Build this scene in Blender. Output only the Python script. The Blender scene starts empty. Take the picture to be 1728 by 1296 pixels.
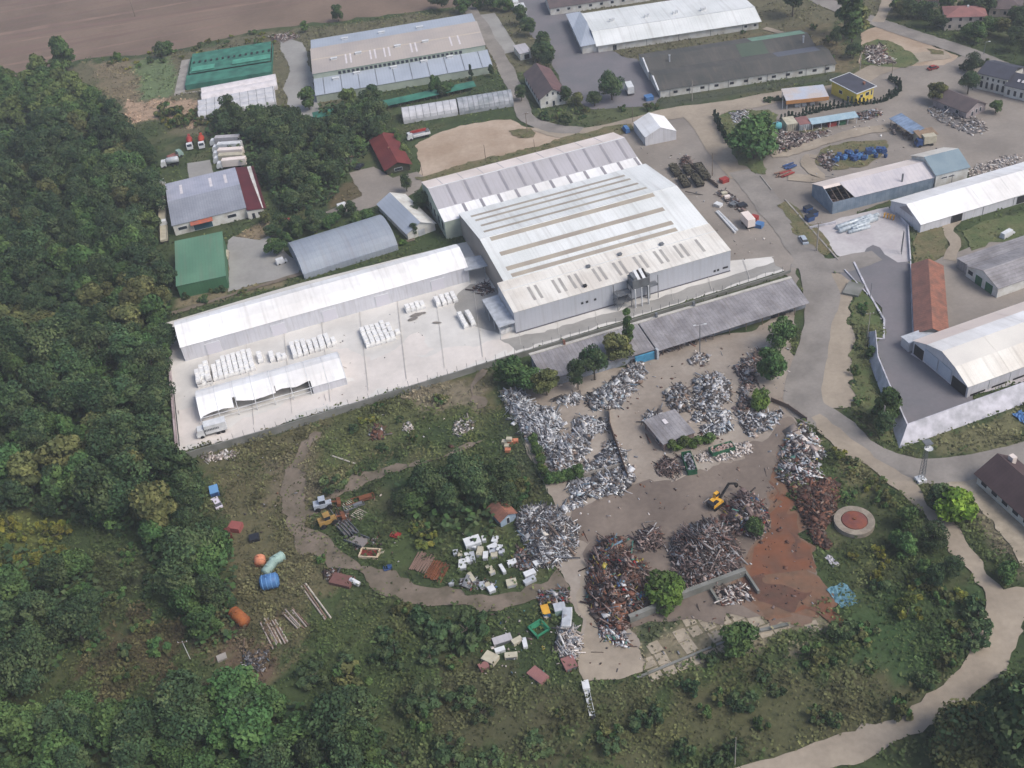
import bpy, bmesh, math, random
import numpy as np
from mathutils import Vector, Matrix
from mathutils.geometry import tessellate_polygon
sc = bpy.context.scene
# ------------------------------------------------------------------ camera
CAM_H = 185.0; FOC = 1857.7; PITCH = math.radians(38.663); ROLL = math.radians(7.65)
_f = np.array([0, math.cos(PITCH), -math.sin(PITCH)]); _r = np.array([1., 0, 0]); _d = np.array([0, -math.sin(PITCH), -math.cos(PITCH)])
_c, _s = math.cos(ROLL), math.sin(ROLL)
RX = _c*_r + _s*_d; RY = -_s*_r + _c*_d; RF = _f
cam = bpy.data.cameras.new('camera'); cam.sensor_width = 36; cam.lens = 36*FOC/1728; cam.clip_start = 1; cam.clip_end = 20000
co = bpy.data.objects.new('camera', cam); sc.collection.objects.link(co)
co.matrix_world = Matrix(((RX[0], -RY[0], -RF[0], 0), (RX[1], -RY[1], -RF[1], 0), (RX[2], -RY[2], -RF[2], CAM_H), (0, 0, 0, 1)))
sc.camera = co
# ------------------------------------------------------------------ light
SUN_EL = math.radians(50); SUN_AZ = math.radians(-28)      # azimuth of the sun measured from +x towards +y
w = bpy.data.worlds.new('World'); sc.world = w; w.use_nodes = True
nt = w.node_tree; bg = nt.nodes['Background']; sky = nt.nodes.new('ShaderNodeTexSky'); sky.sky_type = 'NISHITA'; sky.sun_disc = False
sky.sun_elevation = SUN_EL; sky.sun_rotation = math.pi/2 - SUN_AZ; sky.air_density = 1.0; sky.dust_density = 4.0; sky.ozone_density = 1.0; sky.altitude = 150
nt.links.new(sky.outputs[0], bg.inputs[0]); bg.inputs[1].default_value = 0.125
sl = bpy.data.lights.new('sun', 'SUN'); sl.energy = 1.6; sl.angle = math.radians(28); sl.color = (1.0, .965, .9)
so = bpy.data.objects.new('sun', sl); sc.collection.objects.link(so)
so.rotation_euler = Vector((math.cos(SUN_AZ)*math.cos(SUN_EL), math.sin(SUN_AZ)*math.cos(SUN_EL), math.sin(SUN_EL))).to_track_quat('Z', 'Y').to_euler()
sc.view_settings.view_transform = 'Standard'; sc.view_settings.look = 'None'; sc.view_settings.exposure = 0.5; sc.view_settings.gamma = 1
# ------------------------------------------------------------------ helpers
random.seed(7); RNG = np.random.default_rng(7)
COL = sc.collection
def g(u, v, z=0.0):
    """ground (or height z) point seen at photo pixel u, v"""
    q = RX*((u-864)/FOC) + RY*((v-648)/FOC) + RF
    t = (z-CAM_H)/q[2]
    return (t*q[0], t*q[1])
def crop(ox, oy, k): return lambda x, y, z=0.0: g(ox+x*k, oy+y*k, z)
def S(r, gg, b, k=1.0):
    f = lambda c: ((c/255)/12.92 if c/255 <= .04045 else ((c/255+.055)/1.055)**2.4)*k
    return (f(r), f(gg), f(b), 1)
MATS = {}
def C0(*a): return S(*a)
def mat(name, col, col2=None, sc1=.25, rough=.8, metal=0.0, bump=0.0, bsc=2.0, stripe=None, var=.12, fine=2.5, rnd=0.0, attr=False, amt=1.0, alpha=None, streak=None):
    if name in MATS: return MATS[name]
    m = bpy.data.materials.new(name); m.use_nodes = True; n = m.node_tree.nodes; L = m.node_tree.links
    b = n['Principled BSDF']; b.inputs['Roughness'].default_value = rough; b.inputs['Metallic'].default_value = metal
    b.inputs['Specular IOR Level'].default_value = .3
    tc = n.new('ShaderNodeTexCoord'); vec = tc.outputs['Object']
    def noise(scale, detail=4, r=.55):
        x = n.new('ShaderNodeTexNoise'); x.inputs['Scale'].default_value = scale; x.inputs['Detail'].default_value = detail; x.inputs['Roughness'].default_value = r
        L.new(vec, x.inputs['Vector']); return x.outputs['Fac']
    def ramp(src, a, c, lo=0., hi=1.):
        x = n.new('ShaderNodeMapRange'); x.inputs['From Min'].default_value = a; x.inputs['From Max'].default_value = c
        x.inputs['To Min'].default_value = lo; x.inputs['To Max'].default_value = hi; L.new(src, x.inputs['Value']); return x.outputs[0]
    def mix(fac, a, c, mode='MIX'):
        x = n.new('ShaderNodeMix'); x.data_type = 'RGBA'; x.blend_type = mode
        for i, s in ((0, fac), (6, a), (7, c)):
            if hasattr(s, 'links'): L.new(s, x.inputs[i])
            else: x.inputs[i].default_value = s
        return x.outputs[2]
    if attr:
        at = n.new('ShaderNodeAttribute'); at.attribute_name = 'Col'; cur = at.outputs['Color']
        if col2: cur = mix(ramp(noise(sc1), .5, .7, 0, amt), cur, col2)
    else:
        cur = col
        if col2: cur = mix(ramp(noise(sc1), .38, .64, 0, amt), col, col2)
    if var:
        v = ramp(noise(fine, 6, .65), .3, .7, 1-var, 1+var)
        x = n.new('ShaderNodeHueSaturation'); x.inputs['Fac'].default_value = 1
        if hasattr(cur, 'links'): L.new(cur, x.inputs['Color'])
        else: x.inputs['Color'].default_value = cur
        L.new(v, x.inputs['Value']); cur = x.outputs[0]
        if rnd:
            oi = n.new('ShaderNodeObjectInfo'); r2 = ramp(oi.outputs['Random'], 0, 1, 1-rnd, 1+rnd)
            y = n.new('ShaderNodeHueSaturation'); L.new(cur, y.inputs['Color']); L.new(r2, y.inputs['Value'])
            h = n.new('ShaderNodeMath'); h.operation = 'FRACT'; h2 = n.new('ShaderNodeMath'); h2.operation = 'MULTIPLY'; h2.inputs[1].default_value = 7.31
            L.new(oi.outputs['Random'], h2.inputs[0]); L.new(h2.outputs[0], h.inputs[0])
            L.new(ramp(h.outputs[0], 0, 1, .485, .515), y.inputs['Hue']); cur = y.outputs[0]
    hgt = None
    if streak:
        mp = n.new('ShaderNodeMapping'); mp.inputs['Scale'].default_value = streak[:3]; L.new(vec, mp.inputs['Vector'])
        x = n.new('ShaderNodeTexNoise'); x.inputs['Scale'].default_value = 1.0; x.inputs['Detail'].default_value = 5; L.new(mp.outputs[0], x.inputs['Vector'])
        cur = mix(ramp(x.outputs['Fac'], .5, .75, 0, streak[3]), cur, C0(118,108,98))
    if stripe:
        ax, per, am = stripe
        sx = n.new('ShaderNodeSeparateXYZ'); L.new(vec, sx.inputs[0])
        d = n.new('ShaderNodeMath'); d.operation = 'MULTIPLY'; d.inputs[1].default_value = 2*math.pi/per; L.new(sx.outputs[ax], d.inputs[0])
        e = n.new('ShaderNodeMath'); e.operation = 'SINE'; L.new(d.outputs[0], e.inputs[0])
        cur = mix(ramp(e.outputs[0], .6, 1., 0, am), cur, (0.02, 0.02, 0.02, 1)); hgt = e.outputs[0]
    if hasattr(cur, 'links'): L.new(cur, b.inputs['Base Color'])
    else: b.inputs['Base Color'].default_value = cur
    if bump:
        bp = n.new('ShaderNodeBump'); bp.inputs['Strength'].default_value = bump; bp.inputs['Distance'].default_value = .3
        L.new(noise(bsc, 5, .6), bp.inputs['Height']); L.new(bp.outputs[0], b.inputs['Normal'])
    if alpha is not None: b.inputs['Alpha'].default_value = alpha
    MATS[name] = m; return m
class MB:
    """collects shapes and links them as ONE mesh object"""
    def __init__(s): s.v = []; s.f = []; s.m = []; s.c = []; s.mi = 0; s.col = (1, 1, 1, 1)
    def add(s, vs, fs):
        o = len(s.v); s.v += [tuple(p) for p in vs]
        for f in fs: s.f.append(tuple(i+o for i in f)); s.m.append(s.mi); s.c.append(s.col)
        return s
    def box(s, x0, x1, y0, y1, z0, z1):
        return s.add([(x0,y0,z0),(x1,y0,z0),(x1,y1,z0),(x0,y1,z0),(x0,y0,z1),(x1,y0,z1),(x1,y1,z1),(x0,y1,z1)],
                     [(0,3,2,1),(4,5,6,7),(0,1,5,4),(1,2,6,5),(2,3,7,6),(3,0,4,7)])
    def bx(s, cx, cy, cz, sx, sy, sz, rz=0, tx=0, ty=0):
        M = Matrix.Translation((cx,cy,cz)) @ Matrix.Rotation(rz,4,'Z') @ Matrix.Rotation(ty,4,'Y') @ Matrix.Rotation(tx,4,'X')
        P = [M @ Vector((a*sx/2,b*sy/2,c*sz/2)) for c in (-1,1) for a,b in ((-1,-1),(1,-1),(1,1),(-1,1))]
        return s.add(P, [(0,3,2,1),(4,5,6,7),(0,1,5,4),(1,2,6,5),(2,3,7,6),(3,0,4,7)])
    def prism(s, prof, x0, x1):
        """profile of (y, z) points extruded along x"""
        n = len(prof); s.add([(x0,y,z) for y,z in prof]+[(x1,y,z) for y,z in prof],
              [tuple(range(n))[::-1], tuple(range(n,2*n))]+[(i,(i+1)%n,(i+1)%n+n,i+n) for i in range(n)]); return s
    def slab(s, quad, t):
        """four corner points (counter-clockwise from above) thickened downwards by t"""
        q = [Vector(p) for p in quad]; s.add([p-Vector((0,0,t)) for p in q]+q, [(0,3,2,1),(4,5,6,7),(0,1,5,4),(1,2,6,5),(2,3,7,6),(3,0,4,7)]); return s
    def cyl(s, p, q, r, r2=None, n=12, cap=True):
        p, q = Vector(p), Vector(q); r2 = r if r2 is None else r2; d = (q-p).normalized()
        a = d.orthogonal().normalized(); b = d.cross(a); V = []
        for c, rr in ((p, r), (q, r2)):
            for i in range(n): t = 2*math.pi*i/n; V.append(c + a*(rr*math.cos(t)) + b*(rr*math.sin(t)))
        F = [(i,(i+1)%n,(i+1)%n+n,i+n) for i in range(n)]
        if cap: F += [tuple(range(n))[::-1], tuple(range(n,2*n))]
        return s.add(V, F)
    def lathe(s, c, prof, n=16, ax='z'):
        V = []; F = []; k = len(prof)
        for i in range(n):
            t = 2*math.pi*i/n
            for r, h in prof:
                p = (r*math.cos(t), r*math.sin(t), h)
                if ax == 'x': p = (h, r*math.cos(t), r*math.sin(t))
                V.append((c[0]+p[0], c[1]+p[1], c[2]+p[2]))
        for i in range(n):
            j = (i+1) % n
            for a in range(k-1): F.append((i*k+a, j*k+a, j*k+a+1, i*k+a+1))
        return s.add(V, F)
    def build(s, name, m, parent=None, label=None, smooth=False):
        me = bpy.data.meshes.new(name); me.from_pydata(s.v, [], s.f)
        ms = m if isinstance(m, (list, tuple)) else [m]
        for x in ms: me.materials.append(x)
        if len(ms) > 1: me.polygons.foreach_set('material_index', s.m)
        if any(c != (1,1,1,1) for c in s.c):
            a = me.color_attributes.new('Col', 'FLOAT_COLOR', 'CORNER'); tot = [len(f) for f in s.f]
            a.data.foreach_set('color', np.repeat(np.array(s.c, dtype=np.float32), tot, axis=0).ravel())
        if smooth: me.polygons.foreach_set('use_smooth', [True]*len(s.f))
        me.validate(); me.update()
        o = bpy.data.objects.new(name, me); COL.objects.link(o)
        if parent: o.parent = parent
        if label: o['label'] = label
        return o
def tag(o, label=None, cat=None, group=None, kind=None):
    if label: o['label'] = label
    if cat: o['category'] = cat
    if group: o['group'] = group
    if kind: o['kind'] = kind
    return o
def T(name, label, cat, p, az=0, group=None, z=0, scale=None):
    o = bpy.data.objects.new(name, None); COL.objects.link(o); o.empty_display_size = .5
    o.location = (p[0], p[1], z); o.rotation_euler = (0, 0, math.radians(az))
    if scale: o.scale = (scale,)*3 if not hasattr(scale, '__len__') else scale
    return tag(o, label, cat, group)
def dup(root, p, az=0, label=None, group=None, z=0, scale=None):
    r = root.copy(); COL.objects.link(r); r.location = (p[0], p[1], z); r.rotation_euler = (0, 0, math.radians(az))
    if scale is not None: r.scale = (scale,)*3 if not hasattr(scale, '__len__') else scale
    if label: r['label'] = label
    if group: r['group'] = group
    for ch in list(root.children):
        c = ch.copy(); COL.objects.link(c); c.parent = r
        for gc in list(ch.children):
            d = gc.copy(); COL.objects.link(d); d.parent = c
    return r
def inpoly(px, py, poly):
    px = np.asarray(px); py = np.asarray(py); r = np.zeros(px.shape, bool); n = len(poly)
    for i in range(n):
        x1, y1 = poly[i]; x2, y2 = poly[(i+1) % n]
        if y1 == y2: continue
        c = ((y1 > py) != (y2 > py)) & (px < (x2-x1)*(py-y1)/(y2-y1)+x1); r ^= c
    return r
def vnoise(x, y, s, seed=0):
    """cheap smooth value noise, 0..1"""
    x = np.asarray(x)/s; y = np.asarray(y)/s; xi = np.floor(x).astype(int); yi = np.floor(y).astype(int); fx = x-xi; fy = y-yi
    fx = fx*fx*(3-2*fx); fy = fy*fy*(3-2*fy)
    def h(a, b):
        q = np.sin(a*127.1+b*311.7+seed*74.7)*43758.5453; return q-np.floor(q)
    return (h(xi,yi)*(1-fx)+h(xi+1,yi)*fx)*(1-fy)+(h(xi,yi+1)*(1-fx)+h(xi+1,yi+1)*fx)*fy
def fbm(x, y, s, seed=0): return .5*vnoise(x,y,s,seed)+.3*vnoise(x,y,s/2.3,seed+1)+.2*vnoise(x,y,s/5.1,seed+2)
HARD = []; SOFT = []
LEVEL = [0.0]
def ragged(poly, amp=.5, step=1.2):
    out = []
    n = len(poly)
    for i in range(n):
        a = np.array(poly[i]); b = np.array(poly[(i+1) % n]); L = np.linalg.norm(b-a); k = max(1, int(L/step))
        k = min(k, 400)
        for j in range(k):
            p = a+(b-a)*j/k
            out.append((p[0]+amp*(2*vnoise(p[0], p[1], 2.2, 3)-1)+amp*1.5*(2*vnoise(p[0], p[1], 7, 9)-1), p[1]+amp*(2*vnoise(p[0], p[1], 2.2, 5)-1)+amp*1.5*(2*vnoise(p[0], p[1], 7, 11)-1)))
    return out
def sheet(name, m, pts, amp=.5, hard=True, world=False, step=1.2, soft=False):
    """flat ground sheet from photo pixels (or world points)"""
    poly = pts if world else [g(*p) for p in pts]
    if amp: poly = ragged(poly, amp, step)
    LEVEL[0] += .004
    tri = tessellate_polygon([[Vector((x, y, 0)) for x, y in poly]])
    me = bpy.data.meshes.new(name); me.from_pydata([(x, y, LEVEL[0]) for x, y in poly], [], [t for t in tri])
    me.materials.append(m); me.update()
    bm = bmesh.new(); bm.from_mesh(me)
    for f in bm.faces:
        if f.normal.z < 0: f.normal_flip()
    bm.to_mesh(me); bm.free()
    o = bpy.data.objects.new(name, me); COL.objects.link(o); o['kind'] = 'structure'
    if soft: SOFT.append(poly)
    elif hard: HARD.append(poly)
    return o
def smoothpath(P, k=6):
    P = [np.array(p, float) for p in P]; P = [2*P[0]-P[1]]+P+[2*P[-1]-P[-2]]; out = []
    for i in range(1, len(P)-2):
        for j in range(k):
            t = j/k; a, b, c, d = P[i-1:i+3]
            out.append(.5*((2*b)+(-a+c)*t+(2*a-5*b+4*c-d)*t*t+(-a+3*b-3*c+d)*t**3))
    return out+[P[-2]]
def road(name, m, pts, wd, amp=.3, hard=True, soft=False, step=1.5):
    """ribbon along photo pixels; wd in metres or a list"""
    c = [g(*p) for p in pts]; ws = wd if hasattr(wd, '__len__') else [wd]*len(c)
    tot = sum(math.hypot(b[0]-a[0], b[1]-a[1]) for a, b in zip(c[:-1], c[1:])); q = np.array(smoothpath([(x, y, ww) for (x, y), ww in zip(c, ws)], max(4, int(tot/step/len(c)))))
    d = np.gradient(q[:,:2], axis=0); d /= np.linalg.norm(d, axis=1)[:,None]; nn = np.stack([-d[:,1], d[:,0]], 1)
    def side(sg):
        p = q[:,:2]+sg*nn*q[:,2:]/2; j = amp*(2*vnoise(p[:,0], p[:,1], 2.2, 3)-1)+1.5*amp*(2*vnoise(p[:,0], p[:,1], 7, 9)-1); return p+sg*nn*j[:,None]
    l, r = side(1), side(-1); n = len(q); LEVEL[0] += .004
    V = [(x, y, LEVEL[0]) for x, y in l]+[(x, y, LEVEL[0]) for x, y in r]
    me = bpy.data.meshes.new(name); me.from_pydata(V, [], [(i, i+n, i+n+1, i+1) for i in range(n-1)]); me.materials.append(m); me.update()
    o = bpy.data.objects.new(name, me); COL.objects.link(o); o['kind'] = 'structure'; poly = [tuple(p) for p in l]+[tuple(p) for p in r[::-1]]
    if soft: SOFT.append(poly)
    elif hard: HARD.append(poly[::2])
    return o
# ------------------------------------------------------------------ materials
K = .86
def C(r, gg, b, k=K): return S(r, gg, b, k)
M_white = mat('white_fabric', C(234,234,235,1.02), C(216,214,212,1.), .05, .55, var=.06, fine=.35, streak=(.9,.05,.05,.22))
M_whitewall = mat('white_sheet_wall', C(208,208,214,.95), C(196,196,202,.95), .12, .6, var=.03, stripe=(0, 1.6, .07), streak=(1.2,1.2,.15,.25))
M_whitepl = mat('white_plaster', C(222,222,218), C(196,192,184), .35, .8, var=.06)
M_hallroof = mat('pale_blue_steel_roof', C(222,224,223,1.), C(205,208,206,1.), .07, .45, var=.06, stripe=(0, 1.1, .05), streak=(.8,.03,.03,.28))
M_cream = mat('cream_steel_roof', C(222,219,212,1.), C(204,198,189,1.), .09, .5, var=.06, stripe=(0, 1.1, .05), streak=(1.1,.06,.06,.3))
M_lilac = mat('lilac_grey_roof', C(188,185,190), C(178,175,178), .06, .6, var=.04, stripe=(0, 1.3, .06), streak=(1.,.05,.05,.25))
M_pinkroof = mat('pale_pink_roof', C(226,214,208,1.), C(208,196,188,1.), .1, .6, var=.05)
M_wallblue = mat('pale_blue_wall', C(196,198,206), C(186,190,198), .05, .6, var=.04, stripe=(0, 1.2, .05), streak=(1.0,1.0,.08,.18))
M_wallbeige = mat('beige_wall', C(168,160,152), C(156,148,140), .1, .7, var=.05)
M_brownstrip = mat('brown_skylight', C(178,168,152), C(162,152,140), .15, .5, var=.06)
M_greystrip = mat('grey_skylight', C(146,144,150), C(156,152,156), .3, .5, var=.05)
M_greenwall = mat('pale_green_wall', C(176,186,172), C(160,170,158), .2, .7, var=.05)
M_bluegrey = mat('blue_grey_roof', C(176,184,196), C(164,172,184), .08, .5, var=.05, stripe=(0, 1.2, .08))
M_beigeroof = mat('beige_roof', C(186,176,168), C(172,164,160), .08, .6, var=.05, stripe=(0, 1.2, .06))
M_asbestos = mat('grey_corrugated_cement', C(158,155,158), C(130,127,130), .22, .85, var=.14, fine=1.4, stripe=(0, 1.1, .2), bump=.3, streak=(1.3,.12,.12,.35))
M_asbestos2 = mat('pale_corrugated_sheet', C(154,158,168), C(138,142,152), .14, .7, var=.1, fine=1.5, stripe=(0, .9, .16))
M_darkroof = mat('dark_felt_roof', C(88,87,84), C(74,76,74), .1, .85, var=.12, fine=1.2, streak=(.9,.1,.1,.3))
M_darkgreen = mat('dull_green_roof', C(84,98,84), C(76,90,80), .1, .8, var=.08)
M_redroof = mat('red_tile_roof', C(118,54,50), C(104,46,46), .2, .8, var=.12, fine=2, stripe=(0, .8, .18))
M_maroon = mat('maroon_roof', C(96,40,46), C(84,36,42), .2, .7, var=.08, stripe=(0, 1, .12))
M_terracotta = mat('weathered_terracotta', C(154,104,86), C(116,86,76), .35, .9, var=.2, fine=1.6, stripe=(1, .9, .2))
M_pinkbrown = mat('faded_red_tile', C(150,106,102), C(132,96,94), .3, .9, var=.12)
M_brownroof = mat('brown_roof', C(82,66,68), C(72,58,60), .3, .8, var=.08, stripe=(0, .9, .15))
M_slate = mat('slate_dark_roof', C(74,76,88), C(66,68,78), .3, .7, var=.08)
M_browngrey = mat('brown_grey_roof', C(104,92,92), C(90,82,84), .3, .85, var=.1)
M_green = mat('green_steel', C(100,140,114), C(88,128,104), .1, .5, var=.06, stripe=(0, 1.0, .1), streak=(1.1,.06,.06,.3))
M_greenw = mat('green_steel_wall', C(74,118,86), C(66,108,78), .2, .6, var=.05, stripe=(0, 1.0, .12))
M_arch = mat('blue_grey_vault', C(156,164,174), C(144,152,164), .1, .5, var=.06, stripe=(0, 1.4, .08), streak=(1.1,.06,.06,.25))
M_bluew = mat('faded_blue_sheet', C(136,150,166), C(112,130,148), .4, .7, var=.12, stripe=(0, 1.5, .15))
M_teal = mat('grey_teal_roof', C(130,148,158), C(118,138,150), .2, .6, var=.05)
M_yellow = mat('yellow_plaster', C(220,196,84,1.), C(206,182,80,1.), .3, .8, var=.04)
M_orange = mat('orange_sheet', C(204,150,96), C(188,134,84), .3, .7, var=.05)
M_glass = mat('dark_glass', C(50,56,66), None, rough=.25, var=0)
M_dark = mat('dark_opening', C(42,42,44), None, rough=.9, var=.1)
M_steel = mat('grey_steel', C(130,134,138), C(110,112,116), .5, .5, .3, var=.08)
M_paleS = mat('pale_steel', C(196,200,206), C(170,174,180), .6, .5, .1, var=.05)
M_conc = mat('concrete', C(168,162,156), C(138,134,128), .25, .9, var=.12, fine=1.5)
M_concw = mat('stained_white_concrete', C(206,204,212), C(170,170,176), .3, .85, var=.1, fine=.9)
M_concd = mat('grey_concrete_wall', C(136,136,132), C(112,114,108), .3, .9, var=.12, fine=1.2)
M_wood = mat('weathered_wood', C(132,118,104), C(110,98,88), 1, .9, var=.15)
M_rust = mat('rusty_steel', C(132,82,56), C(104,66,48), .6, .9, var=.15)
M_plast = mat('plastic_film', C(206,206,210), C(186,186,190), .4, .4, var=.08)
M_filmwhite = mat('white_film', C(226,220,222), C(208,202,204), .4, .5, var=.05)
M_net = mat('green_shade_net', C(66,128,110), C(50,100,88), .3, .9, var=.15, fine=1.2)
M_bale = mat('white_wrapped_bale', C(230,229,226,1.02), C(210,209,208,1.), .9, .5, var=.08, bump=.4, bsc=2, rnd=.05)
M_tyre = mat('tyre_rubber', C(38,38,40), None, rough=.9, var=.1)
M_red = mat('red_paint', C(164,62,56), C(140,54,50), .6, .5, var=.08)
M_blue = mat('blue_paint', C(84,128,180), C(70,110,160), .6, .5, var=.08)
M_dblue = mat('dark_blue_paint', C(58,88,138), C(48,70,112), .8, .6, var=.12)
M_whitep = mat('white_paint', C(226,228,230), C(206,208,210), .6, .4, var=.04)
M_cream2 = mat('cream_paint', C(196,190,170), C(176,168,148), .6, .6, var=.08)
M_dig = mat('yellow_paint', C(228,176,66), C(200,146,54), .6, .5, var=.08)
M_green3 = mat('pale_green_paint', C(150,174,166), C(130,152,146), .6, .6, var=.08)
M_salmon = mat('salmon_paint', C(212,142,110), C(190,120,92), .6, .6, var=.08)
M_cargreen = mat('green_paint', C(44,104,72), C(38,84,60), .6, .6, var=.1)
M_black = mat('black_paint', C(44,46,52), None, rough=.3, var=.05)
M_silver = mat('silver_paint', C(176,186,198), None, rough=.35, var=.04)
M_scrap = mat('mixed_scrap', (0,0,0,1), C(70,62,58), .5, .6, .15, attr=True, amt=.25, var=.15)
M_leaf = mat('leaves', (0,0,0,1), None, rough=.9, attr=True, var=.08, rnd=.26)
M_tuft = mat('weeds', (0,0,0,1), None, rough=.95, attr=True, var=.1)
M_bark = mat('bark', C(96,88,78), C(76,70,62), 2, .95, var=.15)
M_coal = mat('dark_load', C(74,72,60), C(100,96,82), 1.2, .9, var=.3, bump=.5)
# ------------------------------------------------------------------ ground: one sheet to the horizon
def build_ground():
    xs = np.concatenate([[-9000,-4000,-1800,-900,-500], np.arange(-340,341,2.0), [500,900,1800,4000,9000]])
    ys = np.concatenate([[-6000,-2000,-600,-100], np.arange(60,820,2.0), [1000,1400,2200,4500,12000]])
    X, Y = np.meshgrid(xs, ys); nx, ny = len(xs), len(ys); x = X.ravel(); y = Y.ravel()
    def c(*a): return np.array(C(*a)[:3])
    n1 = fbm(x, y, 34, 1)[:, None]; n2 = fbm(x, y, 9, 4)[:, None]; n3 = fbm(x, y, 4, 8)[:, None]
    col = c(54,72,43)*(1-n1)+c(74,86,50)*n1
    t = np.clip((n2-.5)*3.2, 0, 1); col = col*(1-t)+c(92,92,64)*t*1
    t = np.clip((n3-.56)*3.5, 0, .8); col = col*(1-t)+c(46,60,36)*t
    def paint(poly, cc, edge=4., k=1., blend=.35, nz=7):
        nonlocal col
        P = [g(*p) for p in poly]; jx = x+edge*(2*fbm(x,y,nz,21)-1)*2; jy = y+edge*(2*fbm(x,y,nz,33)-1)*2
        m = inpoly(jx, jy, P).astype(float)*k
        m = m*np.clip(1-blend+blend*2*fbm(x, y, 6, 5), 0, 1); m = m[:, None]; col = col*(1-m)+c(*cc)*m
    P = paint
    # broad zones, photo pixels
    P([(60,120),(330,85),(480,50),(900,0),(1728,-60),(1728,0),(1400,40),(1130,120),(900,120),(700,130),(500,200),(330,230),(120,170)], (104,100,78))
    P([(190,110),(290,95),(300,160),(225,168)], (104,120,84), 2)
    P([(150,105),(220,100),(240,170),(180,170)], (124,112,90), 3)
    P([(215,168),(345,165),(345,215),(260,200),(210,210)], (176,150,128), 2.5, .95)
    P([(300,755),(560,700),(850,610),(850,690),(700,700),(640,760),(540,860),(560,960),(500,1100),(400,1150),(330,1080),(390,980),(370,860),(320,800)], (104,97,72), 5, .85)
    P([(450,780),(520,745),(520,840),(450,860)], (116,106,88), 4, .8)
    P([(560,700),(700,650),(830,640),(830,690),(700,740),(560,790),(530,760)], (82,92,54), 4, .7)
    P([(700,640),(830,650),(820,690),(690,680)], (140,126,110), 3, .7)
    P([(380,1050),(470,1060),(440,1150),(370,1120)], (104,84,72), 4, .8)
    P([(170,1060),(320,1040),(300,1180),(160,1200)], (84,70,54), 5, .8)
    P([(-60,862),(40,868),(110,885),(120,930),(60,985),(-60,1000)], (98,104,54), 3, .9)
    P([(0,1010),(110,1010),(100,1100),(0,1100)], (78,74,56), 5, .6)
    P([(130,920),(240,940),(230,1040),(150,1040)], (74,76,54), 5, .6)
    P([(1000,1180),(1400,1120),(1600,1160),(1500,1230),(1250,1296),(980,1296)], (90,88,62), 6, .8)
    P([(700,1100),(990,1160),(980,1296),(760,1296)], (82,80,58), 6, .8)
    P([(1400,1000),(1640,960),(1650,1080),(1560,1180),(1400,1130),(1380,1050)], (56,82,46), 5, .75)
    P([(1390,700),(1440,730),(1500,810),(1470,860),(1400,800)], (112,108,76), 3, .8)
    P([(1420,820),(1560,870),(1600,960),(1420,960)], (58,70,42), 5, .7)
    P([(1310,345),(1345,350),(1360,400),(1340,400)], (92,104,66), 1.5)
    P([(1540,385),(1600,380),(1600,440),(1545,450)], (96,104,74), 1.5)
    P([(1630,390),(1728,360),(1728,400),(1640,425)], (86,100,60), 1.5)
    P([(1570,740),(1728,690),(1728,740),(1580,765)], (110,108,78), 2)
    P([(1440,480),(1470,520),(1465,690),(1500,745),(1470,740),(1430,690),(1435,560)], (98,96,72), 2.5, .9)
    P([(900,190),(1100,170),(1110,190),(960,212),(905,205)], (84,92,62), 2)
    P([(900,265),(1060,215),(1060,225),(720,300),(700,300)], (92,98,68), 1.5)
    P([(1100,165),(1400,125),(1410,130),(1130,185)], (74,80,62), 1.5)
    P([(1220,60),(1400,40),(1420,110),(1230,80)], (108,100,76), 3)
    P([(1300,100),(1430,40),(1430,130)], (112,102,78), 3)
    P([(1430,80),(1560,90),(1540,130),(1440,120)], (104,100,70), 3)
    P([(540,340),(610,290),(625,325),(560,355)], (96,86,64), 2)
    P([(800,610),(1330,450),(1340,470),(880,605)], (74,82,56), 1)
    P([(380,410),(440,470),(490,480),(300,520),(300,505),(390,490)], (126,116,92), 2)
    P([(400,395),(470,370),(460,410),(400,410)], (140,124,100), 2)
    P([(850,690),(940,830),(910,840),(830,740)], (58,66,50), 2, .8)
    P([(1600,800),(1728,760),(1728,960),(1640,900)], (140,126,110), 3, .6)
    P([(1560,1300),(1728,1120),(1728,1300)], (84,84,68), 5, .7)
    P([(1555,830),(1640,860),(1700,950),(1660,970),(1580,880)], (62,74,46), 3, .8)
    P([(930,1000),(985,1000),(960,1150),(800,1130),(700,1010)], (58,72,44), 4, .7)
    P([(1060,1050),(1380,1000),(1390,1060),(1090,1150)], (134,124,104), 3, .85)
    P([(1060,1050),(1130,1030),(1160,1060),(1080,1100)], (62,78,52), 2, .8)
    me = bpy.data.meshes.new('ground'); i = np.arange(nx*ny).reshape(ny, nx)
    F = np.stack([i[:-1,:-1], i[:-1,1:], i[1:,1:], i[1:,:-1]], -1).reshape(-1, 4)
    me.vertices.add(nx*ny); V = np.zeros((nx*ny, 3)); V[:,0] = x; V[:,1] = y; me.vertices.foreach_set('co', V.ravel())
    me.loops.add(F.size); me.loops.foreach_set('vertex_index', F.ravel()); me.polygons.add(len(F)); me.polygons.foreach_set('loop_start', np.arange(0, F.size, 4)); me.update()
    a = me.color_attributes.new('Col', 'FLOAT_COLOR', 'POINT'); a.data.foreach_set('color', np.hstack([col, np.ones((len(col),1))]).astype(np.float32).ravel())
    me.materials.append(mat('grass_and_soil', (0,0,0,1), C(50,60,38), .35, .95, attr=True, amt=.5, var=.22, fine=1.1, bump=.6, bsc=.8))
    o = bpy.data.objects.new('ground', me); COL.objects.link(o); o['kind'] = 'structure'
    return X, Y, col.reshape(ny, nx, 3)
GX, GY, GCOL = build_ground()
def gcol(x, y):
    ix = np.clip(((np.asarray(x)+340)/2).astype(int)+5, 0, GX.shape[1]-1); iy = np.clip(((np.asarray(y)-60)/2).astype(int)+4, 0, GX.shape[0]-1)
    return GCOL[iy, ix]
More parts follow.
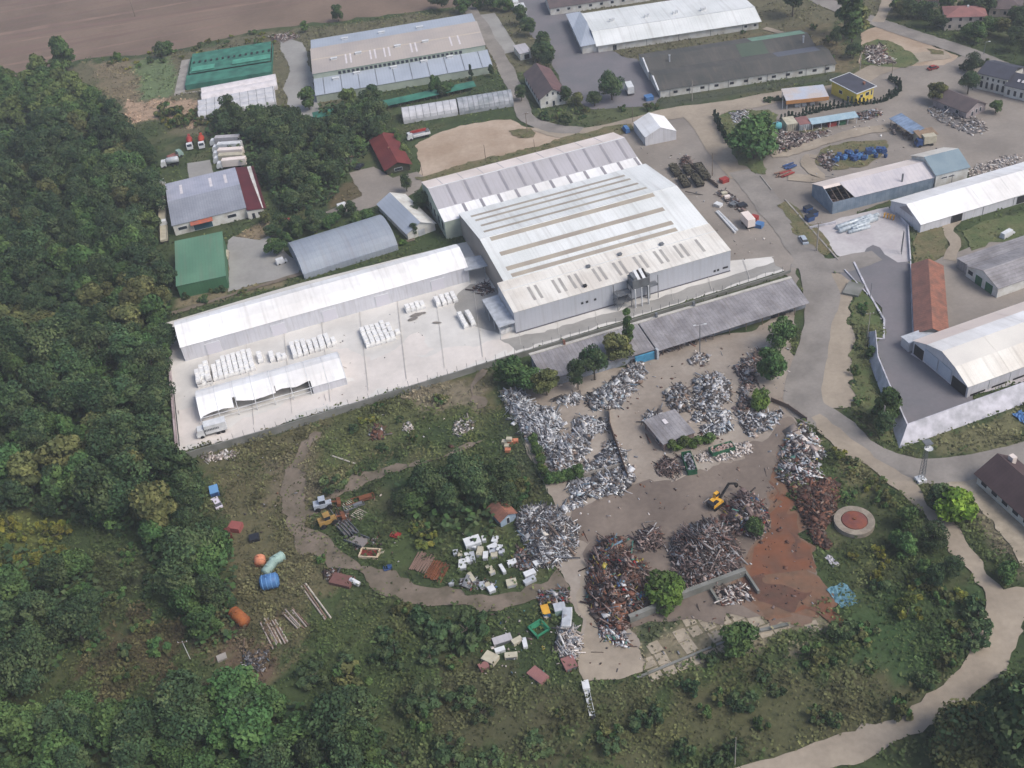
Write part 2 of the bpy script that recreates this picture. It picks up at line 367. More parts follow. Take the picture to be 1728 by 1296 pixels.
G_field = mat('ploughed_soil', C(130,112,98), C(114,98,86), .03, .95, var=.1, fine=.5, bump=.3)
G_sand = mat('sandy_soil', C(184,166,148), C(162,142,122), .06, .95, var=.1, fine=.7)
G_tan = mat('packed_dirt', C(166,154,138), C(146,135,121), .08, .95, var=.1, fine=.9)
G_track = mat('dirt_track', C(128,116,104), C(102,94,80), .2, .95, var=.14, fine=1.2)
G_asph = mat('worn_asphalt', C(147,141,135), C(128,123,118), .12, .9, var=.09, fine=1.2)
G_asphd = mat('dark_asphalt', C(112,112,116), C(124,120,124), .07, .85, var=.06, fine=1.)
G_lot = mat('dusty_lot', C(150,142,134), C(132,125,118), .06, .95, var=.08, fine=.8)
G_yard = mat('pale_concrete_yard', C(208,205,200,.98), C(190,187,182,.98), .06, .8, var=.05, fine=.5)
G_yard2 = mat('grey_concrete_yard', C(160,158,154), C(146,144,140), .1, .85, var=.06, fine=.7)
G_yard3 = mat('pinkish_concrete', C(210,203,197,.98), C(196,190,184,.98), .07, .8, var=.06, fine=.5)
G_scrap = mat('scrapyard_dirt', C(164,154,143), C(142,131,120), .07, .95, var=.1, fine=.9)
G_scrapd = mat('dark_scrapyard_dirt', C(130,118,108), C(110,99,91), .08, .95, var=.12, fine=.8)
G_rust = mat('rust_coloured_soil', C(126,82,60), C(106,78,64), .2, .95, var=.14, fine=.8)
G_pad = mat('light_concrete_pad', C(196,192,192), C(180,174,176), .12, .85, var=.08, fine=.9)
G_slab = mat('weathered_slabs', C(174,162,144), C(148,138,122), .3, .9, var=.12, fine=1.5)
# large flat areas, from the lowest sheet to the highest
sheet('ploughed_field', G_field, [(-900,400),(-300,170),(0,137),(60,124),(140,100),(235,92),(330,78),(440,50),(560,36),(700,20),(830,4),(900,-30),(1100,-180),(300,-330),(-900,-280)], 1.0, step=4)
G_fur = [mat('furrow_soil_%d' % i, C(*c_), C(124,104,94), .05, .95, var=.08) for i, c_ in enumerate(((126,104,94),(142,120,106),(118,98,88)))]
for k in range(26):
    v0 = 118-k*9-(k%3)*2; u0 = -300+((k*97)%160); u1 = 640+((k*61)%260)-(0 if k > 3 else 260+k*0)
    P_ = [(u0+(u1-u0)*t, v0-(u0+(u1-u0)*t)*.168+5*math.sin(3*t+k)) for t in (0,.25,.5,.75,1)]
    road('furrow_band', G_fur[k%3], P_, [.4,1.6+(k%4)*.9,1.2+(k%3)*1.3,2.0,.4], .5, hard=False, step=4)
sheet('dusty_lot', G_lot, [(1040,222),(1060,205),(1130,188),(1220,180),(1320,162),(1420,150),(1455,120),(1560,105),(1630,95),(1728,140),(1900,200),(1900,260),(1728,275),(1620,292),(1500,340),(1380,385),(1330,440),(1235,458),(1180,400),(1090,300)], .5)
sheet('dark_asphalt_lot', G_asphd, [(840,-20),(960,-40),(980,60),(1050,95),(1075,100),(1120,160),(1100,180),(1000,185),(960,165),(925,95),(880,40)], .3)
sheet('sandy_lot', G_sand, [(700,245),(745,222),(800,208),(862,202),(890,214),(960,226),(1035,222),(940,246),(860,268),(790,287),(705,305),(712,280)], .6)
sheet('sandy_lot', G_sand, [(1455,55),(1490,40),(1560,70),(1620,95),(1590,110),(1500,112),(1450,108)], .6)
sheet('concrete_lot', G_yard2, [(795,28),(835,22),(872,80),(868,88),(838,94),(812,60)], .1)
sheet('concrete_lot', G_yard2, [(470,62),(512,72),(545,200),(500,215),(478,150),(492,120),(478,95)], .5)
sheet('grey_yard', G_lot, [(590,292),(630,283),(665,300),(705,290),(720,300),(705,322),(690,332),(640,345),(600,358),(545,360),(610,330)], .4)
sheet('depot_yard', G_yard2, [(385,405),(395,398),(440,405),(455,398),(485,425),(505,450),(500,462),(470,472),(388,492)], .4)
sheet('depot_yard', G_yard2, [(316,276),(355,270),(362,300),(320,305)], .1)
sheet('pale_concrete_yard', G_yard, [(281,545),(301,765),(540,697),(870,597),(1100,527),(1332,455),(1322,432),(1236,440),(1000,480),(860,440),(800,405),(500,480)], .05)
sheet('pinkish_concrete', G_yard3, [(560,590),(640,600),(700,570),(745,585),(700,600),(860,560),(868,596),(600,675),(380,745),(330,755),(300,760),(300,700),(330,690),(400,715),(590,650)], 1.6)
sheet('grey_concrete_yard', G_yard2, [(845,572),(900,566),(1240,462),(1330,438),(1332,452),(1000,554),(872,592)], .5)
sheet('grey_concrete_yard', G_yard2, [(790,480),(840,490),(850,520),(840,560),(780,545),(770,500)], 1.)
sheet('scrapyard_ground', G_scrap, [(842,660),(900,640),(1060,620),(1080,600),(1180,575),(1270,560),(1300,535),(1348,515),(1338,600),(1330,680),(1355,712),(1322,760),(1315,800),(1330,880),(1375,950),(1388,1020),(1330,1042),(1280,1040),(1250,985),(1060,1050),(1080,1100),(1085,1138),(985,1150),(962,1110),(985,1040),(960,985),(925,940),(940,850),(900,770)], .8)
sheet('dark_scrapyard_dirt', G_scrapd, [(1355,705),(1362,715),(1325,760),(1312,800),(1330,890),(1370,950),(1340,1040),(1200,1040),(1020,1060),(990,1000),(1000,920),(960,890),(990,850),(1080,815),(1180,800),(1250,775),(1310,715)], 1.5)
RUP = [(1300,790),(1318,800),(1325,850),(1345,890),(1372,940),(1383,1000),(1385,1022),(1340,1036),(1290,1040),(1262,1010),(1258,960),(1270,930),(1295,900),(1290,860),(1300,830)]
G_rust0 = mat('brownish_soil_rim', C(126,106,92), C(120,96,80), .25, .95, var=.12, fine=.9)
G_rust1 = mat('rusty_soil_rim', C(126,94,74), C(112,90,74), .3, .95, var=.14, fine=.9)
G_rustd = mat('dark_rusty_soil', C(104,74,62), C(92,72,62), .3, .95, var=.14, fine=.9)
def scaled(P_, k): cx = sum(p[0] for p in P_)/len(P_); cy = sum(p[1] for p in P_)/len(P_); return [(cx+(p[0]-cx)*k, cy+(p[1]-cy)*k) for p in P_]
sheet('rust_coloured_soil', G_rust0, scaled(RUP, 1.1), 2.4, step=.6)
sheet('rust_coloured_soil', G_rust1, scaled(RUP, 1.0), 2.2, step=.6)
sheet('rust_coloured_soil', G_rust, scaled(RUP, .86), 2.2, step=.6)
sheet('rust_coloured_soil', G_rustd, [(1262,960),(1285,955),(1310,985),(1345,1000),(1330,1015),(1285,1018),(1262,1000)], 2.0, step=.6)
sheet('rust_coloured_soil', G_rustd, [(1330,900),(1345,915),(1352,950),(1338,940)], 1.6, step=.6)
sheet('sandy_turning_place', G_tan, [(985,960),(1000,1000),(1005,1040),(1040,1080),(1082,1100),(1086,1138),(1030,1150),(985,1150),(965,1110),(990,1050),(975,990)], .6)
sheet('sandy_verge', G_tan, [(1402,460),(1440,465),(1440,520),(1436,600),(1440,650),(1445,690),(1420,692),(1375,690),(1385,600),(1400,520)], .8)
sheet('dusty_lot', G_lot, [(1310,436),(1345,430),(1350,525),(1338,528),(1334,470)], .8)
sheet('asphalt_yard', G_asphd, [(1418,462),(1436,430),(1460,412),(1490,408),(1515,430),(1536,446),(1540,560),(1560,598),(1640,665),(1640,690),(1600,710),(1534,722),(1500,660),(1485,610),(1478,590),(1492,540),(1488,520),(1465,498)], .1)
sheet('light_concrete_pad', G_pad, [(1378,386),(1420,368),(1500,350),(1532,385),(1536,442),(1515,444),(1494,430),(1485,418),(1474,414),(1463,420),(1455,434),(1430,438),(1412,432)], .15)
sheet('concrete_apron', G_pad, [(1536,598),(1600,640),(1640,668),(1900,600),(1900,480),(1700,500)], .1)
sheet('gravel_yard', G_lot, [(1560,450),(1600,430),(1650,415),(1728,395),(1900,350),(1900,480),(1728,520),(1600,570),(1580,520)], .4)
sheet('concrete_pavement', G_slab, [(1560,806),(1640,800),(1728,790),(1900,780),(1900,900),(1728,960),(1690,900),(1640,850),(1575,830)], .6)
road('dirt_lane', G_tan, [(1170,180),(1200,215),(1225,255),(1258,298)], [14,12,12,10])
road('asphalt_road', G_asph, [(1252,288),(1262,300),(1300,350),(1340,400),(1372,450),(1386,500),(1382,540),(1368,600),(1356,680),(1400,712),(1440,748),(1480,772),(1540,792),(1610,792),(1728,768),(1850,730)], [9,9,9,9,9,10,8,8,10,9,8,8,8,8,8,8])
road('asphalt_road', G_asph, [(1340,440),(1400,450),(1450,440),(1480,432)], [8,8,8,6])
road('asphalt_road', G_asph, [(1340,-20),(1410,12),(1480,38),(1560,65),(1640,92),(1728,128),(1850,180)], 8)
road('dirt_lane', G_tan, [(905,214),(960,226),(1040,214),(1130,193),(1220,182),(1310,165),(1420,148),(1480,118),(1540,100),(1600,92)], [7,7,7,9,10,9,8,9,9,8])
road('asphalt_road', G_asph, [(790,10),(822,60),(850,110),(875,165),(890,200),(930,216),(980,222)], 6)
road('footpath', G_tan, [(1500,-10),(1492,18),(1482,38)], 5)
road('footpath', G_tan, [(1290,48),(1330,58),(1370,62)], 2.5)
road('sandy_track', G_tan, [(1372,704),(1432,757),(1500,800),(1545,840),(1590,890),(1635,945),(1672,1000),(1690,1060),(1675,1110),(1625,1165),(1540,1220),(1440,1262),(1340,1300),(1200,1340)], [3,4.5,5,4,3.6,3.6,5,7.4,7,6,5.4,5.4,5.8,6], .9)
road('sandy_track', G_tan, [(1900,1020),(1728,1018),(1690,1035)], [6,7,9], .9)
road('dirt_track', G_track, [(538,730),(508,770),(492,815),(496,860),(520,905),(570,945),(640,980),(720,1004),(800,1014),(880,1004),(950,975)], [2,3,5,6.5,5.5,4.8,4.4,4.2,4.4,5,6], 1.3, soft=True)
road('dirt_track', G_track, [(520,870),(570,830),(640,800),(740,772),(820,742)], [4,3,2.4,1.6,.8], 1.1, soft=True)
road('dirt_track', G_track, [(820,625),(800,660),(810,690)], [2,3,2], 1.2, soft=True)
road('footpath', G_track, [(290,530),(500,465),(700,404)], 1.6, .2)
road('footpath', G_rust, [(1380,1018),(1405,1042),(1428,1058)], [4,3,1.5], .8, soft=True)

# grass islands and verges lying on top of the lots
G_grass = mat('dry_verge_grass', C(96,98,68), C(118,108,80), .25, .95, var=.25, fine=1.2, bump=.5)
G_grass2 = mat('green_verge_grass', C(84,98,60), C(104,106,72), .2, .95, var=.25, fine=1.2, bump=.5)
for P_ in ([(1312,348),(1328,340),(1350,366),(1378,392),(1406,428),(1398,436),(1380,424),(1350,404),(1330,376)], [(1452,80),(1480,66),(1510,70),(1535,88),(1552,104),(1530,114),(1480,112),(1455,108)], [(1565,82),(1580,80),(1598,88),(1596,94),(1575,90)],
    [(1376,262),(1392,252),(1440,240),(1490,236),(1502,250),(1490,268),(1440,284),(1405,288),(1385,278)], [(1540,392),(1570,388),(1602,384),(1600,428),(1580,440),(1560,452),(1542,444)], [(1632,392),(1680,374),(1728,358),(1760,350),(1760,390),(1700,408),(1645,424),(1636,412)],
    [(866,220),(880,216),(898,218),(906,226),(898,234),(878,236),(868,230)], [(700,300),(760,284),(860,258),(960,232),(1040,212),(1062,208),(1064,222),(960,250),(860,276),(760,300),(712,312)], [(1440,470),(1452,476),(1470,502),(1490,542),(1489,572),(1466,572),(1462,600),(1468,640),(1490,700),(1515,755),(1490,748),(1466,726),(1448,700),(1440,660),(1436,600),(1446,540)],
    [(1206,196),(1240,186),(1300,186),(1310,200),(1290,240),(1300,262),(1290,296),(1262,290),(1240,262),(1222,232)], [(1310,232),(1340,224),(1400,216),(1396,230),(1350,244),(1318,262),(1300,266)]):
    sheet('grass_verge', G_grass if len(P_) % 2 else G_grass2, P_, 1.0, soft=True)
for P_, w_ in (([(1300,262),(1340,254),(1390,240),(1440,226),(1490,218),(1530,216)], 6), ([(1370,262),(1366,280),(1380,300),(1330,300)], 5), ([(1600,440),(1610,410),(1600,380),(1640,350)], 4)):
    road('dirt_lane', G_tan, P_, w_, .6)
# tyre marks on the pale yard
G_mark = mat('joint_dirt', C(176,172,166), C(196,192,188), .5, .9, var=.08)
for k in range(1, 16):
    t = k/16; a_, b_ = (281+(1318-281)*t, 545+(430-545)*t), (301+(1330-301)*t, 762+(452-762)*t)
    a2_ = (a_[0]+(b_[0]-a_[0])*.02, a_[1]+(b_[1]-a_[1])*.02); b2_ = (a_[0]+(b_[0]-a_[0])*.97, a_[1]+(b_[1]-a_[1])*.97)
    road('slab_joint', G_mark, [a2_, ((a2_[0]+b2_[0])/2, (a2_[1]+b2_[1])/2), b2_], .16, .02, hard=False)
G_stain = mat('dark_ground_stain', C(124,118,112), C(140,134,128), .5, .95, var=.12)
for u, v, rr in ((700,533,1.6),(712,531,1.),(738,548,.8),(693,540,1.),(800,547,1.)):
    x, y = g(u, v); sheet('ground_stain', G_stain, [(x+rr*1.6*math.cos(t), y+rr*.7*math.sin(t)) for t in [k*.785 for k in range(8)]], .5, world=True)

# ------------------------------------------------------------------ buildings
class Hall:
    def __init__(s, name, label, cat, p, az, L, prof, wall, roofs, ov=.3, x0=0., t=.12, group=None, seams=0, seam_m=None, wallbox=True, parent=None, cap=None):
        s.L = L; s.x0 = x0; s.prof = prof; s.t = t; s.ov = ov
        s.root = parent or T(name, label, cat, p, az, group)
        LEV = [(prof[0][0], 0)]+list(prof)+[(prof[-1][0], 0)]
        if wallbox:
            b = MB(); b.prism([(y, z-.02 if z else 0) for y, z in LEV][::-1], x0, x0+L); b.build('wall', wall, s.root)
            HARD.append(s.foot())
        rs = roofs if isinstance(roofs, (list, tuple)) else None
        b = MB()
        for i in range(len(prof)-1):
            a, c = Vector((0,)+tuple(prof[i])), Vector((0,)+tuple(prof[i+1])); d = (c-a).normalized()
            if i == 0: a = a-d*ov
            if i == len(prof)-2: c = c+d*ov
            if rs and i and rs[i] is not rs[i-1]: b.build('roof', rs[i-1], s.root); b = MB()
            q = [(x0-ov, a.y, a.z+t), (x0+L+ov, a.y, a.z+t), (x0+L+ov, c.y, c.z+t), (x0-ov, c.y, c.z+t)]; b.mi = 0; b.slab(q, t-.01)
            if seams:
                b.mi = 1; k = int(L/seams)
                for j in range(1, k):
                    xx = x0+L*j/k; b.slab([(xx-.12, a.y+.05, a.z+t+.04), (xx+.12, a.y+.05, a.z+t+.04), (xx+.12, c.y-.05, c.z+t+.04), (xx-.12, c.y-.05, c.z+t+.04)], .03)
        m = rs[-1] if rs else roofs
        b.build('roof', [m, seam_m or m] if seams else m, s.root)
        if cap:
            zi = max(range(len(prof)), key=lambda i: prof[i][1]); b = MB(); y, z = prof[zi]
            b.box(x0-ov-.02, x0+L+ov+.02, y-.3, y+.3, z+t-.02, z+t+.1); b.build('ridge_cap', cap, s.root)
    def foot(s):
        M = Matrix.Translation(s.root.location) @ Matrix.Rotation(s.root.rotation_euler.z, 4, 'Z')
        return [tuple((M @ Vector(p))[:2]) for p in ((s.x0, s.prof[0][0], 0), (s.x0+s.L, s.prof[0][0], 0), (s.x0+s.L, s.prof[-1][0], 0), (s.x0, s.prof[-1][0], 0))]
    def rp(s, i, t, x, dz=0):
        (y0, z0), (y1, z1) = s.prof[i], s.prof[i+1]; return (x, y0+(y1-y0)*t, z0+(z1-z0)*t+s.t+dz)
    def strip(s, i, t0, t1, xa, xb, m, name='roof_light', th=.05):
        b = MB(); b.slab([s.rp(i, t0, xa, th), s.rp(i, t0, xb, th), s.rp(i, t1, xb, th), s.rp(i, t1, xa, th)], th+.03); return b.build(name, m, s.root)
    def vent(s, i, t, x, w=1.6, d=1.0, h=.8, m=None, name='roof_vent'):
        p = s.rp(i, t, x); b = MB(); b.box(x-w/2, x+w/2, p[1]-d/2, p[1]+d/2, p[2]-.3, p[2]+h); b.box(x-w/2-.15, x+w/2+.15, p[1]-d/2-.15, p[1]+d/2+.15, p[2]+h, p[2]+h+.1); return b.build(name, m or M_whitep, s.root)
    def open(s, side, a, z, w, h, name='window', frame=None, pane=None, sub='pane', d=.05):
        """front: a is x; left/right: a is y"""
        y0, yb = s.prof[0][0], s.prof[-1][0]; f = MB(); q = MB(); e = .12
        if side == 'front': f.box(a-w/2, a+w/2, y0-d, y0+.02, z, z+h); q.box(a-w/2+e, a+w/2-e, y0-d-.03, y0-d+.01, z+e, z+h-e)
        elif side == 'left': f.box(s.x0-d, s.x0+.02, a-w/2, a+w/2, z, z+h); q.box(s.x0-d-.03, s.x0-d+.01, a-w/2+e, a+w/2-e, z+e, z+h-e)
        else: X = s.x0+s.L; f.box(X-.02, X+d, a-w/2, a+w/2, z, z+h); q.box(X+d-.01, X+d+.03, a-w/2+e, a+w/2-e, z+e, z+h-e)
        o = f.build(name, frame or M_whitep, s.root); q.build(sub, pane or M_glass, o); return o
    def downpipes(s, n, m=None):
        for k in range(n):
            x = s.x0+s.L*(k+.5)/n; b = MB(); b.cyl((x, s.prof[0][0]-.1, 0), (x, s.prof[0][0]-.1, s.prof[0][1]), .08, n=6); b.build('downpipe', m or M_steel, s.root)
c1=crop(0,0,.2778);c2=crop(440,0,.2778);c3=crop(860,0,.2778);c4=crop(1248,0,.2778);c5=crop(240,220,.2778);c6=crop(680,200,.3357)
d1=crop(1248,230,.2778);d2=crop(270,430,.3472);d3=crop(820,540,.2778);d4=crop(1248,540,.2778)
# white storage hall
h = Hall('white_hall', 'very long white hall beside the pale concrete yard, left of the big factory', 'hall', g(313.4,610.5), 14.7, 87.3,
         [(0,5.2),(3.2,7.1),(7.2,8.3),(11.2,7.1),(14.4,5.2)], M_whitewall, M_white, .15, seams=5.0)
for x in (7.2, 26.5, 42.0, 58.3, 75.8):
    h.open('front', x+1.6, .05, 4.4, 4.0, 'sliding_door', M_whitep, mat('door_panel', C(216,214,222), None, rough=.5, var=.03), 'door_panel', .12)
b = MB(); b.box(-3.2, -.2, 12.4, 13.6, 3.9, 4.1); b.box(-3.2,-3.0,12.4,13.6,0,3.9); b.build('side_canopy', M_concd, h.root)
# big factory: one thing, built in four bays
AZ = 14.4; P0 = g(*(680+570*.3357, 200+1083*.3357))
fac = T('factory', 'biggest factory with a broad pale roof crossed by eight long brown strips', 'factory', P0, AZ)
F1 = Hall('', '', '', P0, AZ, 67.6, [(0,7.4),(13.9,9.0)], M_wallblue, M_cream, .1, parent=fac)
F2 = Hall('', '', '', P0, AZ, 65.4, [(14.0,9.0),(35.5,11.4),(59,8.2)], M_wallbeige, M_hallroof, .1, x0=2.0, t=.2, parent=fac)
F3 = Hall('', '', '', P0, AZ, 70.4, [(59.1,6.6),(65.5,7.9),(75.8,10.6),(85.6,8.3)], M_greenwall, [M_white, M_lilac, M_pinkroof], .1, x0=-3.2, parent=fac)
M_frontstrip = mat('pale_front_skylight', C(176,172,166), C(158,154,150), .3, .5, var=.08)
F3.strip(1, .98, 1.0, -3.2, 67.2, M_whitep, 'ridge_cap', .12)
F2.strip(1, .0, .012, 2., 67.4, M_whitep, 'ridge_cap', .1)
for i, (t0, y, x1) in enumerate([(1,54.0,57.7),(1,50,58),(1,45,58.5),(1,40,59.2),(0,34.1,59),(0,26.1,58.6),(0,18.8,58),(0,15.6,57.7)]):
    yy0, yy1 = F2.prof[t0][0], F2.prof[t0+1][0]; hw = .68 if i < 4 else .95; a = (y-hw-yy0)/(yy1-yy0); c = (y+hw-yy0)/(yy1-yy0)
    if y-hw < 14.7: a = .02; c = .1
    F2.strip(t0, a, c, 4.6+(i%3)*.3, x1, M_brownstrip)
for x in [7.5,9.6,15,17,20,22,27.5,29.5,34,36,40.5,42.5,47,49,53.5,55.5,60.5]: F1.strip(0, .18, .62, x-.42, x+.42, M_frontstrip)
F1.strip(0, .70, .712, .2, 67.4, M_whitep, 'roof_flashing', .08)
for k in range(11): F3.strip(1, .04, .96, 3.0+k*6.1-.45, 3.0+k*6.1+.45, M_greystrip)
for k in range(11): F3.strip(0, .3, .98, 5.2+k*6.1-.5, 5.2+k*6.1+.5, M_greystrip)
for k in range(9): F3.strip(2, .1, .95, 2.0+k*7.2-.1, 2.0+k*7.2+.1, M_lilac, 'roof_seam', .04)
for k in range(5): F3.open('left', 62+k*4.6, 2.4, 2.2, 3.0, 'window', M_greenwall, M_glass)
for x in (20.5, 22, 24.5, 62.5, 63.6): F1.open('front', x, 3.6 if x < 40 else 1.4, .8, .8, 'vent_opening', M_steel, M_dark, 'vent_grille')
F1.open('front', 66, 1.6, 1.8, .7, 'vent_opening', M_steel, M_dark, 'vent_grille')
F1.vent(0, .15, 22.5, .8, .8, .5, M_dark, 'chimney')
for x, t in ((26.7, .7), (37.3, .8), (50.4, .75)): F1.vent(0, t, x, .9, .9, .5, M_steel)
F1.open('right', 3, .05, 2.4, 3.2, 'door', M_steel, M_dark)
b = MB(); b.box(-.02, 67.62, -.12, 0, 0, .5); b.build('plinth', mat('plinth', C(96,96,104), None, var=.1), fac)
b = MB(); b.slab([(-5.1,-.9,4.6),(-.15,-.9,4.8),(-.15,14.5,4.8),(-5.1,14.5,4.6)], .25)
for y in (-.7, 4.5, 9.5, 14.3): b.cyl((-4.9,y,0), (-4.9,y,4.4), .1, n=6)
b.build('loading_canopy', M_paleS, fac)
b = MB(); b.slab([(-5.2,31,5),(1.9,30.2,5.1),(1.9,37,5.1),(-5.2,38.4,5)], .25)
for x, y in ((-4,31.4),(1,30.8)): b.cyl((x,y,0), (x,y,4.8), .12, n=6)
b.build('link_canopy', M_paleS, fac)
HARD.append(F2.foot())
# dust extraction plant against the factory wall
a = math.radians(AZ); fx = lambda x, y: (P0[0]+x*math.cos(a)-y*math.sin(a), P0[1]+x*math.sin(a)+y*math.cos(a))
d = T('dust_extractor', 'grey steel filter plant on legs standing against the factory front wall', 'filter plant', fx(30, 0), AZ)
b = MB(); b.box(4.6,9.6,-4.2,-.4,6.6,9.4); b.box(5,6,-4,-.6,9.4,10.2); b.build('filter_housing', M_steel, d)
for x in (6.6, 8.2): b = MB(); b.bx(x,-2.4,9.9,.9,3.6,.5,0,.35); b.build('air_duct', M_whitep, d); b = MB(); b.bx(x+.85,-2.4,9.95,.5,3.2,.35,0,.35); b.build('air_duct', M_dark, d)
for x, z0 in ((5.2, 6.6), (7.2, 6.6), (9.3, 6.6)): b = MB(); b.cyl((x,-4.2,0), (x,-4.2,z0), .22, n=8); b.build('support_leg', M_whitep, d)
b = MB(); b.box(0,4.6,-3.2,-.4,4.9,5.05); b.box(-.2,4.6,-3.3,-.2,2.4,2.5)
for x in (.1, 4.4): 
    for y in (-3.1, -.5): b.cyl((x,y,0), (x,y,7.4), .12, n=6)
b.cyl((.1,-3.1,0), (4.4,-3.1,4.9), .07, n=5); b.cyl((.1,-3.1,6.1), (4.4,-3.1,6.1), .06, n=5); b.build('access_platform', M_steel, d)
b = MB(); b.cyl((10.6,-1.4,0), (10.6,-1.4,8.5), .5, n=10); b.cyl((10.6,-1.4,8.5), (9,-1.2,9.6), .35, n=8); b.box(9.8,13.2,-2.6,-.3,4.6,4.8)
for x in (9.9, 13.1): b.cyl((x,-2.5,0), (x,-2.5,8), .12, n=6)
b.build('cyclone', M_steel, d)
# damaged storage tent
h = Hall('storage_tent', 'white storage tent with torn open front side and bare poles in the yard', 'storage tent', g(*(270+210*.3472, 430+830*.3472)), 13.5, 40,
         [(0,2.5),(3.2,4.1),(6.5,4.9),(9.8,4.1),(13,2.5)], M_white, M_white, .05, t=.08, wallbox=False)
HARD.append(h.foot())
# the front slope covers only part: rebuild roof pieces
for c in list(h.root.children): bpy.data.objects.remove(c, do_unlink=True)
def tent_slope(pts, name='roof'):
    b = MB(); b.slab(pts, .05); return b.build(name, M_white, h.root)
P = h.prof
for i in (1, 2, 3): tent_slope([(0,P[i][0],P[i][1]), (40,P[i][0],P[i][1]), (40,P[i+1][0],P[i+1][1]), (0,P[i+1][0],P[i+1][1])])
b = MB(); rnd = random.Random(3)
def flap(x0, x1, cut):
    n = 10; top = []; low = []
    for k in range(n+1):
        t = k/n; x = x0+(x1-x0)*t; f = cut(t); y = P[1][0]+(P[0][0]-P[1][0])*f; z = P[1][1]+(P[0][1]-P[1][1])*f
        top.append((x, P[1][0], P[1][1])); low.append((x, y, z+rnd.uniform(-.1,.1)))
    b.add(top+low, [(k+n+1, k+n+2, k+1, k) for k in range(n)]); b.add([(x,y,z-.05) for x,y,z in top+low], [(k, k+1, k+n+2, k+n+1) for k in range(n)])
flap(0, 9.2, lambda t: 1.0-.25*math.sin(t*3.14)**.6-.1*t); flap(10.2, 20.8, lambda t: .35+.5*math.sin(min(1,t*1.6)*1.5)-.25*t)
flap(21, 30.5, lambda t: .5-.1*math.sin(t*8)); flap(30.5, 40, lambda t: 1.)
b.build('torn_cover', M_white, h.root)
b = MB(); b.slab([(30.5,0,0),(40,0,0),(40,.06,2.5),(30.5,.06,2.5)], .05); b.box(39.95,40.02,0,13,0,2.5); b.prism([(0,2.5),(13,2.5),(9.8,4.1),(6.5,4.9),(3.2,4.1)], 39.95, 40.02); b.box(0,40,12.95,13,0,2.5)
b.build('side_cover', M_whitewall, h.root)
for k in range(9):
    x = k*5.; b = MB()
    for i in range(4): b.cyl((x,)+P[i], (x,)+P[i+1], .09, n=6)
    b.cyl((x,0,0), (x,0,2.5), .1, n=6); b.cyl((x,13,0), (x,13,2.5), .1, n=6); b.build('frame_arch', M_whitep, h.root)
b = MB(); b.cyl((0,0,2.5), (40,0,2.5), .1, n=6); b.cyl((0,0,1.2), (30,0,1.2), .06, n=6); b.build('frame_rail', M_whitep, h.root)
b = MB(); b.box(-.2,31,.1,12.6,0.06,.09); b.build('tent_floor', M_concd, h.root)
# long hall at the top left with a raised middle
p = c2(345,625); r = T('long_factory', 'long factory with beige raised middle roof and pale blue lower roofs near the ploughed field', 'factory', p, 4.9)
A1 = Hall('', '', '', p, 4.9, 73.5, [(0,3.2),(13,5.0)], M_greenwall, M_bluegrey, .2, parent=r)
A2 = Hall('', '', '', p, 4.9, 73.0, [(13,7.2),(37.5,8.6)], M_greenwall, M_beigeroof, .2, parent=r)
A3 = Hall('', '', '', p, 4.9, 73.0, [(37.6,7.0),(56,5.6)], M_greenwall, M_bluegrey, .2, parent=r)
for k in range(28): x = 11+k*1.9; A2.open('front', x, 5.3, 1.3, 1.3, 'clerestory_window', M_steel, M_glass)
b = MB(); b.box(0,73,12.9,13.0,6.9,7.15); b.build('gutter', mat('green_gutter', C(140,166,150), None), r)
for k in range(10): A1.strip(0, .0, .98, 3.6+k*7.3, 3.9+k*7.3, M_steel, 'roof_seam', .06)
for x, t in ((9,.75),(18,.88),(33.5,.85),(46.5,.9),(57.5,.9)): A1.vent(0, t, x, 2.6, 1.1, .7)
for x, t in ((9.5,.42),(20,.48),(37,.5),(49,.5)): A2.vent(0, t, x, 2.6, 1.1, .7)
for x, t in ((15,.6),(31.5,.6),(48.5,.5)): A3.vent(0, t, x, 2.8, 1.1, .7)
for x in (14.5,16.5,25,27,31,33,42.5,44.5,59.5,63): A2.strip(0, .18, .55, x-.35, x+.35, M_filmwhite)
A2.strip(0, .52, .56, 0, 73, mat('roof_band', C(196,184,170), None), 'roof_band', .03)
# depot with grey roof and maroon lean-to
h = Hall('depot', 'depot with striped grey sheet roof and a maroon lean-to, trucks parked around it', 'depot', c5(205,640), 13.2, 25.2, [(0,4),(16.5,4.9),(32.5,4.0)], M_whitepl, [M_asbestos2, mat('pale_sheet_b', C(176,178,192), C(160,164,180), .2, .7, var=.08, stripe=(0,.9,.12))], .3)
for x in (6.5, 18.5, 25.2-1.5): pass
for x in (5, 15.6, 21): h.strip(1, .25, .75, x-.5, x+.5, M_filmwhite)
h.open('front', 9.8, .05, 6.6, 2.9, 'roller_door', M_whitep, mat('teal_door', C(52,92,108), None), 'door_panel')
b = MB(); b.slab([(5.8,-2,3.3),(13.5,-2,3.3),(13.5,-.04,3.75),(5.8,-.04,3.75)], .1); b.build('door_awning', mat('rust_awning', C(182,98,72), C(150,96,84), .6, .8), h.root)
for x in (3, 20): h.open('front', x, 1.6, 3.2, 1.3)
b = MB(); b.prism([(-1.6,0),(32,0),(32,3.6),(-1.6,3.2)], 25.25, 31); b.build('annexe_wall', M_whitepl, h.root)
b = MB(); b.slab([(25.45,-1.9,4.0),(32.0,-1.9,3.0),(32.0,32.2,3.2),(25.45,32.2,4.3)], .12); b.build('annexe_roof', M_maroon, h.root)
for x, w in ((27.2, 1.), (29.4, 1.1)):
    b = MB(); b.box(x-w/2,x+w/2,-1.66,-1.58,.1 if x<28 else 1.1,2.1); b.build('door' if x < 28 else 'window', M_glass, h.root)
h.open('left', 8, 1, 2, 1.4); h.open('left', 16, 1, 2, 1.4)
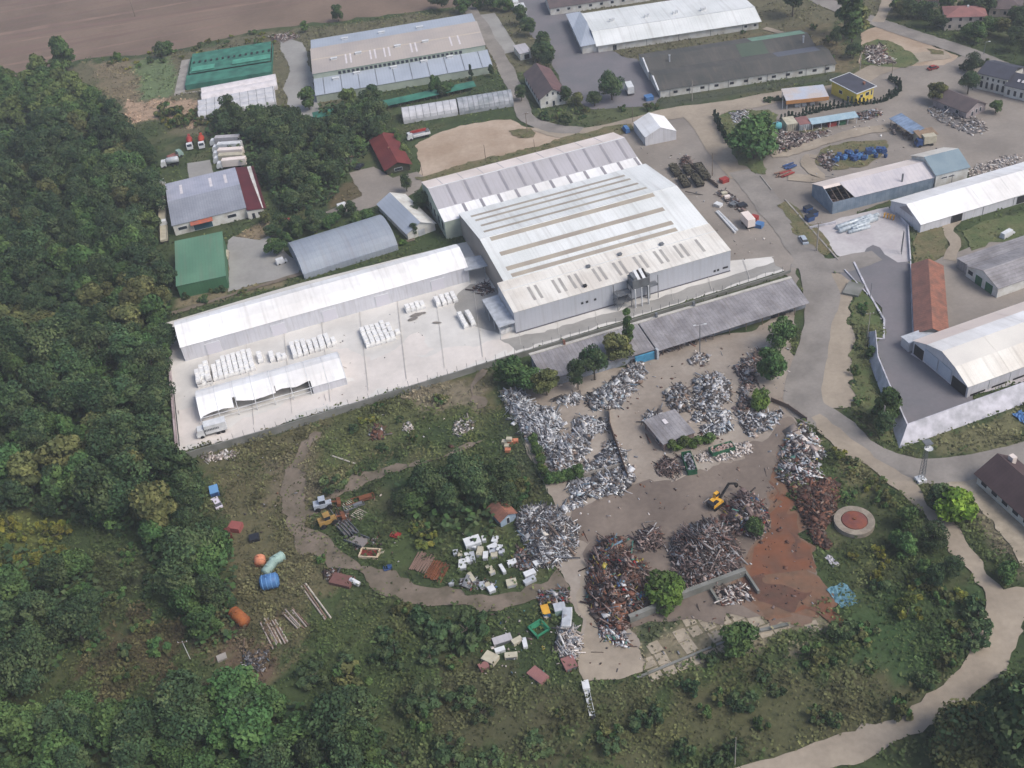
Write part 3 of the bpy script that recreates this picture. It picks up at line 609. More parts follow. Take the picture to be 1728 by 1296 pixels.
# green building
h = Hall('green_warehouse', 'green steel warehouse with a single sloping roof at the forest edge', 'warehouse', c5(235,1020), 8.5, 15.3, [(0,4.6),(24.8,6.6)], M_greenw, M_green, .2)
h.open('front', 11.5, .05, .2, 3.6, 'door_joint', M_greenw, M_greenw)
# blue-grey vault
import itertools
h = Hall('arched_hall', 'blue-grey barrel vaulted hall behind the long white hall', 'hall', c5(990,905), 19, 31.4,
         [(10-10*math.cos(t), 6.2*math.sin(t)**.9) for t in [math.pi*k/12 for k in range(1, 12)]], M_arch, M_arch, .2)
b = MB(); b.box(-.1, 31.5, -.1, .4, 0, 2.0); b.build('plinth', M_arch, h.root)
h.open('left', 10, .1, 4, 3.6, 'door', M_steel, mat('grey_door', C(120,130,142), None))
# small gabled shed
r = T('gabled_shed', 'small shed with one blue-grey and one white roof slope beside the factory corner', 'shed', (-27.3,313.0), 24)
b = MB(); V=[(0,0,0),(10,0,0),(10,24,0),(0,24,0),(0,0,2.6),(10,0,2.6),(10,24,2.6),(0,24,2.6),(5,0,5),(5,24,5)]
b.add(V, [(0,1,5,8,4),(3,7,9,6,2),(1,2,6,5),(0,4,7,3)]); b.build('wall', M_whitepl, r)
b = MB(); b.slab([(-.5,-.5,2.6),(5,-.5,5.2),(5,24.5,5.2),(-.5,24.5,2.6)], .1); b.build('roof', M_bluegrey, r)
b = MB(); b.slab([(5.02,-.5,5.2),(10.5,-.5,2.6),(10.5,24.5,2.6),(5.02,24.5,5.2)], .1); b.build('roof', M_whitepl, r)
b = MB(); b.box(3.8,6.2,-.06,0.01,0,2.3); b.build('door', M_paleS, r)
def xgable(name, label, cat, p, az, W, D, he, hr, wall, roofs, ov=.4, wins=(), group=None, chim=None):
    """gable end faces the viewer, the ridge runs away along y"""
    r = T(name, label, cat, p, az, group); b = MB()
    b.add([(0,0,0),(W,0,0),(W,D,0),(0,D,0),(0,0,he),(W,0,he),(W,D,he),(0,D,he),(W/2,0,hr),(W/2,D,hr)], [(0,1,5,8,4),(3,7,9,6,2),(1,2,6,5),(0,4,7,3)]); b.build('wall', wall, r)
    sl = (hr-he)/(W/2); rr = roofs if isinstance(roofs, tuple) else (roofs, roofs)
    b = MB(); b.slab([(-ov,-ov,he-ov*sl+.14),(W/2,-ov,hr+.14),(W/2,D+ov,hr+.14),(-ov,D+ov,he-ov*sl+.14)], .12); b.build('roof', rr[0], r)
    b = MB(); b.slab([(W/2+.01,-ov,hr+.14),(W+ov,-ov,he-ov*sl+.14),(W+ov,D+ov,he-ov*sl+.14),(W/2+.01,D+ov,hr+.14)], .12); b.build('roof', rr[1], r)
    for side, a, z, w, hh in wins:
        b = MB(); q = MB(); e = .1
        if side == 'f': b.box(a-w/2,a+w/2,-.05,.01,z,z+hh); q.box(a-w/2+e,a+w/2-e,-.08,-.04,z+e,z+hh-e)
        elif side == 'l': b.box(-.05,.01,a-w/2,a+w/2,z,z+hh); q.box(-.08,-.04,a-w/2+e,a+w/2-e,z+e,z+hh-e)
        else: b.box(W-.01,W+.05,a-w/2,a+w/2,z,z+hh); q.box(W+.04,W+.08,a-w/2+e,a+w/2-e,z+e,z+hh-e)
        o = b.build('door' if z < .3 else 'window', M_whitep, r); q.build('pane', M_glass, o)
    if chim: b = MB(); x, y, hh = chim; b.box(x-.35,x+.35,y-.35,y+.35,he,hr+hh); b.build('chimney', M_terracotta, r)
    c, s_ = math.cos(math.radians(az)), math.sin(math.radians(az)); HARD.append([(p[0]+x*c-y*s_, p[1]+x*s_+y*c) for x, y in ((0,0),(W,0),(W,D),(0,D))])
    return r
xgable('red_roofed_house', 'low house with a dark red gable roof beside a paved car park', 'house', c2(770,1065), 13, 8.6, 25.5, 2.6, 4.4, mat('dark_timber', C(78,74,60), C(60,66,52), .5, .9), M_redroof, .9,
       [('f',4.3,.8,3,1.2),('l',5,.9,2,1.2),('l',10,.9,2,1.2),('l',15,.1,1.2,2)], chim=(4.0,12,.4))
xgable('white_gabled_house', 'white house with brown-grey gable roof beside the asphalt lane at the top', 'house', c3(190,660), 8, 10.4, 26, 4, 7.2, M_whitepl, (M_browngrey, mat('maroon_grey_roof', C(112,86,86), C(96,76,78), .3, .8)), .6,
       [('f',3,4.4,.9,1.3),('f',5.2,4.6,.9,1.3),('f',7.2,4.4,.9,1.3),('f',5.3,.1,1.1,2.2),('f',2.6,1.2,1,1.4),('f',8,1.2,1,1.4)]+[('l',3+k*3.4,1.4,1.5,1.4) for k in range(7)])
h = Hall('kiosk', 'small white flat-roofed building with dark roller door beside the lane', 'kiosk', (21.8,447.0), 12, 4.9, [(0,2.9),(9.0,3.2)], M_whitepl, M_lilac, .25)
h.open('front', 2.9, .1, 2.4, 2.2, 'roller_door', M_paleS, M_dark, 'door_panel')
# pale blue roofed factory, top centre
p = c3(540,320); h = Hall('blue_roofed_factory', 'white walled factory with wide pale blue roof at the top edge of the photo', 'factory', p, 2.2, 68.5, [(0,3.4),(9.5,5.8),(36,3.6)], M_whitepl, M_hallroof, 1.0, cap=M_whitep)
b = MB(); b.box(-6.6,-.05,1,38,0,3.6); b.build('porch_wall', M_whitepl, h.root)
b = MB(); b.slab([(-7.4,.2,3.7),(-.9,.2,3.9),(-.9,20,5.9),(-7.4,20,3.9)], .12); b.slab([(-7.4,20.02,3.9),(-.9,20.02,5.9),(-.9,39,3.9),(-7.4,39,3.7)], .12); b.build('porch_roof', M_bluegrey, h.root)
for k in range(6):
    b = MB(); b.box(-6.66,-6.58,4+k*5.6,6.4+k*5.6,1.2,2.6); b.build('window', M_glass, h.root)
for x, t in ((9,.35),(24,.3),(36,.25),(48,.2)):
    h.vent(1, t, x, .9, .9, 1.2); h.vent(1, t+.02, x+1.4, .9, .9, 1.2)
h.downpipes(5)
for x in (63, 67): h.open('front', x, 1.2, 1.4, 1.2)
h.open('front', 7, .1, 1.6, 2.2, 'door', M_steel, M_glass)
# dark roofed long hall
p = c3(915,595); r = T('dark_roofed_hall', 'long low hall with dark felt double roof and small dark windows along its white wall', 'hall', p, 2.4)
B1 = Hall('', '', '', p, 2.4, 68.6, [(0,3.2),(9.5,4.9),(17,3.6)], M_whitepl, M_darkroof, .5, parent=r)
B2 = Hall('', '', '', p, 2.4, 67, [(17.2,3.3),(27,5.2),(35,3.5)], M_whitepl, M_darkroof, .4, parent=r, x0=-.5)
for x in (6,11,16.5,22,28,33.5,39,44.5,50,55,60.5,65.5): B1.open('front', x, 1.1, 1.6, 1.0, 'window', mat('brown_frame', C(70,58,54), None), M_glass)
B2.strip(0, .03, .97, 37, 48, M_darkgreen, 'roof_patch', .04); B2.strip(1, .03, .9, 44, 66, mat('green_roof_patch', C(120,152,134), C(104,136,118), .3, .8), 'roof_patch', .04)
B1.strip(1, .03, .97, 49, 66, mat('grey_roof_patch', C(98,102,112), None), 'roof_patch', .04)
B1.downpipes(9)
for x, t in ((9,.5),(63,.4)): B2.vent(0, t, x, .5, .5, 2.6, M_paleS, 'chimney')
b = MB()
for y0, y1, z0, z1 in ((0,9.5,3.2,4.9),(17.2,27,3.3,5.2)): b.slab([(-.9,y0-.3,z0+.25),(-.35,y0-.3,z0+.25),(-.35,y1,z1+.35),(-.9,y1,z1+.35)], .3)
b.build('gable_trim', M_whitep, r)
h = Hall('white_office', 'dark roofed white building with a row of windows at the very top of the photo', 'office', c3(250,95), 2.2, 46, [(0,3.4),(8,5.4),(16,3.4)], M_whitepl, M_browngrey, .4)
for k in range(9): h.open('front', 3.5+k*5, 1.4, 1.6, 1.3, 'window', M_whitep, M_glass)
# faded blue walled hall with the hole in its roof
p = d1(560,475); h = Hall('blue_walled_hall', 'hall with faded blue sheet walls and a hole in its roof showing rubble inside', 'hall', p, 11.4, 35.5, [(0,4.2),(6.4,6.6),(13,4.4)], M_bluew, M_cream, .15, wallbox=False)
for c in list(h.root.children): bpy.data.objects.remove(c, do_unlink=True)
HARD.append(h.foot())
b = MB(); b.box(0,35.5,0,.15,0,4.2); b.box(0,35.5,12.85,13,0,4.3); b.prism([(0,0),(13,0),(13,4.3),(6.4,6.5),(0,4.1)], 0, .15); b.prism([(0,0),(13,0),(13,4.3),(6.4,6.5),(0,4.1)], 35.3, 35.5); b.build('wall', M_bluew, h.root)
b = MB(); b.slab([(7.5,-.2,4.32),(35.5,-.2,4.32),(35.5,6.4,6.75),(5.5,6.4,6.75)], .12); b.build('roof', mat('pale_worn_roof', C(206,200,202), C(188,184,190), .2, .6, var=.05, stripe=(0,1.4,.08)), h.root)
b = MB(); b.slab([(-.2,6.42,6.75),(35.5,6.42,6.75),(35.5,13.2,4.42),(-.2,13.2,4.42)], .12); b.build('roof', M_pinkroof, h.root)
b = MB(); b.slab([(-.2,5.4,6.4),(5.6,5.4,6.4),(5.5,6.4,6.75),(-.2,6.4,6.75)], .12); b.build('roof_edge', M_pinkroof, h.root)
b = MB(); b.box(.16,35.2,.16,12.8,.1,.12)
for k in range(60): b.bx(rnd.uniform(.8,8), rnd.uniform(.8,7), rnd.uniform(.3,2.4), rnd.uniform(.4,1.6), rnd.uniform(.3,1.2), rnd.uniform(.2,.8), rnd.uniform(0,3), rnd.uniform(-.5,.5))
b.build('rubble_inside', mat('dark_rubble', C(128,110,106), C(60,54,54), .8, .9, var=.2), h.root)
for k in range(3): b = MB(); b.cyl((2+k*2,.1,4.2), (2+k*2,6.4,6.5), .1, n=5); b.build('rafter', M_wood, h.root)
b = MB(); b.box(24.4,24.8,1.0,1.4,4,7.6); b.build('chimney', M_steel, h.root)
M2 = Matrix.Rotation(math.radians(11.4), 4, 'Z') @ Vector((35.6, -.4, 0)); p2 = (p[0]+M2.x, p[1]+M2.y)
h = Hall('teal_roofed_hall', 'taller hall end with white wall and grey-teal roof joined to the blue walled hall', 'hall', p2, 11.4, 11.5, [(0,5.2),(7,8.2),(14,5.4)], M_whitepl, [M_teal, M_cream], .4)
h.open('front', 3, 3.2, 2.2, .6); h.open('front', 5.6, 3.2, 2.2, .6); h.open('front', 6, .05, .15, 4, 'downpipe', M_steel, M_steel)
# big white halls on the right
h = Hall('white_hall', 'white fabric hall reaching the right photo edge behind the grass verge, above the brick-tiled shed', 'hall', d1(1095,590), 14.6, 66, [(0,3.2),(7.6,6.2),(15.2,3.6)], M_whitewall, M_white, .3, seams=11)
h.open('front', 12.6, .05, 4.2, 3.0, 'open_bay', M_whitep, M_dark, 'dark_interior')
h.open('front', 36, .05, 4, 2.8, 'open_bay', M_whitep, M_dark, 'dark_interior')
for x in (11, 22, 33, 44): b = MB(); b.box(x-.06,x+.06,-.1,-.02,0,3.2); b.build('wall_post', M_steel, h.root)
b = MB(); b.prism([(4.2,3.6),(11,3.6),(7.6,5.7)], -.12, -.02); b.build('gable_opening', M_greystrip, h.root)
p = d4(1375,475); h = Hall('white_hall', 'white fabric hall with open gable end above the dark asphalt yard and banked wall', 'hall', p, 16.6, 62, [(0,3.8),(5.2,6.3),(10.4,7.7),(15.8,6.2),(21,4.0)], M_whitewall, [M_cream, mat('ivory_fabric', C(226,222,214), C(214,210,204), .1, .5, var=.03), M_white, mat('blush_fabric', C(232,218,208), C(222,206,198), .1, .5, var=.03)], .3, seams=12)
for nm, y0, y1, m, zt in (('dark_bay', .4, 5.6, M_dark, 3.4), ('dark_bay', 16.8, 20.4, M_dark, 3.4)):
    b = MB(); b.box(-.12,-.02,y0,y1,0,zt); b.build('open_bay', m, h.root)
for y0, y1 in ((6.0,10.8),(11.2,16.4)):
    b = MB(); b.box(-.22,-.12,y0,y1,.9,4.6); b.build('sliding_door', mat('pale_blue_door', C(188,196,208), None, rough=.5, var=.03), h.root)
for k in range(9):
    b = MB(); b.box(1.2+k*6.4,5.6+k*6.4,-.08,-.01,.15,.75); b.build('wall_vent', M_dark, h.root)
    b = MB(); b.box(.1+k*6.4,.3+k*6.4,-.12,-.01,0,3.8); b.build('wall_post', M_whitep, h.root)
b = MB(); b.slab([(-1,21.5,3.2),(9,21.5,3.2),(9,25,3.2),(-1,25,3.2)], .15); b.box(-.8,8.8,21.6,24.8,0,3.0); b.build('side_shed', M_paleS, h.root)
# tile roofed shed
xgable('tiled_shed', 'long narrow shed with weathered terracotta tile roof beside the dark asphalt yard', 'shed', (107.3,226.6), -19, 8.3, 33, 2.6, 4.6, M_concd, (mat('dusty_terracotta', C(148,106,94), C(124,92,84), .4, .9, var=.18, stripe=(1,.9,.2)), M_terracotta), .25, [('r',6+k*6,.1,1.6,2) for k in range(5)])
# white gabled garage with green doors
r = xgable('garage', 'white gabled garage with two dark green doors and long grey roof at the right edge', 'garage', (131.6,252.2), -73, 12.6, 40, 3.4, 5.6, M_whitepl, (M_asbestos, M_asbestos), .3)
for x, w in ((5.2, 2.6), (9.3, 2.8)):
    f = MB(); f.box(x-w/2-.1,x+w/2+.1,-.08,-.01,0,3.1); o = f.build('garage_door', M_whitep, r); q = MB(); q.box(x-w/2,x+w/2,-.12,-.07,0,3.0); q.build('door_panel', M_cargreen, o)
f = MB(); f.box(.8,2.6,-.08,-.01,1.6,2.8); f.build('window', M_glass, r)
b = MB(); b.slab([(-5.0,.5,3.2),(-.3,.5,3.5),(-.3,40,3.5),(-5.0,40,3.2)], .12); b.box(-4.9,-.1,.8,39.8,0,3.0); b.build('side_lean_to', M_asbestos, r)
# grey long shed along the scrapyard
r = T('long_grey_shed', 'very long low shed with grey corrugated cement roof between factory and scrapyard', 'shed', (6.0,237.4), 14.3)
b = MB(); b.slab([(32,-12.4,2.9),(78.5,-11.4,2.9),(79.5,0,4.0),(32,0,4.0)], .14); b.build('roof', M_asbestos, r)
b = MB(); b.slab([(0,-10.6,2.9),(31.6,-11.4,2.9),(31.6,0,4.0),(0,0,4.0)], .14); b.build('roof', M_asbestos, r)
b = MB(); b.prism([(0,0),(0,3.85),(-10.6,2.7),(-10.6,0)], .1, 31.5); b.prism([(0,0),(0,3.85),(-9.6,2.8),(-9.6,0)], 32, 78.5); b.build('wall', mat('grey_blue_plaster', C(150,156,166), C(120,122,126), .5, .9), r)
HARD.append([(6+x*math.cos(.25)-y*math.sin(.25), 237.4+x*math.sin(.25)+y*math.cos(.25)) for x, y in ((0,0),(79,0),(79,-12),(0,-11))])
b = MB(); b.box(-.2,79.6,.05,1.0,3.7,4.15); b.build('parapet', mat('pale_parapet', C(196,192,184), C(176,172,166), .4, .8), r)
for x in (10, 37.5, 49): b = MB(); b.box(x-.3,x+.3,.1,.9,4,5.4); b.build('chimney', M_terracotta if x < 20 else M_steel, r)
for x in range(34, 79, 5): b = MB(); b.cyl((x,-11.3,0), (x,-11.3,2.85), .12, n=6); b.build('post', M_wood, r)
b = MB(); b.box(25.6,31.2,-11.9,-11.46,0,2.6); b.build('blue_gate', mat('bright_blue_sheet', C(80,150,186), C(64,130,166), .5, .6), r)
b = MB(); b.box(31.6,32.2,-12.6,-11.4,0,3.4); b.build('gate_post', M_paleS, r)
# small shed in the scrapyard
p = (30.9,202.4); h = xgable('scrapyard_shed', 'small shed with patched grey cement roof in the middle of the scrapyard', 'shed', (34.6,197.0), 18, 8.4, 9.6, 2.6, 2.9, mat('rusty_wall', C(150,140,138), C(120,92,80), .5, .9), M_asbestos, .3, [('l',3,.8,1.6,1.2),('f',4,.8,1.6,1.2)])
b = MB(); b.slab([(3.5,5.6,3.22),(4.5,5.6,3.22),(4.5,7.4,3.22),(3.5,7.4,3.22)], .05); b.build('roof_light', M_filmwhite, h)
# bottom right house
p = (101.6,172.6); r = T('white_cottage', 'white house with dark brown roof cut by the lower right photo edge', 'house', p, -73)
b = MB(); b.prism([(0,0),(0,3.4),(5,6.6),(10,3.4),(10,0)][::-1], 0, 21); b.build('wall', M_whitepl, r)
b = MB(); b.slab([(-.7,-.7,3.1),(21.5,-.7,3.1),(21.5,5,6.8),(-.7,5,6.8)], .14); b.build('roof', M_brownroof, r)
b = MB(); b.slab([(-.7,5.02,6.8),(21.5,5.02,6.8),(21.5,10.7,3.1),(-.7,10.7,3.1)], .14); b.build('roof', M_brownroof, r)
b = MB(); b.slab([(9,10.72,3.1),(20,10.72,3.1),(20,17,3.0),(9,17,3.0)], .14); b.box(9.3,19.7,10.8,16.7,0,2.9); b.build('side_wing', M_brownroof, r)
for k in range(6): f = MB(); f.box(1.2+k*3.3,3.2+k*3.3,-.06,.01,1.1,2.5); o = f.build('window', M_whitep, r); q = MB(); q.box(1.35+k*3.3,3.05+k*3.3,-.09,-.05,1.25,2.35); q.build('pane', M_glass, o)
b = MB(); b.box(1.2,2.6,6.4,7.6,5,7.2); b.build('chimney', M_pinkroof, r)
# white marquee tent
xgable('marquee', 'white gabled marquee tent beside the crossing of the lane', 'tent', c3(825,888), 8.5, 11.6, 13, 3.4, 6.0, M_whitewall, M_white, .1)
# yellow house
h = Hall('yellow_house', 'small yellow house with dark slate mono-pitch roof edged in white beside the thuja hedge', 'house', (137.6,365.6), 25, 8.2, [(0,4.9),(12.8,5.5)], M_yellow, M_slate, .5)
b = MB(); b.slab([(-.75,-.75,4.97),(8.95,-.75,4.97),(8.95,-.5,4.98),(-.75,-.5,4.98)], .25); b.slab([(-.75,-.5,4.98),(-.5,-.5,4.98),(-.5,13.4,5.7),(-.75,13.4,5.7)], .25); b.slab([(8.7,-.5,4.98),(8.95,-.5,4.98),(8.95,13.4,5.7),(8.7,13.4,5.7)], .25); b.slab([(-.5,13.25,5.7),(8.7,13.25,5.7),(8.7,13.5,5.7),(-.5,13.5,5.7)], .25); b.build('roof_trim', M_whitep, h.root)
for x, z, w_, hh in ((5.2,2.2,1.8,1.4),(7.3,1.8,.8,1.9),(2.4,2.2,1.5,1.3)): h.open('front', x, z, w_, hh)
h.open('left', 4, .1, 1.1, 2.1, 'door'); h.open('left', 8, 1.8, 1.8, 1.3)
h.vent(0, .25, 6.4, .7, .7, .7, M_terracotta, 'chimney')
h = Hall('canopy', 'open canopy with pale flat roof and orange edge in front of the yellow house', 'canopy', (113.2,369.6), -4, 15, [(0,3.4),(9,3.9)], M_orange, mat('pale_canopy_roof', C(186,192,204), C(196,186,180), .2, .5), .25, wallbox=False)
b = MB(); b.box(-.25,15.25,-.4,-.27,2.2,3.6); b.build('fascia', M_orange, h.root)
for x in (.2, 5, 10, 14.8):
    for y in (.1, 8.8): b = MB(); b.cyl((x,y,0), (x,y,3.4), .12, n=6); b.build('post', M_whitep, h.root)
for x in (3.5, 6, 9): b = MB(); b.box(x,x+1.6,1,2.2,0,1); b.build('counter', M_whitep, h.root)
# sheds around the yard on the right
h = Hall('lean_to_shed', 'long open shed with pale teal roof behind the dirt drive, right of the pale container', 'shed', (117.0,350.6), 3, 16.6, [(0,2.5),(3.4,3.0)], M_bluew, mat('pale_teal_sheet', C(168,190,200), C(150,176,190), .5, .5), .2, wallbox=False)
b = MB(); b.box(0,16.6,3.2,3.35,0,2.7); b.box(0,.15,.2,3.3,0,2.5); b.build('back_wall', M_concd, h.root)
for k in range(6): b = MB(); b.cyl((.2+k*3.2,.1,0), (.2+k*3.2,.1,2.5), .1, n=6); b.build('post', M_whitep, h.root)
b = MB(); b.box(6.2,9.2,.6,2.6,0,1.6); b.build('red_cabinet', M_red, h.root); b = MB(); b.box(10.2,12.6,.6,2.6,0,1.6); b.build('green_cabinet', M_cargreen, h.root)
for (x, y, L, m, lab) in ((108.6,352.6,4.0,M_cream2,'cream shipping container end-on beside a pale grey one'),(112.8,351.2,4.2,M_paleS,'pale grey shipping container beside the open teal-roofed shed')):
    r = T('container', lab, 'container', (x,y), 2); b = MB(); b.box(0,L-.1,0,6,0,2.6); b.build('body', m, r); b = MB()
    for k in range(5): b.box(.3+k*.8,.45+k*.8,-.06,0,.2,2.4)
    b.build('door_bars', M_steel, r); b = MB(); b.box(-.05,L-.05,-.05,6.05,2.6,2.68); b.build('roof', M_pinkbrown if L > 4 else M_cream2, r)
h = Hall('open_shed', 'open shed with blue-grey roof sheets standing alone on the dusty lot', 'shed', (146.6,333.8), 104, 13, [(-3.8,3.7),(0.3,2.9)], M_bluegrey, mat('patched_blue_roof', C(142,162,190), C(112,130,152), .35, .6, var=.12, stripe=(0,1.4,.2)), .3, wallbox=False)
for k in range(5):
    for y in (-3.5, .1): b = MB(); b.cyl((.3+k*3.1,y,0), (.3+k*3.1,y,3.0), .1, n=6); b.build('post', M_wood, h.root)
b = MB()
for k in range(26): b.bx(rnd.uniform(.5,12), rnd.uniform(-1.5,2.6), rnd.uniform(.3,1.1), rnd.uniform(.4,1.4), rnd.uniform(.4,1.2), rnd.uniform(.3,1.0), rnd.uniform(0,3))
tag(b.build('stored_junk', mat('shed_junk', C(120,112,110), C(70,66,66), .7, .8, var=.2), h.root))
h = Hall('brown_roofed_shed', 'small shed with ochre-brown roof and cream wall beside the open blue-roofed shed', 'shed', (147.6,330.0), 8, 6.2, [(0,3.0),(4.2,3.4)], M_cream2, mat('ochre_sheet', C(150,128,106), C(126,108,92), .6, .8), .3)
# dark-roofed house and ornate building
r = xgable('stone_house', 'single-storey house with brown-grey roof beside rubble heaps on the right lot', 'house', (169.0,343.6), 27, 9.6, 14.5, 3.0, 5.4, mat('grey_plaster', C(166,156,158), C(140,130,132), .5, .9), M_browngrey, .5, [('f',3,.1,1.1,2.2),('f',5,1,1,1.6),('f',7,1,1,1.6),('l',4,1,1.4,1.4),('l',9,1,1.4,1.4)])
p = c4(1440,540); r = T('ornate_building', 'white two-storey building with dark roof and arched windows at the right edge', 'building', p, -50)
b = MB(); b.box(0,10.5,0,12,0,6.2); b.build('wall', M_whitepl, r)
b = MB(); b.slab([(-.6,-.6,6.2),(11.1,-.6,6.2),(11.1,6,8.4),(-.6,6,8.4)], .15); b.slab([(-.6,6.02,8.4),(11.1,6.02,8.4),(11.1,12.6,6.2),(-.6,12.6,6.2)], .15); b.build('roof', M_slate, r)
b = MB(); b.box(10.5,30,-.8,10,0,4.4); b.build('wing_wall', M_whitepl, r)
b = MB(); b.slab([(10.2,-1.4,4.4),(30.5,-1.4,4.4),(30.5,4.6,7.2),(10.2,4.6,7.2)], .15); b.slab([(10.2,4.62,7.2),(30.5,4.62,7.2),(30.5,10.6,4.4),(10.2,10.6,4.4)], .15); b.build('wing_roof', M_slate, r)
for k in range(5):
    f = MB(); f.box(1+k*2,1.9+k*2,-.05,.01,1,3); f.cyl((1.45+k*2,-.05,3),(1.45+k*2,.01,3),.45,n=10); f.build('arched_window', M_glass, r)
    f = MB(); f.box(1.1+k*2,1.8+k*2,-.05,.01,4.2,5.2); f.build('window', M_glass, r)
for k in range(8):
    f = MB(); f.box(11.6+k*2.3,12.5+k*2.3,-.86,-.79,1,2.9); f.build('arched_window', M_glass, r)
for k in range(4): f = MB(); f.bx(14+k*1.6,1.4,5.95,.8,1.2,.08,0,.43); f.build('roof_window', M_filmwhite, r)
# two-storey houses top right
def villa(p, az, Wd, D, hw, hr, roof, label, wins=4):
    r = T('villa', label, 'house', p, az); b = MB(); b.box(0,Wd,0,D,0,hw); b.build('wall', mat('pinkish_plaster', C(214,200,190), C(196,182,172), .4, .9), r)
    o = .6; b = MB(); b.add([(-o,-o,hw),(Wd+o,-o,hw),(Wd+o,D+o,hw),(-o,D+o,hw),(Wd*.35,D/2,hr),(Wd*.65,D/2,hr)], [(0,1,5,4),(2,3,4,5),(1,2,5),(3,0,4),(0,3,2,1)]); b.build('roof', roof, r)
    for k in range(wins):
        for z in ((1,) if hw < 4 else (1, 3.8)):
            f = MB(); x = Wd*(k+.5)/wins; f.box(x-.5,x+.5,-.05,.01,z,z+1.3); f.build('window', M_glass, r)
    for k in range(3): f = MB(); y = D*(k+.5)/3; f.box(-.05,.01,y-.5,y+.5,1,2.3); f.build('window', M_glass, r)
    b = MB(); b.box(Wd*.55,Wd*.55+.7,D/2-.3,D/2+.4,hr-1,hr+.6); b.build('chimney', M_whitep, r)
    c, s_ = math.cos(math.radians(az)), math.sin(math.radians(az)); HARD.append([(p[0]+x*c-y*s_, p[1]+x*s_+y*c) for x, y in ((0,0),(Wd,0),(Wd,D),(0,D))])
villa((191.5,420.0), -16, 15, 11, 5.6, 7.4, M_pinkbrown, 'two-storey pinkish villa with faded red hip roof in the top right gardens')
villa(g(1545,12), -20, 12, 10, 3.2, 5.5, M_pinkbrown, 'small house with red-brown roof at the top edge left of the villa', 3)
villa(g(1668,28), -25, 12, 10, 3.4, 5.8, M_browngrey, 'grey-roofed house in the top right corner behind trees', 3)
# greenhouses
def tunnel(name, label, p, az, L, Wd, n, m, h0=1.0, group=None, rib=2.5):
    r = T(name, label, 'greenhouse', p, az, group)
    for k in range(n):
        y0 = k*Wd; pr = [(y0+Wd/2-Wd/2*math.cos(t), h0+(Wd*.32)*math.sin(t)) for t in [math.pi*j/8 for j in range(9)]]
        b = MB(); b.prism([(y0+.02,0)]+pr+[(y0+Wd-.02,0)][::-1] if 0 else ([(y0+Wd-.02,0)]+[(y0+.02,0)]+pr)[::-1], 0, L); b.build('cover', m, r)
        b = MB(); q = 0
        while q*rib <= L+.01:
            x = q*rib
            for (ya, za), (yb, zb) in zip(pr[:-1], pr[1:]): b.slab([(x-.1,ya,za+.08),(x+.1,ya,za+.08),(x+.1,yb,zb+.08),(x-.1,yb,zb+.08)], .06)
            q += 1
        b.build('ribs', M_steel, r)
    c, s_ = math.cos(math.radians(az)), math.sin(math.radians(az)); HARD.append([(p[0]+x*c-y*s_, p[1]+x*s_+y*c) for x, y in ((0,0),(L,0),(L,Wd*n),(0,Wd*n))])
    return r
tunnel('plastic_greenhouse', 'two white film tunnels joined side by side beside the green net house', (-113.5,446.5), 8, 32, 6.2, 2, M_filmwhite, rib=40)
tunnel('plastic_greenhouse', 'grey dusty film tunnels half hidden by trees below the white tunnels', (-112.6,430), 8, 32, 5.4, 3, M_plast, rib=3.5)
tunnel('polytunnel', 'left polytunnel with milky panels and dark ribs above the sandy lot', (-28.2,400.6), 3.5, 21.5, 9.2, 1, M_plast, 1.4, rib=2.7)
tunnel('polytunnel', 'right polytunnel with clearer panels joined to the milky one', (-6.2,402.0), 3.5, 21.5, 9.6, 1, mat('clear_film', C(176,178,184), C(140,146,150), .4, .4, var=.12), 1.4, rib=2.0)
r = T('net_house', 'dark green shade-net house on posts inside a concrete kerb near the field', 'net house', (-123,463.5), 4)
b = MB(); b.slab([(0,0,2.2),(37.5,0,2.2),(37.5,10,2.6),(0,10,2.6)], .06); b.slab([(1,12,2.4),(37,12,2.4),(37,34,3),(1,34,3)], .06); b.build('net_roof', M_net, r)
b = MB(); b.box(0,37.5,0,.08,0,2.2); b.box(0,.08,0,34,0,2.2); b.box(37.4,37.5,0,34,0,2.2); b.build('net_side', M_net, r)
for k in range(14): b = MB(); b.box(2+k*2.6,2.9+k*2.6,22,24,3.02,3.1); b.build('net_flap', M_dark, r)
for x0, x1, y0 in ((2,12,13),(20,37,14)): b = MB(); b.box(x0,x1,y0,y0+5,2.7,2.9); b.build('net_sheet', mat('lighter_net', C(86,158,136), C(70,136,118), .3, .9), r)
b = MB(); b.box(-5,-.5,-3,36,0.02,.12); b.box(-5,38,-4,-2.6,0.02,.12); b.build('kerb', M_conc, r)
HARD.append([(-128,460),(-85,463),(-88,502),(-130,499)])
for nm, p, L, az, lab in (('net_canopy', c2(700,685), 42, 11.5, 'long narrow teal net canopy behind the polytunnels'), ('net_canopy', c2(325,745), 12, 8, 'short teal net canopy among the trees below the long factory')):
    r = T(nm, lab, 'net canopy', p, az); b = MB(); b.slab([(0,0,1.8),(L,0,1.8),(L,5,2.2),(0,5,2.2)], .06); b.build('net_roof', M_net, r)
    for k in range(int(L/5)): b = MB(); b.cyl((.3+k*5,.1,0), (.3+k*5,.1,1.75), .06, n=5); b.build('post', M_wood, r)
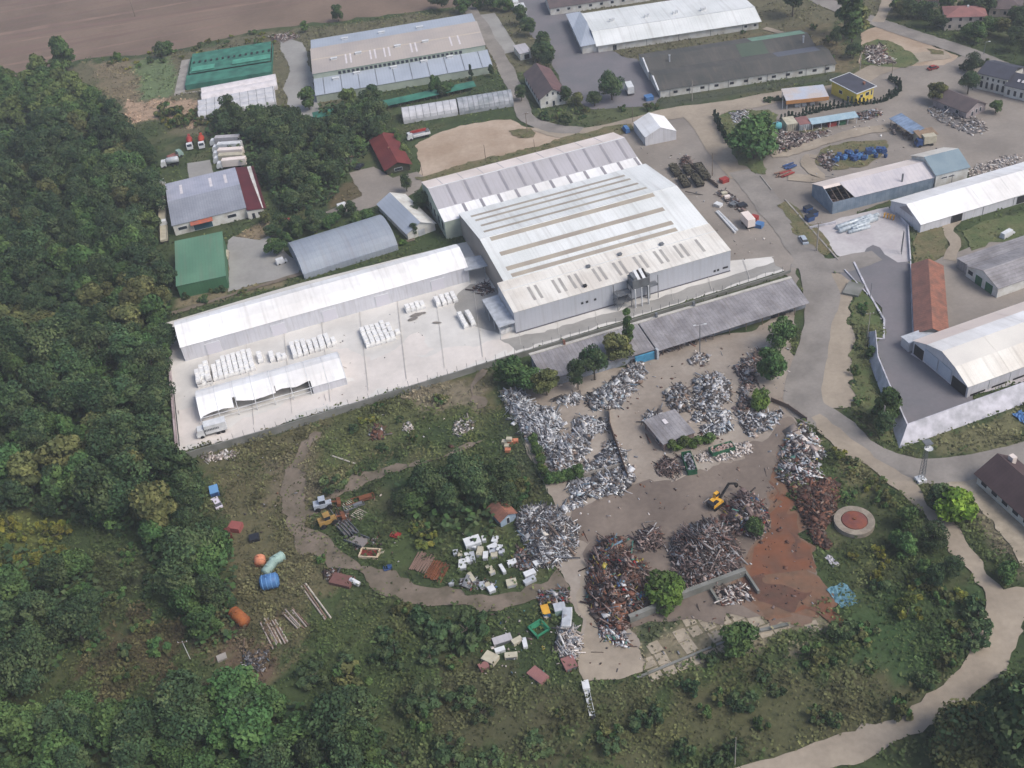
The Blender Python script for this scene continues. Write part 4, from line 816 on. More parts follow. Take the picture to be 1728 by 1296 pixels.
# circular tank
r = T('round_tank', 'round concrete tank with rusty red cover among the bushes', 'tank', g(1441,884), 0)
b = MB(); b.lathe((0,0,0), [(4.4,0),(4.4,1.2),(4.0,1.25),(2.9,1.2),(2.9,.9),(0,.9)], 40); b.build('concrete_ring', mat('old_ring_concrete', C(160,150,136), C(134,124,112), .5, .95, var=.15), r)
b = MB(); b.lathe((0,0,0), [(2.85,.95),(2.7,1.3),(1.2,1.55),(0,1.6)], 36); b.build('cover', mat('rusty_red_cover', C(116,72,68), C(136,80,62), .5, .9, var=.12), r)
b = MB(); b.lathe((0,0,0), [(.35,1.5),(.35,1.9),(0,1.9)], 12); b.build('hatch', M_rust, r)
# pump hut with terracotta roof in the bushes
xgable('tool_hut', 'tiny hut with terracotta roof between the bushes and the silvery scrap heap', 'hut', g(846,890), 28, 4.2, 5.2, 2.2, 3.2, mat('pale_blue_plaster', C(150,168,186), None), M_terracotta, .4, [('f',2,.1,.9,1.9)])
xgable('garden_shed', 'low shed with terracotta roof under the trees left of the car park', 'shed', c2(455,1015), 18, 7, 5, 2.2, 3.0, M_concd, M_terracotta, .3)
# ------------------------------------------------------------------ walls, fences, poles
def lin(P, step):
    out = []; 
    for (x0,y0),(x1,y1) in zip(P[:-1], P[1:]):
        L = math.hypot(x1-x0, y1-y0); n = max(1, int(L/step)); out += [(x0+(x1-x0)*k/n, y0+(y1-y0)*k/n) for k in range(n)]
    return out+[P[-1]]
def wallmesh(P, h, t, base=0.0):
    b = MB(); N = len(P); hs = h if hasattr(h, '__len__') else [h]*N
    for i in range(N-1):
        (x0,y0),(x1,y1) = P[i], P[i+1]; L = math.hypot(x1-x0,y1-y0); nx, ny = -(y1-y0)/L*t/2, (x1-x0)/L*t/2
        V = [(x0-nx,y0-ny,base),(x1-nx,y1-ny,base),(x1+nx,y1+ny,base),(x0+nx,y0+ny,base),(x0-nx,y0-ny,hs[i]),(x1-nx,y1-ny,hs[i+1]),(x1+nx,y1+ny,hs[i+1]),(x0+nx,y0+ny,hs[i])]
        b.add(V, [(0,3,2,1),(4,5,6,7),(0,1,5,4),(1,2,6,5),(2,3,7,6),(3,0,4,7)])
    return b
def offz(P, dz=0): return P
W1 = [g(306,778), g(470,731), g(870,606), g(1100,535), g(1334,461)]
r = T('yard_wall', 'long grey concrete wall topped by thin wire posts along the front of the pale yard', 'wall', (0,0))
wallmesh(W1, [2.3,2.3,1.8,1.2,1.1], .35).build('wall_panel', M_concd, r)
wp = lin(W1, 2.75)
for i, q in enumerate(wp[:90]):
    zt = 2.2-1.1*i/len(wp); b = MB(); b.cyl((q[0],q[1],zt), (q[0],q[1],zt+2.0), .055, n=5); b.build('post', M_steel, r)
W2 = [g(281,548), g(301,775)]
r = T('side_wall', 'low pinkish wall with a dark slot along the left edge of the pale yard', 'wall', (0,0))
wallmesh(W2, 1.6, .5).build('wall_panel', mat('pinkish_wall', C(186,172,172), C(150,134,136), .3, .9), r)
q0, q1 = g(292.5,655,1.7), g(302.5,752,1.7); wallmesh([q0,q1], 1.72, .22, 1.5).build('dark_slot', M_dark, r)
# banked wall round the dark asphalt yard
bo = [g(1464,560), g(1467,612), g(1490,672), g(1517,757), g(1728,682), g(1900,620)]; HT = 3.6
to = [g(1477,558,HT), g(1481,602,HT), g(1503,655,HT), g(1531,717,HT), g(1728,646,HT), g(1900,584,HT)]
b = MB(); n = len(bo); ti = []
for i, (x, y) in enumerate(to): ti.append((x+.35, y+.45))
V = [(x,y,0) for x,y in bo]+[(x,y,HT) for x,y in to]+[(x,y,HT) for x,y in ti]+[(x,y,0) for x,y in ti]
for i in range(n-1): b.add([V[i],V[i+1],V[n+i+1],V[n+i]], [(0,1,2,3)]); b.add([V[n+i],V[n+i+1],V[2*n+i+1],V[2*n+i]], [(0,1,2,3)]); b.add([V[2*n+i],V[2*n+i+1],V[3*n+i+1],V[3*n+i]], [(0,1,2,3)])
tag(b.build('banked_wall', M_concw), 'tall sloping white-washed concrete wall around the dark asphalt yard', 'wall')
HARD.append(bo+to[::-1])
b = wallmesh(lin([g(1441,444), g(1468,500), g(1492,541), g(1491,574), g(1465,572)], 3), .5, .5); tag(b.build('kerb_wall', M_concw), 'low white kerb wall bending around the grass island by the asphalt yard', 'kerb')
b = wallmesh(lin([g(1425,457), g(1464,499)], 3), .6, .3); tag(b.build('low_wall', M_concw), 'narrow white wall strip beside the grey manhole slab', 'kerb')
for a_, c_ in (((1471,536),(1489,539)), ((1469,563),(1487,566))): tag(wallmesh([g(*a_), g(*c_)], .3, .3).build('concrete_beam', M_conc), 'short pale beam crossing the green island '+('nearer its rounded end' if a_[1] > 550 else 'at its middle'), 'beam')
b = wallmesh([g(1536,446), g(1540,560), g(1543,585)], 1.2, .3); tag(b.build('low_wall', M_concw), 'thin white wall along the tile roofed shed', 'wall')
b = wallmesh(lin([g(1502,352), g(1532,384), g(1536,442)], 4), 1.0, .35); tag(b.build('low_wall', M_concw), 'low wall along the right side of the light concrete pad', 'wall')
b = wallmesh([g(1366,387), g(1410,378)], 1.0, .3); tag(b.build('low_wall', M_concw), 'short white wall at the top left corner of the concrete pad', 'wall')
b = wallmesh(lin([g(1325,338), g(1415,440)], 4), .4, .5); tag(b.build('kerb_wall', M_conc), 'long thin kerb between grass strip and concrete pad', 'kerb')
b = wallmesh(lin([g(1283,298), g(1302,322)], 4), .5, .3); tag(b.build('low_wall', M_conc), 'short low wall below the big round tree', 'wall')
# scrapyard retaining wall with side spurs
for A_, B_, hh, tt, lab in ((g(1062,1050), g(1120,1026), 2.0, 1.0, 'thick grey retaining wall left of the round bush behind the scrap heaps'), (g(1150,1010), g(1257,970), 2.0, 1.0, 'thick grey retaining wall right of the round bush behind the scrap heaps'),
    (g(1258,970), g(1280,1003), 1.2, .5, 'tilted concrete spur at the right end of the grey retaining wall'), (g(1199,998), g(1213,1020), 1.0, .5, 'short concrete spur below the middle of the grey retaining wall'),
    (g(1075,1145), g(1250,1073), .4, .5, 'long low kerb edge in front of the weathered slabs'), (g(1255,1072), g(1330,1055), .6, .7, 'low broken wall right of the slab area')):
    tag(wallmesh([A_, B_], hh, tt).build('concrete_wall', M_concd), lab, 'wall')
# fence between aluminium compound and grass, scrapyard boundary boards
for P_, hh, m_, lab in (([g(842,660), g(880,740), g(925,835)], 2.0, mat('rail_green', C(70,84,66), None), 'green mesh fence along the left side of the silvery scrap compound'),
    ([g(1028,695), g(1030,725), g(1042,760), g(1060,812)], 2.4, mat('brown_boards', C(112,92,80), C(92,76,68), 1, .9), 'leaning brown board fence on the left side of the scrapyard drive'),
    ([g(932,812), g(985,806), g(1060,785)], 1.4, M_conc, 'low concrete wall at the lower edge of the silvery compound'),
    ([g(1301,678), g(1330,690), g(1361,712)], 1.5, mat('gate_brown', C(120,104,96), None), 'low sliding gate at the scrapyard entrance'),
    ([g(1100,178), g(1250,157), g(1410,132)], 1.6, mat('wire_grey', C(96,104,92), None), 'grey-green wire fence in front of the dark roofed long hall'),
    ([g(1158,276), g(1212,318)], 1.4, M_wood, 'thin brown fence beside the black-hulled loads')):
    r = T('fence', lab, 'fence', (0,0)); q = lin(P_, 3)
    if 'wire' in lab or 'mesh' in lab:
        b = MB()
        for (x0,y0),(x1,y1) in zip(q[:-1], q[1:]):
            for z in (.4, .9, 1.4): b.cyl((x0,y0,z), (x1,y1,z), .04, n=4)
        b.build('rails', m_, r)
    else: wallmesh(q, hh, .15).build('panel', m_, r)
    for x, y in q[::1][:60]: b = MB(); b.cyl((x,y,0), (x,y,hh+.15), .08, n=5); b.build('post', m_, r)
def pole(px, h, label, top=None, lamp=False, az=0, r_=.16, m=None):
    r = T('utility_pole', label, 'pole', g(*px), az); b = MB(); b.cyl((0,0,0), (0,0,h), r_, r_*.65, n=8); b.build('pole', m or M_wood, r)
    if top:
        for z in ([h-.4] if top == 1 else [h-.4, h-1.3]): b = MB(); b.box(-1.1,1.1,-.07,.07,z,z+.14); b.build('crossarm', M_wood, r)
        for x in (-.9, 0, .9): b = MB(); b.cyl((x,0,h-.26), (x,0,h+.02), .07, n=6); b.build('insulator', M_whitep, r)
    if lamp:
        for sx in ((-1, 1) if lamp == 2 else (1,)): b = MB(); b.cyl((0,0,h-.1), (sx*1.2,0,h), .05, n=5); b.bx(sx*1.4,0,h,.7,.35,.2); b.build('lamp_head', M_whitep, r)
    return r
pole((1181,600), 10.3, 'floodlight pole with two lamp heads on the scrapyard drive below the long grey shed', lamp=2, m=M_steel)
pole((1378,424), 10, 'concrete pole at the left corner of the light concrete pad', top=1, m=M_conc, r_=.24)
pole((1487,730), 8.5, 'pale concrete pole in the bushes beside the banked wall corner', m=M_conc, r_=.26)
pole((1463,574), 9, 'pole with small crossarm standing on the green island', top=1, m=M_conc)
pole((1468,505), 5.5, 'thin grey lamp post at the top of the green island', m=M_steel, r_=.1)
pole((228,28), 11, 'lone dark pole standing in the ploughed field', top=1, az=30)
pole((820,272), 6.5, 'thin dark pole on the grass strip between sandy lot and factory', r_=.12)
pole((902,250), 3.5, 'short thin post right of the pole on the grass strip', r_=.1)
pole((713,296), 5.5, 'thin pole beside the factory corner and car park', r_=.1)
pole((890,224), 8, 'pole on the small round lawn where the lanes fork', top=1)
pole((1202,297), 8.5, 'brown pole beside the factory lot and drive, right of the dark loads', r_=.14)
pole((1168,170), 8, 'pale pole in front of the dark roofed hall', m=M_conc)
pole((1068,207), 6.5, 'dark pole left of the white marquee', r_=.12)
pole((1451,118), 7, 'pale concrete pole at the left of the yellow house', m=M_conc, r_=.18)
pole((1660,92), 5, 'lamp post on the road bend in front of the gardens', lamp=1, m=M_steel)
pole((1320,185), 7, 'thin white flagpole at the left corner of the flat canopy', m=M_whitep, r_=.09)
pole((1240,1292), 9, 'thin pole rising from the weeds at the bottom edge', r_=.12, m=M_conc)
pole((321,1112), 6, 'small bright mast with a short crossbar in the lower left clearing', top=1, m=M_whitep, r_=.1)
pole((1505,125), 5, 'dark thin post at the rubble island left of the red car', r_=.12)
# lattice mast by the bend
r = T('lattice_mast', 'steel lattice mast with dish on a white base beside the bend of the road', 'mast', g(1554,812), 10)
b = MB()
for sx, sy in ((-1,-1),(1,-1),(1,1),(-1,1)): b.cyl((sx*.5,sy*.5,0), (sx*.25,sy*.25,12), .06, n=5)
for k in range(12):
    w0 = .5-.25*k/12; w1 = .5-.25*(k+1)/12
    for (ax_, ay), (bx_, by) in (((-1,-1),(1,-1)),((1,-1),(1,1)),((1,1),(-1,1)),((-1,1),(-1,-1))): b.cyl((ax_*w0,ay*w0,k), (bx_*w1,by*w1,k+1), .05, n=4)
b.build('lattice', M_steel, r); b = MB(); b.lathe((0,-.7,10.5), [(0,0),(.9,.25),(1.0,.35)], 14); b.build('dish', M_whitep, r)
b = MB(); b.box(-1.2,.9,-1,1,0,1.0); b.build('base', M_whitep, r); b = MB(); b.box(-.9,.9,-.9,.9,11.9,12.1); b.build('platform', M_steel, r)
r = T('gantry', 'leaning steel gantry ladder at the right edge of the concrete pad', 'gantry', g(1521,430), 75)
b = MB()
for x in (0, 1.6): b.cyl((x*.9,0,0), (.4+x*.5,0,7.5), .12, n=6)
for k in range(7): b.cyl((.1,0,.8+k), (1.3,0,1.3+k), .06, n=4)
b.cyl((-1.5,0,.1), (3,0,.1), .12, n=6); b.build('frame', M_steel, r)
# ------------------------------------------------------------------ vehicles
def az2(a, b_): (x0,y0),(x1,y1) = g(*a), g(*b_); return math.degrees(math.atan2(y1-y0, x1-x0))
def wheels(r, xs, wd, rad=.5, t=.3):
    for x in xs:
        for sy in (-1, 1): b = MB(); b.cyl((x,sy*(wd/2-t),rad), (x,sy*wd/2,rad), rad, n=12); b.build('wheel', M_tyre, r)
def truck(rear, front, label, kind='box', cabm=None, bodym=None, L=None, name='truck', group=None, wd=2.5):
    p = g(*rear); (x1,y1) = g(*front); az = math.degrees(math.atan2(y1-p[1], x1-p[0])); L = L or math.hypot(x1-p[0], y1-p[1])
    r = T(name, label, 'truck', p, az, group); cabm = cabm or M_whitep; bodym = bodym or M_whitep
    b = MB(); b.box(.1,L-1.6,-.5,.5,.7,1.0); b.build('chassis', M_dark, r); xc = L-2.1
    if kind != 'trailer':
        b = MB()
        b.add([(xc,-wd/2+.1,.6),(L,-wd/2+.1,.6),(L,wd/2-.1,.6),(xc,wd/2-.1,.6),(xc,-wd/2+.15,2.7),(L-.45,-wd/2+.15,2.7),(L-.45,wd/2-.15,2.7),(xc,wd/2-.15,2.7),(L,-wd/2+.1,1.6),(L,wd/2-.1,1.6)],
              [(0,3,2,1),(4,5,6,7),(0,1,8,5,4),(3,7,6,9,2),(1,2,9,8),(8,9,6,5),(0,4,7,3)]); b.build('cab', cabm, r)
        b = MB(); b.add([(L-.03,-wd/2+.3,1.72),(L-.03,wd/2-.3,1.72),(L-.40,wd/2-.35,2.6),(L-.40,-wd/2+.35,2.6)], [(0,1,2,3)]); b.build('windscreen', M_glass, r)
    be = xc-.25 if kind != 'trailer' else L-.1
    if kind in ('box', 'trailer'):
        b = MB(); b.box(0,be,-wd/2,wd/2,1.05,3.7); b.build('cargo_box', bodym, r)
    elif kind == 'flat':
        b = MB(); b.box(0,be,-wd/2,wd/2,1.05,1.25)
        for y in (-wd/2, wd/2-.08): b.box(0,be,y,y+.08,1.25,1.8)
        b.box(0,.08,-wd/2,wd/2,1.25,1.8); b.build('flatbed', bodym, r)
    elif kind == 'tank':
        b = MB(); b.lathe((0,0,2.3), [(0,0),(.8,0),(1.2,.3),(1.2,be-.3),(.8,be),(0,be)], 14, 'x'); b.build('tank_body', bodym, r, smooth=True)
    elif kind == 'mixer':
        b = MB(); b.lathe((0,0,2.3), [(.5,-.3),(.7,.3),(1.25,1.6),(1.3,2.6),(.8,be-.2),(0,be)], 14, 'x'); b.build('mixing_drum', bodym, r, smooth=True)
        b = MB(); b.bx(-.1,0,3.0,.8,.9,.7,0,0,.5); b.build('hopper', bodym, r)
    elif kind == 'pump':
        b = MB(); b.box(0,be,-wd/2,wd/2,1.05,1.9); b.build('deck', M_whitep, r); b = MB(); b.box(1.2,be+.8,-.35,.35,2.9,3.3); b.box(1.6,be,.4,.75,2.6,2.95); b.build('boom', M_red, r); b = MB(); b.box(.2,1.6,-.9,.9,1.9,2.6); b.build('hopper', M_steel, r)
    wheels(r, [1.2, 2.5, L-1.3] if L > 6.5 else [1.2, L-1.2], wd); return r
t = truck((385,724), (334,738), 'white box truck with grey lettering parked in front of the torn storage tent', wd=2.6)
b = MB(); 
for k in range(9): b.box(2.0+k*.42,2.3+k*.42,1.31,1.34,2.1,2.75)
b.build('lettering', M_steel, t)
truck((304,277), (268,284), 'grey silver tank trailer pointing away from the forest clearing', 'tank', bodym=M_paleS, name='tank_trailer', L=7)
truck((285,272), (309,262), 'white and pinkish tipper with green-white cab beside the silver tanker', 'flat', M_green3, M_pinkbrown)
truck((322,240), (322,271), 'left one of two concrete mixers with red drum behind the depot', 'mixer', bodym=M_red, L=8)
truck((342,238), (342,267), 'right one of two concrete mixers with darker red drum behind the depot', 'mixer', bodym=mat('faded_red', C(176,72,54), C(150,60,50), .5), L=8)
for k, (a_, c_, lab) in enumerate((((407,243),(357,246),'topmost grey-tarped truck in the parked truck row behind the depot'),((411,254),(361,257),'second white-tarped truck in the parked truck row behind the depot'),
    ((413,264),(362,267),'third truck with pinkish tarp in the parked truck row behind the depot'),((414,273),(363,276),'fourth truck with beige tarp in the parked truck row behind the depot'),((418,280),(368,285),'lowest truck right against the depot roof, pale pink tarp'))):
    truck(a_, c_, lab, 'box', M_whitep, [M_lilac, M_whitep, M_pinkroof, M_cream2, M_pinkroof][k], group='trucks parked side by side behind the depot')
for a_, c_, lab in (((274,346),(275,312),'rearmost beige flatbed truck along the left depot wall'),((276,380),(276,346),'middle beige flatbed truck along the left depot wall'),((279,412),(278,380),'nearest beige flatbed truck along the left depot wall')):
    truck(a_, c_, lab, 'flat', M_whitep, M_cream2, group='trucks along the left wall of the depot')
truck((726,228), (688,237), 'white concrete pump truck with red boom on the edge of the sandy lot', 'pump', L=9)
def car(p, az, label, body, name='car', L=4.2, cat='car', van=False, wreck=False, group=None, z=0):
    r = T(name, label, cat, p, az, group, z); w_ = 1.75; h = 1.9 if van else 1.4
    b = MB(); b.prism([(-w_/2,.3),(w_/2,.3),(w_/2,.85),(-w_/2,.85)], 0, L); b.bx(L-.1,0,.6,.25,w_-.2,.3); b.build('body', body, r)
    b = MB(); x0, x1 = (.1, L-1.1) if van else (.5, L-1.3); q = .0 if van else .5
    b.add([(x0,-w_/2+.05,.85),(x1+.5,-w_/2+.05,.85),(x1+.5,w_/2-.05,.85),(x0,w_/2-.05,.85),(x0+q,-w_/2+.2,h),(x1,-w_/2+.2,h),(x1,w_/2-.2,h),(x0+q,w_/2-.2,h)], [(4,5,6,7),(0,1,5,4),(1,2,6,5),(2,3,7,6),(3,0,4,7)])
    b.build('windows' if not van else 'cabin', M_glass if not van else body, r)
    b = MB(); b.box(x0+q,x1,-w_/2+.2,w_/2-.2,h,h+.06); b.build('roof', body, r)
    if van: b = MB(); b.add([(x1+.52,-w_/2+.15,.9),(x1+.52,w_/2-.15,.9),(x1+.04,w_/2-.3,h-.1),(x1+.04,-w_/2+.3,h-.1)], [(0,1,2,3)]); b.build('windscreen', M_glass, r)
    if not wreck: wheels(r, [.8, L-.8], w_+.04, .32, .2)
    return r
car(g(570,354), 20, 'white estate car parked beside the hedge left of the grey vault', M_whitep, van=True)
car(g(602,288), 60, 'black car in the car park left of the red roofed house', M_black)
car(g(1360,414), az2((1360,414),(1351,400)), 'silver-blue car parked at the grass verge beside the road', M_silver, L=4.5)
car(g(1566,119), 15, 'red car driving near the rubble island at the top right', M_red)
car(g(1300,536), 12, 'black car parked under the right end of the long grey shed', M_black)
car(g(1313,530), 12, 'second dark car squeezed at the corner of the long grey shed', mat('dark_grey_paint', C(66,70,76), None))
car(g(1060,226), 100, 'blue van with white roof left of the white marquee', M_blue, 'van', 4.6, 'van', True)
car(g(1690,404), 30, 'white van parked on the grass below the big white hall at the right edge', M_whitep, 'van', 5, 'van', True)
car(g(470,378,0), 15, 'red car half hidden in the bushes right of the depot', M_red)
car(g(382,440), 95, 'cream van parked at the right wall of the green warehouse', M_cream2, 'van', 5, 'van', True)
car(g(467,447), 20, 'white small van beside the bush in the depot yard', M_whitep, 'van', 3.6, 'van', True)
truck((1060,152), (1070,172), 'small white box trailer at the lower edge of the dark asphalt lot', 'trailer', name='box_trailer', L=6)
truck((1576,243), (1556,246), 'cream-bodied truck with blue cab at the foot of the ochre-roofed shed', 'box', M_dblue, M_cream2, L=6.5)
truck((868,8), (876,25), 'left one of two white coaches parked by the trees at the top', 'box', name='coach', L=9)
truck((880,18), (890,38), 'right one of two white coaches parked by the trees at the top', 'box', name='coach', L=9)
truck((1268,388), (1250,368), 'white cargo trailer with pinkish roof on the lot right of the factory', 'trailer', bodym=M_pinkroof, name='box_trailer', L=5.5)
def excavator(p, az, m, label, arm=True, name='excavator'):
    r = T(name, label, 'excavator', p, az, scale=.88)
    for sy in (-1, 1): b = MB(); b.box(-2,2,sy*1.2-.3,sy*1.2+.3,.05,.85); b.cyl((-2,sy*1.2-.3,.45),(-2,sy*1.2+.3,.45),.4,n=8); b.cyl((2,sy*1.2-.3,.45),(2,sy*1.2+.3,.45),.4,n=8); b.build('crawler_track', M_tyre, r)
    b = MB(); b.cyl((0,0,.7),(0,0,1.2),.8,n=12); b.add([(-2.6,-1.3,1.2),(1.2,-1.3,1.2),(1.2,1.3,1.2),(-2.6,1.3,1.2),(-2.4,-1.25,2.2),(.8,-1.25,2.1),(.8,1.25,2.1),(-2.4,1.25,2.2)], [(0,3,2,1),(4,5,6,7),(0,1,5,4),(1,2,6,5),(2,3,7,6),(3,0,4,7)]); b.build('body', m, r)
    b = MB(); b.add([(-.2,.35,2.1),(1.7,.35,2.1),(1.7,1.3,2.1),(-.2,1.3,2.1),(-.1,.4,3.6),(1.2,.4,3.6),(1.2,1.25,3.6),(-.1,1.25,3.6)], [(0,3,2,1),(4,5,6,7),(0,1,5,4),(1,2,6,5),(2,3,7,6),(3,0,4,7)]); c = b.build('cab', m, r)
    b = MB(); b.box(-.12,1.5,.33,1.34,2.55,3.35); b.build('cab_window', M_glass, c)
    b = MB(); b.box(-2.75,-1.7,-1.2,1.2,1.25,2.35); b.box(-1.6,-.4,-1.1,-.2,2.15,2.4); b.build('counterweight', M_black, r)
    b = MB(); b.bx(2.6,-.2,3.6,4.6,.5,.55,0,0,-.7); b.build('boom', m if not arm else M_dark, r); b = MB(); b.bx(5.6,-.2,4.0,3.8,.4,.45,0,0,.6); b.build('stick', M_dark, r)
    b = MB()
    for k in range(5): t_ = k*1.256; b.bx(7.2+.35*math.cos(t_),-.2+.35*math.sin(t_),2.1,.2,.2,1.0,t_,0,.35)
    b.build('grab', M_dark, r); return r
excavator(g(1210,852), 35, M_dig, 'yellow material handler with dark boom reaching over the scrap heap')
def loader(p, az, m, label):
    r = T('wheel_loader', label, 'loader', p, az); b = MB(); b.box(-2.4,.2,-1,1,.9,2.1); b.box(.2,1.9,-.7,.7,.8,1.7); b.build('body', m, r)
    b = MB(); b.box(-.9,.5,-.8,.8,2.1,3.2); b.build('cab', M_glass, r); b = MB(); b.box(-1,.6,-.9,.9,3.2,3.3); b.build('cab_roof', m, r)
    b = MB(); b.bx(2.5,0,1.3,2,.3,.3,0,0,.3); b.bx(3.5,0,.8,1,2.4,.9,0,0,.3); b.build('bucket', M_rust, r); wheels(r, [-1.6, 1.3], 2.4, .7, .5); return r
loader(g(556,884), 20, mat('faded_ochre', C(170,136,76), C(140,112,70), .6, .8), 'faded ochre wheel loader parked on the left side of the junk meadow')
loader(g(548,857), 10, M_bluegrey, 'blue-grey old loader with pink bonnet strip at the dirt track') 
# ------------------------------------------------------------------ tanks, pipes and loose objects on the meadow
def htank(a_, c_, rad, m, label, name='steel_tank', flat=True, lid=None, z=0):
    p = g(a_[0], a_[1], rad); q = g(c_[0], c_[1], rad); az = math.degrees(math.atan2(q[1]-p[1], q[0]-p[0])); L = math.hypot(q[0]-p[0], q[1]-p[1])
    r = T(name, label, 'tank', p, az, z=z); b = MB(); b.lathe((0,0,rad), [(0,-.25*rad),(rad*.7,-.15*rad),(rad,.12*rad),(rad,L-.12*rad),(rad*.7,L+.15*rad),(0,L+.25*rad)], 20, 'x'); b.build('shell', m, r, smooth=True)
    b = MB()
    for t_ in (.08, .35, .65, .93): b.lathe((0,0,rad), [(rad,L*t_),(rad*1.03,L*t_+.04),(rad*1.03,L*t_+.12),(rad,L*t_+.16)], 20, 'x')
    b.build('bands', lid or m, r); b = MB(); b.cyl((L*.4,0,2*rad-.05), (L*.4,0,2*rad+.25), .3, n=10); b.build('manhole', m, r); return r
htank((441,984), (468,978), 1.75, M_blue, 'big bright blue cylindrical tank lying in the grass', lid=mat('light_blue', C(110,158,206), None))
htank((447,967), (461,949), 1.15, M_green3, 'pale green tank leaning toward the blue tank')
htank((458,949), (478,937), 1.2, mat('pale_aqua', C(158,184,176), C(140,164,158), .6), 'pale aqua tank, the upper one of the greenish pair')
htank((438,941), (439,950), 1.3, M_salmon, 'short salmon-orange tank beside the greenish tanks')
htank((393,1032), (414,1050), 1.4, mat('rust_orange', C(162,96,52), C(130,78,48), .5, .8), 'rust-orange cylindrical tank lying at the forest edge')
htank((1318,212), (1303,213), 1.3, mat('aqua', C(96,168,176), None), 'turquoise cylindrical tank beside the cream containers')
htank((591,978), (606,986), .6, M_whitep, 'white pipe-like cylinder lying on the rusty frame')
def bundle(a_, c_, n, spread, r_, m, label, name='pipe_bundle', cat='pipes'):
    p = g(*a_); q = g(*c_); az = math.degrees(math.atan2(q[1]-p[1], q[0]-p[0])); L = math.hypot(q[0]-p[0], q[1]-p[1]); r = T(name, label, cat, p, az); R_ = random.Random(n*7+int(L*10))
    for k in range(n):
        y = (k/(max(n-1,1))-.5)*spread; b = MB(); z = r_+(.0 if k % 3 else r_*1.7)*(n > 3); b.cyl((R_.uniform(-.5,.5),y+R_.uniform(-.15,.15),z), (L+R_.uniform(-.6,.6),y+R_.uniform(-.25,.25),z), r_, n=8); b.build('pole', m[k % len(m)], r)
    return r
mp = [mat('grey_pole', C(168,156,148), None), mat('brown_pole', C(134,110,98), None), mat('pale_pole', C(192,184,172), None)]
bundle((450,1046), (474,1088), 9, 3.2, .17, mp, 'left bundle of brown and grey poles in the lower meadow')
bundle((484,1030), (511,1060), 8, 2.4, .18, mp, 'right bundle of pale poles with green-white ones in the lower meadow')
bundle((512,988), (553,1044), 3, 1.2, .2, mp, 'three very long straight poles lying side by side', )
bundle((562,768), (600,782), 1, 1, .2, mp[2:], 'single pale plank in the upper meadow grass')
def boxobj(name, cat, label, px, size, az, m, z=0, top=None, tilt=0, group=None, extra=None):
    r = T(name, label, cat, g(*px), az, group, z); sx, sy, sz = size; b = MB(); b.bx(0,0,sz/2,sx,sy,sz,0,tilt); b.build('body', m, r)
    b = MB(); b.bx(0,0,sz+.03,sx+.06,sy+.06,.08,0,tilt); b.build('lid', top or m, r)
    if extra: b = MB(); b.bx(0,-sy/2-.03,sz*.5,sx*.8,.06,sz*.75); b.build('front_panel', extra, r)
    return r
boxobj('water_tote', 'container', 'bright blue plastic tote near the forest edge in the meadow', (363,832), (2.1,3,1.4), 15, M_blue, top=mat('light_blue', None), extra=M_dblue)
car(g(372,860), az2((372,862),(360,842)), 'white and lilac old car shell beside the blue tote', mat('lilac_white', C(214,208,222), None), 'car_shell', 4.2, wreck=True)
boxobj('rusty_cabinet', 'cabinet', 'dark red rusty cabinet under the forest edge', (381,908), (3.2,3,1.6), 20, mat('dark_red_rust', C(112,56,50), C(88,46,42), .7))
boxobj('rusty_cabinet', 'cabinet', 'pinkish-red open cabinet right of the dark red one', (399,893), (2.4,3,1.4), 70, mat('pink_red', C(150,86,82), None), top=mat('pink_red', None))
boxobj('machine_part', 'machine', 'black machine part on a dark brown plate in the meadow', (430,910), (2.4,2,.9), 10, M_black)
boxobj('rusty_trailer', 'trailer', 'rusty brown flat trailer with white pipe at the lower side of the dirt track', (578,982), (5.2,3,.8), -25, mat('brown_plate', C(116,82,76), None))
boxobj('pallet', 'pallet', 'small pale pallet in the lower clearing', (375,1111), (2,1.6,.5), 20, M_conc)
# red-framed trough, wheel, grids, flatbed hulks
r = T('trough', 'cream rimmed trough with dark red inside on the meadow edge', 'trough', g(624,936), -14); b = MB(); b.box(-2.0,2.0,-1.1,1.1,0,.4); b.build('inner_floor', mat('dark_red_in', C(116,48,44), None), r)
b = MB(); 
for x0,x1,y0,y1 in ((-2.3,2.3,-1.4,-1.1),(-2.3,2.3,1.1,1.4),(-2.3,-2,-1.1,1.1),(2,2.3,-1.1,1.1)): b.box(x0,x1,y0,y1,0,.8)
b.build('rim', mat('cream_rim', C(206,186,160), None), r)
r = T('tyre_rim', 'pale round wheel rim lying beside the cream trough', 'wheel', g(642,931)); b = MB(); b.lathe((0,0,0), [(.35,.1),(.35,.35),(.85,.35),(.85,0)], 16); b.build('rim', M_cream2, r)
for px, az, lab in (((589,853), -50, 'upper slatted pale grid lying in the grass'), ((606,869), -40, 'lower slatted pale grid lying in the grass')):
    r = T('slatted_grid', lab, 'grid', g(*px), az); b = MB()
    for k in range(6): b.box(-1.5,1.5,-1.3+k*.5,-1.1+k*.5,.2,.35)
    b.build('slats', M_cream2, r); b = MB(); b.box(-1.6,-1.4,-1.4,1.4,0,.2); b.box(1.4,1.6,-1.4,1.4,0,.2); b.build('bearers', M_wood, r)
for px, az, m_, lab, nb in (((588,898), -58, M_paleS, 'grey hopper body with raised ribs beside the dirt track', 4), ((603,915), -35, M_pinkbrown, 'grey-brown trailer bed lying below the ribbed hopper', 1)):
    r = T('trailer_bed', lab, 'trailer', g(*px), az); b = MB(); b.box(-2.6,2.6,-1.5,1.5,.5,.8); b.build('floor', mat('grey_bed', C(132,126,124), None), r); b = MB()
    for k in range(nb+1): b.box(-2.6,2.6,-1.5+k*3/nb-.06,-1.5+k*3/nb+.06,.8,1.4)
    b.build('ribs', M_steel, r); wheels(r, [-1.2, 1.2], 3, .5)
